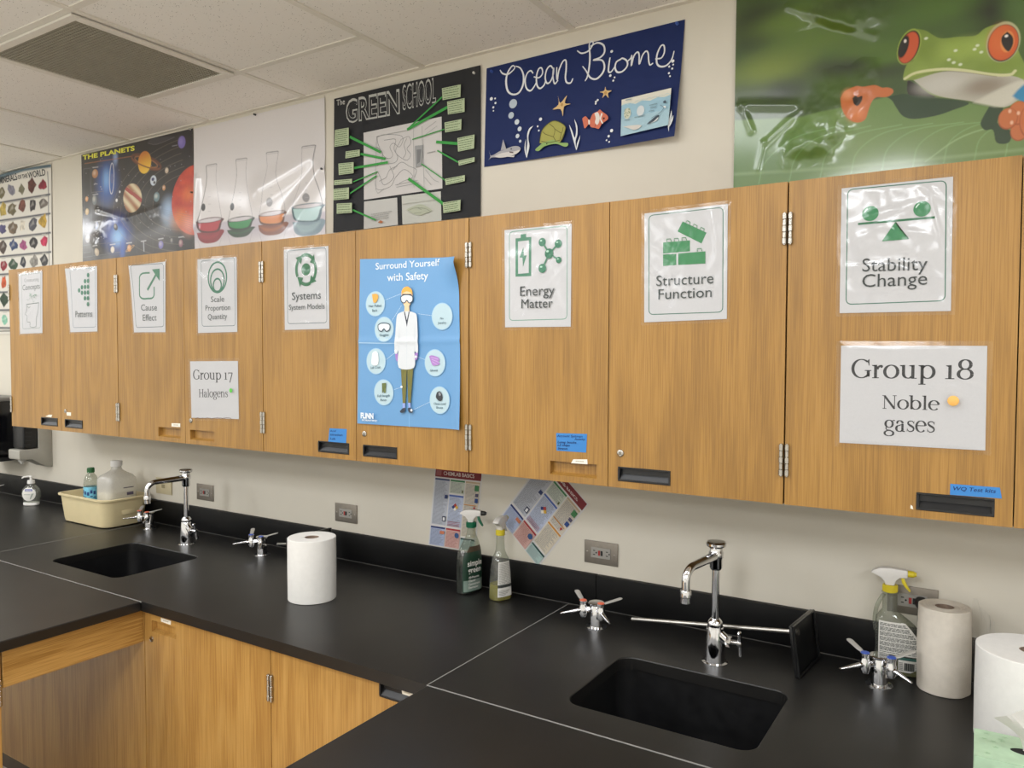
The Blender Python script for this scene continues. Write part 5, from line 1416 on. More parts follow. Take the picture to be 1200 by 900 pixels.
for c, rx, ry, col, al in (((585, 70), 120, 110, '#11160c', .95), ((740, 30), 90, 90, '#4a6a30', .8), ((300, 60), 190, 70, '#50702c', .8), ((60, 300), 110, 50, '#55752c', .8), ((60, 380), 120, 35, '#2b3b1d', .8), ((120, 170), 90, 60, '#4a6a2b', .6), ((430, 150), 120, 50, '#44602a', .7)): K.ell(c, rx, ry, col, soft=.9, alpha=al)
# leaf
leafpx = [(856, 142), (900, 140), (940, 138), (985, 129), (1020, 119), (1045, 113), (1070, 112), (1120, 119), (1160, 126), (1200, 131), (1330, 150), (1330, 260), (856, 260)]
LV = View(0, 0, 1, 0); K.V = LV
K.polyM([LV(p) for p in leafpx], '#5f8f4e', soft=.003, tex=lambda i: (np.array(lin('#557a3c'))[None]*(1-K.n(9, 5)[i])[:, None]+np.array(lin('#738f4e'))[None]*K.n(9, 5)[i][:, None]))
K.poly([(1000, 140), (1200, 135), (1330, 170), (1330, 240), (960, 230)], '#7d9457', soft=.05, alpha=.5)
for k in range(9):
    x0 = 890+k*36
    K.stroke([(x0, 216-k*4), (x0+8, 190-k*4), (x0+40, 165-k*3), (x0+95, 150-k*1.5)], .7, '#93bd7f', 5, alpha=.55, soft=.002)
K.stroke([(1085, 190), (1130, 160), (1200, 140)], 1.2, '#a9c894', 5, alpha=.6, soft=.002); K.stroke([(860, 205), (1000, 196), (1200, 176)], 3, '#a3bd8c', 4, alpha=.35, soft=.004)
K.V = VB
K.poly([(40, 515), (90, 505), (155, 500), (300, 520), (475, 545), (390, 585), (300, 615), (190, 632), (130, 618), (95, 575), (70, 535)], '#223d20', 4)
K.poly([(585, 560), (655, 572), (625, 650), (690, 690), (700, 720), (680, 758), (620, 755), (602, 690), (560, 690), (536, 660), (550, 620)], '#223d20', 4)
K.poly([(152, 425), (200, 450), (300, 515), (230, 510), (155, 500)], '#17120d', 3)
head = [(205, 158), (250, 168), (285, 190), (330, 208), (420, 200), (510, 193), (560, 155), (640, 130), (705, 150), (738, 210), (735, 270), (765, 335), (800, 420), (790, 560), (765, 520), (740, 540), (660, 570), (560, 555), (450, 530), (310, 515), (240, 480), (190, 430), (135, 428), (132, 395), (150, 345), (190, 310)]
gA, gB = np.array(lin('#6f8732')), np.array(lin('#8ea449'))
K.poly(head, '#8aa63a', 4, tex=lambda i: gA[None]*(1-K.n(22, 3)[i])[:, None]+gB[None]*K.n(22, 3)[i][:, None])
K.ell((260, 270), 70, 60, '#6b8228', soft=.8, alpha=.6); K.ell((450, 260), 130, 50, '#a9bf58', soft=.8, alpha=.5); K.ell((640, 350), 90, 35, '#788f30', soft=.7, alpha=.6)
K.poly([(185, 428), (330, 384), (450, 380), (600, 402), (690, 402), (765, 430), (765, 500), (720, 540), (660, 568), (560, 552), (470, 535), (320, 512), (240, 470)], '#b7b3a6', 4)
K.ell((330, 450), 120, 45, '#c6c4bb', soft=.7, alpha=.8); K.ell((560, 460), 110, 45, '#857766', soft=.8, alpha=.8); K.poly([(500, 545), (640, 470), (760, 425), (765, 470), (660, 565)], '#d0cdbd', 3, soft=.004, alpha=.8)
K.poly([(705, 510), (740, 470), (790, 440), (790, 540), (730, 528)], '#2f86b2', 3, soft=.003)
K.stroke([(138, 420), (200, 388), (330, 370), (450, 376), (600, 398), (690, 398), (718, 378)], 14, '#cfcf9c', 4); K.stroke([(150, 432), (230, 400), (340, 382), (450, 386), (620, 408)], 3, '#6d6a4c', 4, alpha=.7)
# eyes
K.ell((160, 252), 60, 92, '#9db24a', rot=-14); K.ell((160, 254), 55, 86, '#2a120a', rot=-14)
K.ell((158, 256), 49, 80, '#c9542c', rot=-14); K.ell((132, 252), 25, 58, '#0c0706', rot=-14); K.ell((140, 222), 7, 9, '#f2e6df')
K.ell((655, 226), 90, 105, '#b2b58a'); K.ell((655, 232), 82, 96, '#180b07'); K.ell((656, 230), 78, 91, '#cf5b28'); K.ell((640, 215), 60, 70, '#dc7136', soft=.6, alpha=.6)
K.ell((677, 224), 37, 56, '#e08a4a'); K.poly([(677, 172), (705, 200), (706, 240), (682, 276), (650, 240), (648, 200)], '#0b0606', 4); K.ell((672, 195), 9, 7, '#f7efe8')
for x, y in ((405, 272), (250, 208), (520, 245), (540, 280), (370, 320), (395, 335), (430, 345), (505, 265)): K.ell((x, y), 10, 7, '#e4ead0', soft=.5, alpha=.8)
# orange feet
K.V = VA; OR, OD = '#c46c38', '#a04c20'
K.poly([(528, 490), (548, 455), (600, 430), (640, 432), (690, 422), (722, 432), (753, 448), (756, 476), (705, 480), (680, 500), (662, 545), (645, 590), (605, 605), (560, 585), (535, 540)], OR, 4)
K.ell((600, 560), 40, 35, '#e38a52', soft=.7, alpha=.7); K.ell((560, 470), 24, 26, '#e8a070', soft=.7, alpha=.6); K.poly([(585, 488), (600, 475), (612, 482), (632, 476), (630, 500), (610, 525), (592, 515)], '#241a10', 3)
K.V = VB
K.poly([(-10, 474), (40, 466), (72, 474), (76, 494), (45, 515), (-10, 512)], OR, 4)
for c, rx, ry in (((740, 695), 48, 52), ((735, 600), 56, 62), ((680, 630), 52, 56), ((800, 640), 60, 90)): K.ell(c, rx, ry, OD); K.ell((c[0], c[1]-3), rx*.93, ry*.93, OR)
for c in ((690, 590), (735, 600), (700, 650)): K.ell(c, 8, 10, '#f2c8a6', soft=.6, alpha=.8)
pA, pB, pC, pD, pE, pF, pG = VA((330, 540)), VA((500, 640)), VA((150, 700)), VA((440, 430)), VA((40, 520)), VA((300, 520)), VA((420, 800))
pH, pI, pJ = VA((270, 40)), VA((690, 180)), VA((560, 20)); pK, pL = VA((90, 640)), VA((120, 830)); pM = VA((600, 600))
def bulge(x, z, c, sx, sz): return math.exp(-((x-c[0])/sx)**2-((z-c[1])/sz)**2)
def tent(x, z, xc, hw, zt, zb, amp):
    """sheet standing off the wall: leans out from zt down to near zb, then returns"""
    q = math.exp(-abs((x-xc)/hw)**3.2)
    s_ = (zt-z)/(zt-zb)
    if s_ <= 0 or s_ >= 1: return 0
    p = s_/.74 if s_ < .74 else math.cos((s_-.74)/.26*PI/2)**2
    return amp*q*p
fa, fb = VA((440, 385)), VA((430, 800)); fc = VA((600, 178)); fd, fe = VA((330, 545)), VA((160, 700))
def dispf(x, z, u, v):
    h = .003*noise.noise(Vector((x*3, z*3, 1)))+.006
    if u < .66:
        wob = .030*noise.noise(Vector((x*11, z*11, 5)))+.012*noise.noise(Vector((x*34, z*34, 8)))
        xs_ = x-.45*(z-fb[1]-.1); a = tent(xs_+wob, z+wob*.9, fa[0]+.0, .062, fa[1]+.02, fb[1]-.01, .021); b_ = tent(x+wob, z+wob*.8+.22*(x-fc[0]), fc[0]-.04, .085, fc[1]+.15, fc[1]+.01, .016)
        h += a+b_
        cr = min(1, (a+b_)/.008)
        h += cr*(.0016*noise.noise(Vector((x*30+z*14, z*26, 3)))+.0007*noise.noise(Vector((x*75, z*65, 7))))
        h += .003*ridge(x, z, pE, pF, .012)+.0035*ridge(x, z, pH, pI, .010)+.0025*ridge(x, z, pE, pK, .009)+.002*ridge(x, z, fd, fe, .010)+.002*ridge(x, z, pC, pL, .008)
    return max(0.0005, h)
tag(K.obj('frog_poster', GLOSSP, dispf), 'glossy poster of a red-eyed green tree frog on a leaf', 'poster', POST)
# ---- the planets
K = Canvas([W(96.5, 182), (-2.681, 2.741), (-2.681, 2.134), (-3.605, 2.134)], 230, 260, '#141318'); V = K.V = View(85, 150, 5.806, 0)
i_ = np.arange(len(K.X)); K.put(i_, np.clip((K.n(7, 4)-.5)*2, 0, 1)*.5, '#3a2a22')
K.ell((240, 370), 55, 120, '#2c62b8', soft=.9, alpha=.95); K.ell((235, 350), 22, 60, '#7fb2e8', soft=.9, alpha=.8)
K.ell((310, 720), 75, 110, '#2350b0', soft=.8, alpha=.95); K.ell((315, 740), 35, 50, '#8ac0f0', soft=.9, alpha=.9); K.ell((345, 830), 16, 60, '#2b5cb8', soft=.8, alpha=.8)
K.ell((660, 560), 40, 70, '#a9c4e6', soft=.95, alpha=.8); K.ell((297, 205), 14, 40, '#9fb8e8', soft=.9, alpha=.8); K.ell((110, 720), 40, 60, '#8c8a92', soft=.8, alpha=.7)
for k in range(6): K.ring((830, 470), 290+k*62, 175+k*48, 1.6, '#8d8473', rot=0, a0=100, a1=262, alpha=.75)
rA, rB = np.array(lin('#a81a14')), np.array(lin('#e0542a'))
K.ell((838, 490), 160, 238, '#b3241a', rot=0, tex=lambda i, p, q: rA[None]*(1-K.n(28, 6, 3)[i]**1.5)[:, None]+rB[None]*(K.n(28, 6, 3)[i]**1.5)[:, None])
K.ell((740, 620), 50, 60, '#e88a3a', soft=.9, alpha=.6); K.ell((800, 450), 40, 50, '#e07a30', soft=.9, alpha=.5); K.ell((800, 660), 40, 60, '#f0b0a0', soft=.9, alpha=.6)
K.ring((505, 232), 104, 36, 20, '#5c2f1c', rot=-19, a0=0, a1=360); K.ring((505, 232), 82, 26, 9, '#94603a', rot=-19)
yA, yB = np.array(lin('#c9761c')), np.array(lin('#edc23a'))
K.ell((495, 235), 45, 76, '#d99524', rot=10, tex=lambda i, p, q: yA[None]*(1-np.clip(.5-q*.6, 0, 1))[:, None]+yB[None]*np.clip(.5-q*.6, 0, 1)[:, None]); K.ring((505, 236), 100, 28, 9, '#7a4626', rot=-19, a0=185, a1=350)
def jup(i, p, q):
    s_ = .5+.5*np.sin(q*9+p*2.5+1.0); c = np.array(lin('#d9cba8'))[None]*s_[:, None]+np.array(lin('#a06a48'))[None]*(1-s_)[:, None]
    m_ = (np.abs(q-.28+p*.1) < .13)[:, None]; return np.where(m_, np.array(lin('#a03a34'))[None], c)
K.ell((412, 478), 64, 98, '#c9a47c', rot=-24, tex=jup)
K.ell((750, 98), 25, 42, '#7a6bb8'); K.ell((743, 90), 14, 24, '#9a8fd0', soft=.8, alpha=.7); K.stroke([(685, 125), (720, 118)], 4, '#9a9aa8')
K.poly([(515, 100), (560, 70), (700, 60), (640, 85), (580, 110)], '#33343a', 3); K.stroke([(520, 105), (580, 112), (700, 65)], 2.5, '#77777c', 3)
K.ring((272, 345), 15, 104, 7, '#d5d7df', rot=-4); K.ell((274, 345), 12, 34, '#5a6aa0')
for c, r, col in (((555, 358), 21, '#c9d4e0'), ((578, 470), 20, '#5f7f86'), ((647, 290), 12, '#c9b8a0'), ((628, 408), 11, '#c08a58'), ((305, 675), 14, '#2a2a33'), ((305, 493), 7, '#e8e8ea'), ((326, 435), 5, '#e8e8ea')): K.ell(c, r, r*1.65, col); K.ell((c[0]-r*.2, c[1]-r*.3), r*.5, r*.7, '#f0ece4', soft=.8, alpha=.45)
K.ell((552, 350), 10, 12, '#1b2f66'); K.ell((562, 372), 8, 10, '#3a3a3c')
for k in range(9): K.stroke([(480+k*9, 520+k*8), (640+k*20, 560+k*18), (820, 600+k*16)], 1.4, '#6a6a70', 3, alpha=.5)
for (x0, y0, x1, y1) in ((82, 280, 128, 850), (135, 268, 215, 440), (137, 440, 215, 640), (82, 800, 142, 880), (150, 795, 235, 870), (245, 785, 332, 855)):
    K.stroke([(x0, y0), (x1, y0-(x1-x0)*.12), (x1, y1-(x1-x0)*.12), (x0, y1), (x0, y0)], 2.2, '#6a6d74', alpha=.9)
for c, rx, ry, col in (((160, 312), 20, 30, '#b07848'), ((155, 490), 16, 34, '#5d666c'), ((102, 484), 10, 18, '#d0904a'), ((104, 570), 12, 22, '#c9a868'), ((172, 665), 11, 26, '#8a97b8'), ((175, 845), 15, 26, '#b8a58a'), ((278, 828), 13, 22, '#d8cfc0'), ((390, 818), 14, 24, '#d08a3a'), ((607, 795), 17, 27, '#6f68b0'), ((683, 768), 10, 20, '#4a4a52'), ((745, 785), 14, 26, '#8a5a6a'), ((110, 755), 16, 26, '#a8a8b0')): K.ell(c, rx, ry, col); K.ell((c[0]-rx*.2, c[1]-ry*.2), rx*.5, ry*.5, '#fff4e0', soft=.9, alpha=.35)
K.ring((395, 820), 30, 8, 3, '#d8a860', rot=20); K.stroke([(487, 775), (490, 838)], 7, '#c8ccd4'); K.stroke([(437, 770), (440, 850)], 3, '#44464c'); K.stroke([(550, 760), (553, 840)], 3, '#44464c')
r = random.Random(5)
for k in range(60): K.ell((r.uniform(90, 820), r.uniform(180, 780)), 1.6, 2.4, '#b8b8c0', alpha=.8)
for k in range(26): x, y = r.uniform(142, 210), r.choice((r.uniform(360, 425), r.uniform(540, 590), r.uniform(700, 760))); K.stroke([(x, y), (x+r.uniform(3, 9), y)], 4, '#b9b9bd')
for x, y in ((150, 805), (262, 795), (372, 785), (470, 772), (590, 757), (730, 745)): K.stroke([(x, y), (x+34, y-5)], 6, '#c9c9cc')
for x, y in ((145, 272), (143, 455), (160, 640)): K.stroke([(x, y), (x+36, y-5)], 5, '#b5b5ba')
K.stroke([(90, 244), (405, 194)], 5, '#a8663a', alpha=.8)
qa, qb, qc, qd, qe = V((170, 555)), V((390, 620)), V((600, 540)), V((85, 660)), V((180, 780))
def dispp(x, z, u=0, v=0):
    a, b_ = bulge(x, z, qb, .20, .040), bulge(x, z, qe, .06, .05)
    h = .003+.003*noise.noise(Vector((x*3, z*3, 4)))+.011*a+.009*b_+.004*ridge(x, z, qa, qb, .012)+.004*ridge(x, z, qb, qc, .012)
    h += (a+b_)*(.0022*noise.noise(Vector((x*24, z*30, 2)))+.0008*noise.noise(Vector((x*70, z*60, 7))))
    return max(.0004, h)
tag(K.obj('planets_poster', GLOSSP, dispp, None), 'dark poster titled THE PLANETS with the red sun at its right edge', 'poster', POST)
A2 = None
# ---- four flasks
K = Canvas([(-2.6755, 2.739), W(381.5, 114.8), (-1.852, 2.134), (-2.682, 2.134)], 250, 260, '#dedada'); V = K.V = View(220, 110, 5, 0)
K.poly([(30, 768), (820, 688), (820, 960), (30, 960)], '#c3bcc6', soft=.004); K.poly([(30, 860), (820, 790), (820, 960), (30, 960)], '#d6d1d4', soft=.02)
fl = [((112, 425), (173, 413), (112, 530), (170, 520), (62, 752), (205, 728), 45, '#b3313f', '#4a1018', 812, '#8a2030', 872, (95, 665), '#2c2c30'),
      ((285, 390), (350, 380), (287, 505), (345, 498), (238, 745), (388, 722), 45, '#1f8a48', '#0c2a18', 796, '#20402e', 838, (264, 662), '#2c2c30'),
      ((465, 350), (535, 340), (468, 475), (528, 465), (422, 712), (585, 690), 48, '#d9802c', '#5a2a0c', 768, '#7e3f20', 826, (485, 636), '#8f8d90'),
      ((675, 316), (755, 305), (680, 450), (747, 440), (625, 668), (795, 646), 60, '#b5d6d6', '#2f5560', 750, '#6f8996', 830, (702, 610), '#8f8d90')]
for tl, tr, nl, nr, bl, br, hh, lc, dk, yb, rc, yr, dp, dc in fl:
    mid = ((bl[0]+br[0])/2, (bl[1]+br[1])/2); w_ = (br[0]-bl[0])/2
    K.poly([(bl[0]-3, yb+4), (bl[0]+8, yr-18), (mid[0]-w_*.4, yr+4), (mid[0]+w_*.5, yr-4), (br[0]-2, yr-40), (br[0]+2, yb-18)], rc, 4); K.poly([(bl[0]+10, yb+14), (mid[0], yb+20), (br[0]-14, yb-2), (mid[0]+w_*.3, yr-26), (bl[0]+w_*.5, yr-20)], lc, 4, alpha=.35, soft=.006)
    for a, b in ((bl, yr), (br, yr-20)): K.stroke([(a[0]+(4 if a is bl else -4), b-6), (a[0]+(22 if a is bl else -18), b+50)], 2, '#a29ca4', alpha=.8)
    K.poly([(bl[0]-2, bl[1]), (bl[0]+3, yb-20), (bl[0]+w_*.3, yb), (mid[0]+w_*.1, yb+2), (br[0]-w_*.25, yb-10), (br[0]-3, br[1]+28), (br[0]+1, br[1])], dk, 4)
    K.poly([(bl[0]+6, bl[1]+10), (bl[0]+16, yb-16), (mid[0]-w_*.2, yb-6), (br[0]-w_*.45, yb-14), (br[0]-w_*.22, br[1]+34), (br[0]-w_*.24, br[1]+12)], lc, 3, soft=.002)
    K.ell(mid, w_*.97, 15, dk); K.ell((mid[0], mid[1]+1), w_*.90, 11, '#cfc9cd')
    dark = dc == '#2c2c30'
    K.stroke([tl, nl, (bl[0]+6, bl[1]-18), bl], 4.5 if bl[0] < 100 else 2.4, '#3a383e' if bl[0] < 400 else '#9a97a0', 3); K.stroke([tr, nr, (br[0]-6, br[1]-20), br], 4.5 if br[0] > 700 else 2.4, '#3c3a46' if br[0] > 700 else '#8d8a92', 3)
    K.stroke([tl, (tl[0]+4, tl[1]-5), (tr[0]-4, tr[1]-3), tr], 3.6, '#55545a'); K.stroke([(tl[0], tl[1]+6), (tr[0], tr[1]+6)], 1.6, '#a5a2a8')
    K.ell(dp, 12 if dark else 18, 22 if dark else 26, dc)
    for k in range(4): K.stroke([(mid[0]-10, nl[1]+75+k*42), (mid[0]+4, nl[1]+74+k*42)], 2, '#b5b2b8')
fq = [V((430, 560)), V((720, 380)), V((600, 700)), V((780, 450)), V((60, 500)), V((50, 780))]
def dispk(x, z, u, v):
    return max(.0004, .003+.003*noise.noise(Vector((x*3, z*3, 9)))+.010*ridge(x, z, fq[0], fq[1], .05)+.009*ridge(x, z, fq[2], fq[3], .035)+.008*ridge(x, z, fq[4], fq[5], .02))
tag(K.obj('flask_poster', GLOSSP, dispk), 'white poster with four flasks of red, green, orange and pale blue liquid', 'poster', POST)
# ---- minerals of the world
K = Canvas([(-4.515, 2.745), (-3.897, 2.736), (-3.905, 1.835), (-4.515, 1.835)], 170, 260, '#dcd8cf'); K.V = View(0, 185, 4.286, 0); V = K.V
zr = [W(60.2, y)[1] for y in (227.7, 250.6, 273.2, 295.4)]; dz = (zr[0]-zr[3])/3; zr = [zr[0]-dz*k for k in range(8)]
K.polyM([(-4.52, 2.76), (-3.89, 2.76), (-3.89, 2.72), (-4.15, 2.728), (-4.35, 2.722), (-4.52, 2.70)], '#5a707c', soft=.004)
cols = ['#6a6448', '#7a7886', '#6e6a55', '#5a2f26', '#8a2234', '#b09a4a', '#6a6146', '#6e4034', '#2e2a2c', '#6a625c', '#4a466e', '#6a5a48', '#c8c0b0', '#4a4a52', '#b8963a', '#4a3c34', '#2a3c66', '#9a4a78', '#262426', '#b82a50', '#8a1c2c', '#2e4a34', '#1c2230', '#8a8680', '#3a3a3c', '#b8502a', '#5a2c24', '#7a2030', '#888070', '#5a6a48', '#2e4030', '#8a8a80', '#5a5048', '#3a4a5a', '#707068', '#7fb8a0', '#4a6a58', '#6a5a78', '#a08a60', '#585048']
r = random.Random(11)
for k, z in enumerate(zr):
    K.strokeM([(-4.5, z+.012), (-3.915, z)], .010, '#55565c'); K.strokeM([(-4.5, z+.004), (-3.93, z-.008)], .004, '#9a9890')
    for j in range(5):
        cx = -4.432+j*.112; h = dz*.39*r.uniform(.82, 1.12); w_ = .052*r.uniform(.75, 1.1); cz = z+.022+h+(.004 if j < 3 else 0); col = cols[(k*5+j) % len(cols)]
        nS = r.choice((9, 11, 13)); P = [(cx+w_*r.uniform(.5, 1.1)*math.cos(2*PI*q/nS), cz+h*r.uniform(.55, 1.12)*math.sin(2*PI*q/nS)) for q in range(nS)]
        base = np.array(lin(col)); sd = r.randint(1, 99)
        K.polyM(P, col, tex=lambda i, b=base, sd=sd: b[None]*(.45+1.2*K.n(60, sd, 3)[i])[:, None])
        if r.random() < .5: K.polyM([(cx-w_*.5, cz-h*.2), (cx+w_*.1, cz+h*.6), (cx+w_*.3, cz)], '#d8d4cc', alpha=.35, soft=.006)
    for j in range(5): K.strokeM([(-4.45+j*.112, z-.002), (-4.41+j*.112, z-.003)], .004, '#b8b6ae')
K.strokeM([(-3.93, 2.70), (-3.935, 1.85)], .006, '#55565c'); K.strokeM([(-4.495, 2.70), (-4.50, 1.85)], .006, '#55565c')
for k in range(9): K.strokeM([(-4.49, 1.852-.0), (-3.94, 1.852)], .004, '#8a8880')
def dispm(x, z, u, v): return .002+.018*max(0, 1-v*9)*math.sin(PI*min(1, max(0, u)))+.002*noise.noise(Vector((x*4, z*4, 2)))+.002
mn = K.obj('mineral_poster', PAPER, dispm); tag(mn, 'tall poster of mineral samples in rows, at the far left', 'poster', POST)
def words_on(ob, V, items, off, disp):
    """lettering printed on a poster: a child sheet of ink that follows the poster's bend"""
    A = Art(0, V, disp, base=off)
    for it in items: A.text(*it[:5], **(it[5] if len(it) > 5 else {}))
    O = tuple(ob.location); A.obj('lettering', PAPER, ob, O, smooth=False); return A
words_on(mn, V, [('MINERALS', (8, 132), (103, 112), (8, 102), '#3a3a3c', {'bold': .02}), ('OF THE', (107, 110), (153, 101), (107, 92), '#3a3a3c', {'bold': .02}), ('WORLD', (156, 106), (236, 88), (156, 76), '#3a3a3c', {'bold': .02})], .002, lambda x, z: dispm(x, z, (x+4.515)/.612, (2.741-z)/.906))
pl = [o for o in SC.objects if o.name == 'planets_poster'][0]
words_on(pl, View(85, 150, 5.806, 0), [('THE PLANETS', (78, 219), (430, 153), (78, 190), '#e6e45a', {'bold': .035})], .002, dispp)
# ------------------------------------------------------------------ card posters
# ---- ocean biome (upper edge pinned, lower right corner hanging away from the wall)
V = View(565, 20, 4.898, 0)
oc = [(28, 296), (1166, 15), (1128, 700), (14, 862)]
bx, bz = V((1128, 700)); tx = V((1166, 15))[0]
def dispo(x, z):
    u = max(0, min(1, (x+1.09)/.70)); v = max(0, min(1, (2.707-z)/.345)); return .002+.030*(v**1.6)*(u**2.2)+.004*v*math.sin(u*5)**2
A = Art(0, V, dispo); A.sheet(oc, '#14265a', 26); N = '#e4e6e8'
def pv(k, s_): return dict()
O1 = [(105, 305), (120, 325), (150, 330), (182, 305), (190, 288), (175, 282), (150, 320), (140, 370), (150, 425), (180, 446), (215, 435), (238, 390), (240, 335), (222, 295), (195, 283)]
A.stroke(O1, [6, 9, 9, 7, 6, 8, 11, 13, 12, 10, 11, 12, 11, 8, 6], N, 5)
A.stroke([(296, 325), (282, 310), (262, 325), (250, 365), (258, 410), (280, 425), (300, 405), (318, 372)], [7, 9, 9, 10, 10, 10, 9, 7], N, 5)
A.stroke([(300, 345), (330, 350), (350, 325), (345, 295), (328, 300), (316, 340), (318, 390), (335, 412), (358, 395), (368, 370)], [7, 8, 9, 8, 9, 10, 10, 10, 9, 7], N, 5)
A.stroke([(412, 300), (395, 282), (374, 305), (366, 350), (376, 382), (396, 372), (412, 330), (414, 292), (410, 340), (420, 385), (440, 365)], [8, 9, 9, 9, 10, 9, 9, 9, 9, 9, 7], N, 5)
A.stroke([(432, 290), (432, 340), (436, 362), (444, 310), (466, 258), (484, 252), (486, 300), (482, 350), (490, 378), (512, 380), (525, 355)], [7, 9, 9, 9, 9, 9, 10, 10, 10, 9, 7], N, 5)
A.stroke([(548, 195), (575, 210), (615, 195), (640, 155), (632, 142), (618, 160), (622, 230), (618, 290), (608, 345), (595, 370)], [6, 9, 9, 8, 7, 8, 11, 11, 9, 6], N, 5)
A.stroke([(625, 170), (665, 150), (700, 165), (705, 205), (680, 235), (640, 250), (690, 250), (706, 285), (695, 325), (660, 358), (625, 350), (600, 310), (580, 285)], [7, 10, 11, 11, 10, 8, 9, 11, 12, 11, 10, 8, 6], N, 5)
A.stroke([(738, 235), (732, 275), (730, 315), (745, 318), (765, 290)], [8, 10, 10, 9, 7], N, 5); A.ell((747, 200), 8, 8, N)
A.stroke([(800, 245), (775, 262), (768, 295), (782, 320), (812, 315), (838, 285), (835, 255), (810, 240), (795, 250)], [9, 10, 11, 11, 10, 10, 10, 9, 8], N, 5)
A.stroke([(835, 262), (858, 240), (864, 225), (862, 285), (875, 230), (895, 205), (906, 220), (908, 275), (925, 225), (945, 200), (958, 212), (962, 255), (970, 280), (988, 270)], [7, 9, 9, 9, 9, 9, 9, 9, 9, 9, 9, 9, 9, 7], N, 5)
A.stroke([(1000, 245), (1035, 240), (1052, 205), (1048, 168), (1030, 172), (1010, 220), (1010, 270), (1030, 290), (1065, 285), (1095, 250), (1108, 200)], [8, 9, 9, 9, 9, 10, 11, 11, 10, 8, 6], N, 5)
for c, rr in (((183, 500), 25), ((172, 567), 18), ((206, 605), 15), ((222, 645), 13), ((210, 686), 12), ((226, 716), 8)): A.ell(c, rr*.9, rr*1.05, '#bcc8d2' if rr > 16 else '#d3dbe2')
for c, rr in (((58, 472), 9), ((80, 470), 5), ((82, 496), 6), ((70, 521), 6), ((71, 541), 4), ((344, 591), 9), ((328, 632), 5), ((335, 656), 5), ((672, 482), 6), ((662, 492), 6), ((661, 503), 5), ((757, 660), 9), ((741, 692), 7), ((729, 715), 5), ((745, 725), 5), ((744, 342), 7), ((769, 353), 5), ((762, 371), 6), ((1105, 262), 9), ((1085, 294), 6), ((1108, 283), 5), ((1103, 306), 6), ((1085, 333), 6), ((1092, 351), 5)): A.ell(c, rr, rr*1.1, '#e8eaec', n=14)
for q in ([(305, 630), (285, 660), (277, 700), (284, 745), (275, 790), (268, 815), (268, 770), (272, 720), (270, 680), (282, 645)], [(264, 705), (262, 750), (268, 812), (256, 770), (258, 730)], [(540, 590), (558, 630), (560, 680), (550, 720), (556, 772), (545, 740), (530, 690), (512, 625), (530, 660), (545, 700), (552, 650)], [(577, 685), (572, 715), (556, 772), (558, 735)], [(1110, 548), (1112, 590), (1100, 640), (1100, 678), (1092, 640), (1095, 610)], [(1122, 580), (1118, 615), (1100, 650), (1108, 610)]): A.spoly(q, '#dfe3e6', 3)
for q in ([(446, 455), (460, 500), (498, 455), (486, 500), (520, 505), (482, 520), (476, 577), (462, 535), (416, 537), (450, 508)], [(718, 405), (726, 428), (756, 430), (735, 445), (738, 473), (720, 455), (702, 472), (708, 446), (686, 438), (712, 430)]): A.spoly(q, '#dcbc85', 3); A.ell((sum(p[0] for p in q)/10, sum(p[1] for p in q)/10), 8, 10, '#c39a5e')
# shark
A.spoly([(48, 765), (62, 800), (110, 775), (128, 770), (185, 748), (222, 748), (234, 765), (210, 790), (165, 805), (110, 810), (66, 810), (45, 825), (58, 805)], '#a9a8ac', 3); A.spoly([(80, 803), (125, 785), (200, 775), (232, 768), (210, 790), (165, 805), (110, 812)], '#d4d0cc', 3); A.poly([(118, 772), (132, 706), (150, 762)], '#a9a8ac'); A.poly([(150, 806), (195, 810), (200, 800)], '#c9c7c6'); A.stroke([(170, 780), (192, 783)], 7, '#5a4a4a'); A.ell((180, 762), 4, 4, '#33333a')
# turtle
A.spoly([(345, 730), (358, 660), (400, 615), (440, 604), (488, 630), (492, 660), (468, 720), (420, 735)], '#a9a557', 4); A.spoly([(352, 738), (320, 768), (340, 776), (365, 755), (385, 745), (440, 735), (490, 752), (508, 745), (505, 730), (460, 728), (430, 712), (370, 725)], '#8fae68', 3)
for q in ([(400, 620), (432, 650), (425, 695)], [(432, 650), (470, 672), (480, 640)], [(470, 672), (462, 712)], [(425, 695), (380, 680), (362, 665)], [(425, 695), (440, 722)], [(355, 720), (400, 728), (462, 715)]): A.stroke(q, 4, '#6d6a35', 3)
A.stroke([(345, 730), (358, 660), (400, 615), (440, 604), (488, 630), (492, 660), (468, 720)], 4, '#5a5c30', 4); A.ell((388, 735), 3, 4, '#2a2a20')
# clownfish
A.spoly([(590, 590), (610, 578), (632, 600), (650, 565), (680, 550), (690, 540), (705, 552), (735, 575), (738, 598), (705, 622), (688, 650), (665, 645), (640, 640), (630, 622), (606, 648), (596, 620)], '#d0745a', 4)
A.spoly([(660, 562), (680, 556), (692, 590), (680, 628), (664, 615), (668, 590)], '#e4ddd6', 3); A.spoly([(700, 560), (708, 566), (700, 592), (712, 618), (704, 620), (692, 592)], '#e8e2dc', 3); A.spoly([(625, 598), (634, 602), (634, 625), (626, 622)], '#e8e2dc', 3); A.ell((716, 592), 5, 6, '#2a1c1a'); A.stroke([(664, 640), (668, 625)], 3, '#7a3020')
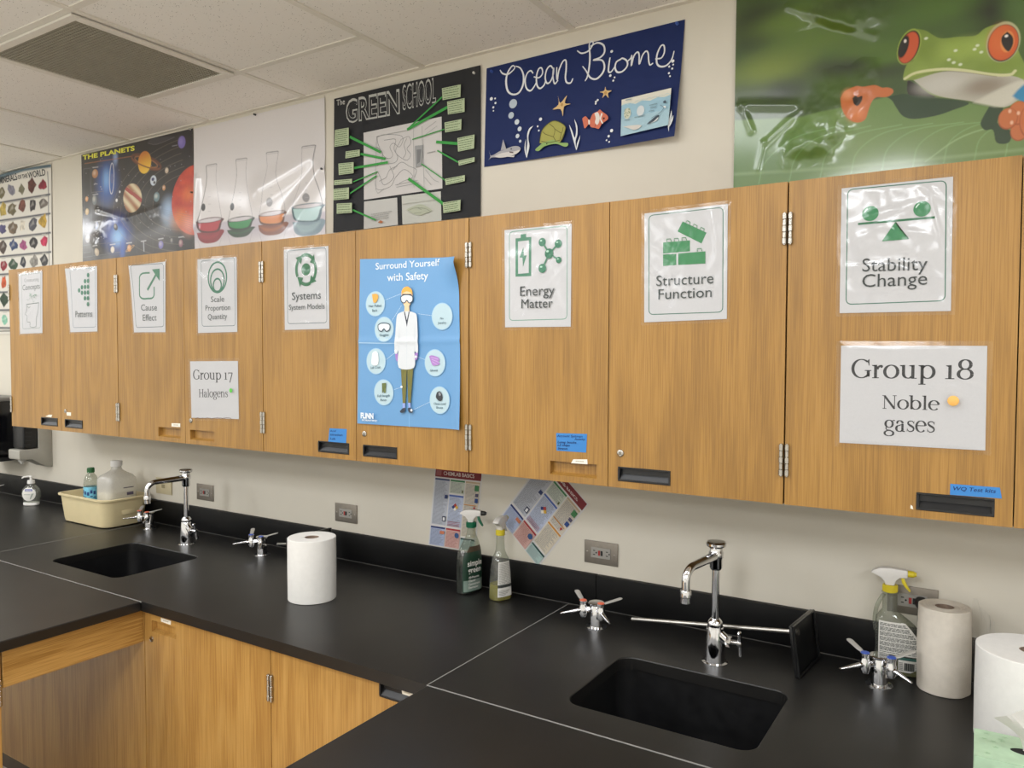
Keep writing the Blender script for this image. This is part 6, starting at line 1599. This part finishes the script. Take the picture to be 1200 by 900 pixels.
# pasted print of the sea
A.poly([(818, 486), (1106, 423), (1098, 640), (818, 697)], '#e0ddcf'); A.poly([(818, 520), (860, 505), (900, 512), (940, 492), (985, 495), (1030, 475), (1070, 475), (1104, 462), (1098, 640), (818, 697)], '#9ec3d4'); A.poly([(818, 600), (1100, 545), (1098, 640), (818, 697)], '#a9c8d4')
for x in range(8): A.stroke([(822+x*35, 520-x*7.5), (838+x*35, 508-x*7.5), (855+x*35, 513-x*7.5)], 3, '#c9d6d4', 3)
A.ell((855, 567), 20, 32, '#d8d8c4'); A.ell((932, 553), 22, 30, '#d4dadc')
r = random.Random(1)
for k in range(14): A.ell((855+r.uniform(-15, 15), 567+r.uniform(-24, 24)), 3, 4, '#9aa88a', n=8)
A.spoly([(832, 645), (880, 638), (940, 638), (930, 655), (900, 665), (870, 655)], '#d3cfc8', 3); A.spoly([(972, 635), (1000, 610), (1030, 585), (1046, 586), (1025, 610), (995, 628)], '#4a5560', 3); A.spoly([(990, 632), (1015, 618), (1040, 595), (1030, 615)], '#dfe2e2', 3)
for q in ([(840, 608), (872, 604)], [(900, 592), (960, 580)], [(985, 525), (1030, 515)], [(990, 540), (1025, 533)], [(985, 560), (1012, 554)], [(845, 492), (880, 486)]): A.stroke(q, 4, '#7f97a4')
A.stroke([(1000, 600), (1050, 570), (1070, 540), (1050, 525)], 3, '#6a7f8c', 4); A.spoly([(1065, 505), (1078, 498), (1084, 512), (1070, 515)], '#556472', 3); A.spoly([(1066, 535), (1080, 530), (1082, 545)], '#eef0f0', 3)
CARDM = printed('matt_poster_card', .6, .3)
op = tag(A.obj('ocean_poster', CARDM), 'dark blue hand-made Ocean Biome poster with shark, turtle and clownfish', 'poster', POST)
# ---- the green school
V = View(385, 75, 4.5, 0)
dg = lambda x, z: .003+.004*math.sin((x+1.8)*6)**2*max(0, (z-2.55)/.17)+.002
A = Art(0, V, dg); A.sheet([(35, 186), (808, 10), (806, 802), (30, 890)], '#26272a', 22)
A.text('The', (48, 222), (92, 214), (48, 192), '#cfcfca')
A.text('GREEN', (98, 312), (382, 260), (98, 198), '#b9bab6', bold=.035); A.text('GREEN', (103, 308), (377, 258), (103, 205), '#26272a', bold=.002)
A.text('SCHOOL', (398, 242), (572, 200), (398, 122), '#b9bab6', bold=.03); A.text('SCHOOL', (401, 239), (569, 199), (401, 128), '#26272a', bold=.0)
A.poly([(191, 365), (602, 280), (606, 658), (193, 718)], '#cfccca'); A.poly([(194, 727), (368, 706), (372, 850), (192, 872)], '#c6c6c2'); A.poly([(392, 698), (598, 673), (602, 828), (396, 848)], '#c4c6be')
# the plan drawing: winding paths
pl_ = [[(262, 388), (300, 375), (380, 378), (400, 400), (380, 440), (350, 420), (330, 440), (345, 480), (330, 500), (300, 490), (270, 430), (262, 388)], [(390, 400), (430, 385), (440, 420), (420, 450), (440, 480), (420, 510), (380, 490), (360, 460), (390, 400)], [(330, 540), (350, 600), (300, 640), (280, 600), (262, 570), (258, 660), (330, 650), (360, 600), (400, 560), (430, 570), (450, 600), (400, 620), (370, 640)], [(345, 560), (390, 520), (430, 540), (470, 560), (460, 600)], [(262, 440), (290, 470), (285, 520), (262, 540)], [(300, 405), (360, 400), (352, 450), (372, 490), (360, 520), (320, 530)], [(420, 395), (405, 430), (415, 470), (400, 500)], [(275, 620), (310, 600), (330, 560), (370, 540)]]
for q in pl_: A.stroke(q, 2.6, '#8f9090', 4)
for q in ([(455, 345), (458, 655)], [(500, 330), (512, 650)], [(515, 350), (575, 305)], [(520, 375), (580, 330)], [(360, 640), (480, 615)], [(365, 652), (485, 628)], [(262, 385), (258, 665), (300, 660)], [(262, 385), (440, 350)], [(520, 560), (560, 610), (590, 625)], [(515, 600), (550, 640)]): A.stroke(q, 2.4, '#a0a1a1', 3)
A.poly([(465, 435), (508, 430), (500, 540), (468, 550)], '#9b9c9c'); A.poly([(475, 455), (498, 452), (492, 520), (476, 530)], '#7d7e80')
A.lines((530, 470), (575, 460), (575, 466), (530, 476), 1, 4, '#8f9090')
A.spoly([(420, 770), (450, 755), (490, 742), (520, 750), (555, 775), (520, 790), (490, 800), (450, 790)], '#b4baa6', 3); A.stroke([(400, 742), (598, 715)], 2, '#a5a79f')
for q in ([(430, 775), (470, 760), (500, 770)], [(480, 760), (520, 765), (545, 778)], [(460, 790), (500, 785)]): A.stroke(q, 2.4, '#8a9080', 3)
A.lines((235, 790), (350, 772), (350, 812), (235, 830), 4, 3, '#a4a4a2', seed=4); A.poly([(270, 838), (285, 826), (298, 834), (290, 842)], '#b5704a')
GRS = '#3f9a48'
for a, b, w_ in (((610, 178), (425, 350), 9), ((638, 232), (425, 350), 15), ((622, 348), (452, 402), 6), ((692, 424), (578, 415), 15), ((695, 522), (584, 460), 8), ((628, 618), (500, 530), 6), ((618, 742), (432, 608), 16), ((124, 388), (288, 470), 13), ((180, 478), (312, 504), 12), ((148, 552), (325, 522), 12), ((142, 625), (270, 572), 6), ((126, 686), (266, 592), 8), ((140, 772), (262, 826), 9)): A.stroke([a, b], w_, GRS)
for k, q in enumerate(([(610, 134), (710, 114), (708, 180), (614, 196)], [(638, 204), (730, 186), (730, 258), (642, 272)], [(624, 314), (714, 296), (712, 352), (628, 366)], [(692, 396), (783, 377), (780, 450), (696, 467)], [(697, 515), (783, 496), (783, 520), (700, 541)], [(628, 610), (732, 590), (732, 622), (632, 643)], [(616, 735), (710, 720), (708, 776), (620, 790)], [(50, 353), (122, 341), (122, 430), (46, 442)], [(106, 466), (180, 456), (180, 490), (104, 503)], [(68, 530), (148, 522), (148, 580), (70, 590)], [(46, 618), (140, 610), (140, 635), (46, 643)], [(42, 664), (124, 655), (124, 715), (42, 722)], [(60, 740), (140, 736), (140, 788), (60, 793)])):
    A.poly(q, '#b4c29e'); nl = max(2, int((q[3][1]-q[0][1])/11))
    A.lines(sub(q[0], q[1], .06), sub(q[0], q[1], .94), sub(q[3], q[2], .94), sub(q[3], q[2], .06), nl, 3.6, '#66785a', seed=k, rag=.15)
gp = tag(A.obj('school_poster', CARDM), 'black hand-made Green School poster with a paper maze plan and green strings', 'poster', POST)
# ---- safety poster on the door
V = View(415, 295, 4.286, YF)
zt = W(430, 303, YF)[1]; sx0, sz0 = W(540, 308, YF); sbx, sbz = W(541, 503, YF)
def ds(x, z):
    t = max(0, 1-math.hypot((x-sx0)/.085, (z-sz0)/.10)); b_ = max(0, 1-math.hypot((x-sbx)/.05, (z-sbz)/.30))
    zc_ = W(480, 400, YF)[1]
    return .0022+.030*t*t+.012*b_*b_+.0022*math.exp(-((z-zc_)/.008)**2)+.0012*noise.noise(Vector((x*9, z*9, 3)))+.001
A = Art(YF, V, ds, step=.00012)
A.sheet([(34, 38), (528, 28), (542, 893), (20, 862)], '#6598c6', 60)
A.poly([(30, 455), (536, 465), (535, 470), (30, 460)], '#a8c8e2'); A.poly([(278, 34), (280, 34), (282, 880), (279, 880)], '#79abd6')
A.text('Surround Yourself', (112, 90), (434, 70), (112, 58), '#dfe4e8', bold=.008); A.text('with Safety', (170, 148), (376, 138), (170, 112), '#dfe4e8', bold=.008)
LG = '#b3cbd3'
for a, b in (((158, 244), (248, 208)), ((195, 345), (243, 268)), ((325, 312), (402, 322)), ((160, 545), (222, 498)), ((322, 527), (368, 545)), ((206, 692), (250, 678)), ((300, 795), (390, 752))):
    n_ = 12
    for k in range(n_): A.stroke([sub(a, b, k/n_), sub(a, b, (k+.6)/n_)], 2.2, '#d6e6ee', lift=(k == 0))
for c, rx, ry in (((112, 262), 46, 60), ((156, 390), 46, 60), ((116, 550), 46, 62), ((155, 706), 46, 62), ((448, 325), 50, 65), ((412, 558), 50, 65), ((436, 745), 48, 66)): A.ell(c, rx+3, ry+4, '#98c0dc'); A.ell(c, rx, ry, LG)
for s_, a, b, t in (('Hair Pulled', (80, 280), (143, 277), (80, 268)), ('Back', (98, 302), (124, 300), (98, 290)), ('Goggles', (134, 425), (180, 423), (134, 413)), ('Lab Coat', (90, 588), (140, 585), (90, 576)), ('Full length', (125, 730), (186, 727), (125, 718)), ('Pants', (140, 750), (170, 749), (140, 739)), ('No', (440, 340), (456, 340), (440, 330)), ('Jewelry', (428, 363), (470, 362), (428, 352)), ('Gloves', (388, 602), (428, 600), (388, 591)), ('Close-toed', (408, 768), (468, 768), (408, 757)), ('Shoes', (420, 787), (454, 787), (420, 777))): A.text(s_, a, b, t, '#4d6a78', bold=.01)
A.spoly([(98, 215), (120, 212), (130, 225), (122, 250), (108, 258), (102, 240)], '#e0a444', 3)
def goggle(c, w_, h, lw):
    A.spoly([(c[0]-w_, c[1]-h*.5), (c[0]-w_*.5, c[1]-h), (c[0]+w_*.5, c[1]-h), (c[0]+w_, c[1]-h*.5), (c[0]+w_*.9, c[1]+h*.6), (c[0]+w_*.4, c[1]+h), (c[0], c[1]+h*.35), (c[0]-w_*.4, c[1]+h), (c[0]-w_*.9, c[1]+h*.6)], '#dfe9ee', 4)
    P = smoothpts([(c[0]-w_, c[1]-h*.5), (c[0]-w_*.5, c[1]-h), (c[0]+w_*.5, c[1]-h), (c[0]+w_, c[1]-h*.5), (c[0]+w_*.9, c[1]+h*.6), (c[0]+w_*.4, c[1]+h), (c[0], c[1]+h*.35), (c[0]-w_*.4, c[1]+h), (c[0]-w_*.9, c[1]+h*.6), (c[0]-w_, c[1]-h*.5)], 4); A.stroke(P, lw, '#2b3c4c')
goggle((158, 380), 30, 20, 5)
A.spoly([(100, 510), (112, 500), (128, 510), (130, 565), (98, 565)], '#eef0f0', 3); A.poly([(149, 660), (170, 658), (167, 708), (158, 708), (156, 690), (154, 708), (150, 708)], '#5f6b35')
A.spoly([(385, 525), (400, 520), (430, 530), (438, 545), (430, 552), (440, 562), (425, 570), (405, 572), (395, 555)], '#a87cc0', 3)
for q in ([(395, 530), (432, 540)], [(398, 540), (436, 556)], [(402, 552), (430, 570)]): A.stroke(q, 3, '#c9a8d8')
A.spoly([(425, 705), (440, 700), (452, 720), (450, 745), (435, 748), (420, 730)], '#2e3238', 3); A.poly([(432, 708), (442, 705), (446, 720), (436, 724)], '#8a8d92')
# the figure: a drawn person in a lab coat
A.spoly([(247, 200), (258, 182), (275, 176), (292, 184), (302, 205), (300, 235), (288, 270), (274, 280), (260, 270), (248, 235)], '#efc79c', 4)
A.spoly([(247, 212), (252, 190), (275, 175), (298, 190), (303, 215), (296, 208), (275, 200), (254, 208)], '#e5a73f', 4); A.stroke([(250, 215), (300, 215)], 4, '#3a3a3c')
goggle((274, 238), 30, 20, 5)
A.poly([(264, 270), (286, 270), (288, 305), (262, 305)], '#efc79c')
A.poly([(245, 575), (276, 575), (268, 760), (254, 760)], '#6d6a2e'); A.poly([(277, 575), (308, 575), (294, 758), (281, 758)], '#6d6a2e'); A.poly([(253, 760), (267, 760), (266, 785), (254, 785)], '#8fa2d8'); A.poly([(281, 758), (293, 758), (294, 785), (284, 785)], '#8fa2d8')
A.spoly([(240, 800), (255, 785), (268, 785), (262, 805), (245, 808)], '#2a3544', 3); A.spoly([(280, 785), (294, 783), (306, 805), (292, 808), (283, 800)], '#2a3544', 3)
A.spoly([(218, 505), (230, 512), (234, 540), (226, 550), (218, 530)], '#a07ac0', 3); A.spoly([(316, 510), (330, 505), (328, 535), (320, 545), (314, 528)], '#a07ac0', 3)
A.spoly([(262, 300), (240, 308), (226, 325), (220, 400), (214, 500), (226, 512), (234, 500), (236, 582), (312, 582), (314, 505), (326, 508), (332, 495), (330, 400), (326, 322), (310, 306), (288, 300)], '#d2d6d9', 4)
A.poly([(262, 304), (277, 378), (290, 304), (286, 300), (277, 345), (266, 300)], '#2a3040'); A.stroke([(277, 378), (276, 582)], 2.5, '#c9d0d6'); A.stroke([(240, 380), (236, 500)], 2.5, '#c9d0d6', 2); A.stroke([(316, 380), (314, 500)], 2.5, '#c9d0d6', 2)
for c in ((220, 498), (322, 527), (250, 678), (300, 795)): A.ell(c, 5, 6, '#f2f5f6')
A.text('FLINN', (46, 834), (110, 838), (46, 808), '#eef2f4', bold=.04); A.text('SCIENTIFIC', (52, 847), (130, 852), (52, 840), '#eef2f4', bold=.02)
SAFE = printed('satin_poster_paper', .40, .5, coat=.15, crough=.25)
tag(A.obj('safety_poster', SAFE), 'blue safety poster with a figure in lab coat and goggles on a cabinet door', 'poster', 'notices')
# ---- two chemistry posters under the cabinets
def chem(label, P00, P10, P01, disp=None, seed=0):
    """poster space: u 0..1 across, v 0..1.32 down; P00 top left, P10 top right, P01 bottom left in metres"""
    class MV:
        Y = 0
        def __call__(s, p): u, v = p; return (P00[0]+(P10[0]-P00[0])*u+(P01[0]-P00[0])*v, P00[1]+(P10[1]-P00[1])*u+(P01[1]-P00[1])*v)
        def many(s, pts): return [s(p) for p in pts]
        def mz(s, p): return math.dist(P00, P01)
        def mx(s, p): return math.dist(P00, P10)
    A = Art(0, MV(), disp, base=.0008, step=.0001); B = lambda x0, x1, y0, y1, c: A.poly([(x0, y0), (x1, y0), (x1, y1), (x0, y1)], c)
    B(0, 1, 0, 1, '#d6d4d2'); B(.02, .98, .012, .112, '#7c2a30')
    A.text('CHEMLAB BASICS', (.20, .083), (.84, .083), (.20, .038), '#e6dcd8', bold=.01); B(.04, .15, .03, .095, '#9a5a5c')
    blk = [(.03, .34, .13, .72, '#b8bcc6', '#37406a'), (.36, .66, .13, .30, '#c3cabc', '#3f7a50'), (.36, .66, .32, .72, '#b9c2d8', '#4a62a8'), (.68, .97, .13, .50, '#cfc6b6', '#b8a48a'), (.68, .97, .51, .82, '#d2c8b4', '#c98a3a'), (.03, .34, .745, .985, '#a9b4d0', '#2f3a70'), (.36, .66, .745, .985, '#d0a8a0', '#a8363a'), (.68, .97, .84, .985, '#a8c0bc', '#2a4a48')]
    for k, (x0, x1, y0, y1, c, h) in enumerate(blk):
        B(x0, x1, y0, y1, c); B(x0, x1, y0, y0+.022, h)
        A.lines((x0+.015, y0+.03), (x1-.015, y0+.03), (x1-.015, y1-.008), (x0+.015, y1-.008), int((y1-y0-.03)/.0135), .0045, '#70747e' if k != 6 else '#96605c', seed=seed+k, rag=.3)
    A.poly([(.51, .42), (.58, .47), (.51, .52), (.44, .47)], '#e8e6e0'); A.poly([(.51, .42), (.545, .445), (.51, .47), (.475, .445)], '#a83a36'); A.poly([(.475, .445), (.51, .47), (.475, .495), (.44, .47)], '#2c3c78'); A.poly([(.545, .445), (.58, .47), (.545, .495), (.51, .47)], '#d8b048')
    B(.27, .335, .33, .375, '#2e3a66'); B(.26, .33, .60, .67, '#2e3450'); B(.275, .315, .615, .66, '#e6e6e6'); B(.88, .965, .17, .24, '#3f7a4c'); B(.90, .965, .27, .31, '#55506a'); B(.90, .965, .33, .385, '#2f4a86'); B(.62, .645, .25, .285, '#5a5a30')
    B(.885, .925, .445, .458, '#b02a2c'); B(.898, .912, .432, .471, '#b02a2c'); B(.69, .95, .415, .425, '#c98a3a'); A.ell((.60, .82), .045, .034, '#3a5a88'); B(.24, .335, .79, .83, '#c87a5a')
    for k in range(4): B(.38, .64, .655+k*.017, .660+k*.017, '#a8504c')
    return tag(A.obj('chemistry_poster', PAPER), label, 'poster', 'notices')
chem('upright CHEMLAB BASICS poster behind the green-collared spray bottle', (-1.305, 1.311), (-1.094, 1.311), (-1.337, 1.0225), None)
c0, c1 = W(690, 591), W(631, 665); c2 = W(588, 611)
u_ = (c0[0]-0, c0[1]); dv = (c1[0]-c0[0], c1[1]-c0[1]); hgt = math.hypot(*dv); hv = (c2[0]-c1[0], c2[1]-c1[1]); q = .218/math.hypot(*hv); hv = (hv[0]*q, hv[1]*q)
chem('CHEMLAB BASICS poster hanging tilted at an angle on the wall', (c0[0]+hv[0], c0[1]+hv[1]), c0, (c1[0]+hv[0], c1[1]+hv[1]), None, 7)
# ---- push pins
def pin(label, px, col, y):
    x, z = W(px[0], px[1], 0); c = pm('pin_'+col[1:], col, rough=.3, var=.03)
    g = G(); g.lathe([(0, 0), (.0048, 0), (.0048, .0012), (.003, .0022), (.0026, .0062), (.0042, .0075), (.0042, .0088), (0, .0092)], 18, T=Matrix.Rotation(PI/2, 4, 'X'))
    return tag(g.obj('push_pin', c, loc=(x, y, z)), label, 'push pin', 'push pins in the posters')
pin('silver push pin in the upper right corner of the black school poster', (557.5, 86.5), '#c9c7c2', -.006)
pin('blue push pin in the upper left corner of the ocean poster', (577.5, 84.5), '#2a4a98', -.0035)
pin('blue push pin in the upper right corner of the ocean poster', (794.5, 28.5), '#3a5aa8', -.0035)
pin('black push pin at the top edge of the flask poster', (301, 135), '#1c1c1e', -.007)
pin('black push pin at the right edge of the flask poster', (379.5, 198.5), '#1c1c1e', -.007)
pin('brown push pin between the planets poster and the flask poster', (228, 226), '#6a4a34', -.012)
pin('silver push pin at the top right corner of the planets poster', (225, 152), '#b5b2ac', -.007)
# ------------------------------------------------------------------ light
def lamp(x, y, power, sx=.58, sy=1.18, col=(.96, .985, 1.02)):
    d = bpy.data.lights.new('ceiling_troffer', 'AREA'); d.shape = 'RECTANGLE'; d.size = sx; d.size_y = sy
    d.energy = power; d.color = col
    o = bpy.data.objects.new('ceiling_troffer', d); COL.objects.link(o); o.location = (x, y, ZC-.012)
    return o
for x in (-5.6, -3.3, -.9, 1.5): lamp(x, -1.27, 20, 1.18, .56)
for x in (-5.0, -2.6, -.2, 2.2):
    lamp(x, -3.1, 44); lamp(x, -5.4, 44)
w = bpy.data.worlds.new('world'); SC.world = w; w.use_nodes = True
w.node_tree.nodes['Background'].inputs[0].default_value = (.9, .86, .8, 1); w.node_tree.nodes['Background'].inputs[1].default_value = .15
# ------------------------------------------------------------------ camera
cd = bpy.data.cameras.new('camera'); co = bpy.data.objects.new('camera', cd); COL.objects.link(co)
cd.sensor_width = 36; cd.sensor_fit = 'HORIZONTAL'; cd.lens = FPX*36/1200; cd.clip_start = .05
Rm = Matrix((CR, CU, -CF)).transposed()
co.matrix_world = Matrix.Translation(CAM) @ Rm.to_4x4()
SC.camera = co
SC.view_settings.view_transform = 'Standard'; SC.view_settings.look = 'None'
SC.view_settings.exposure = -0.28; SC.view_settings.gamma = 1.0; SC.view_settings.use_curve_mapping = False
SC.cycles.max_bounces = 10; SC.cycles.diffuse_bounces = 5; SC.cycles.glossy_bounces = 4; SC.cycles.transparent_max_bounces = 16
SC.cycles.caustics_reflective = False; SC.cycles.caustics_refractive = False
SC.cycles.use_denoising = True
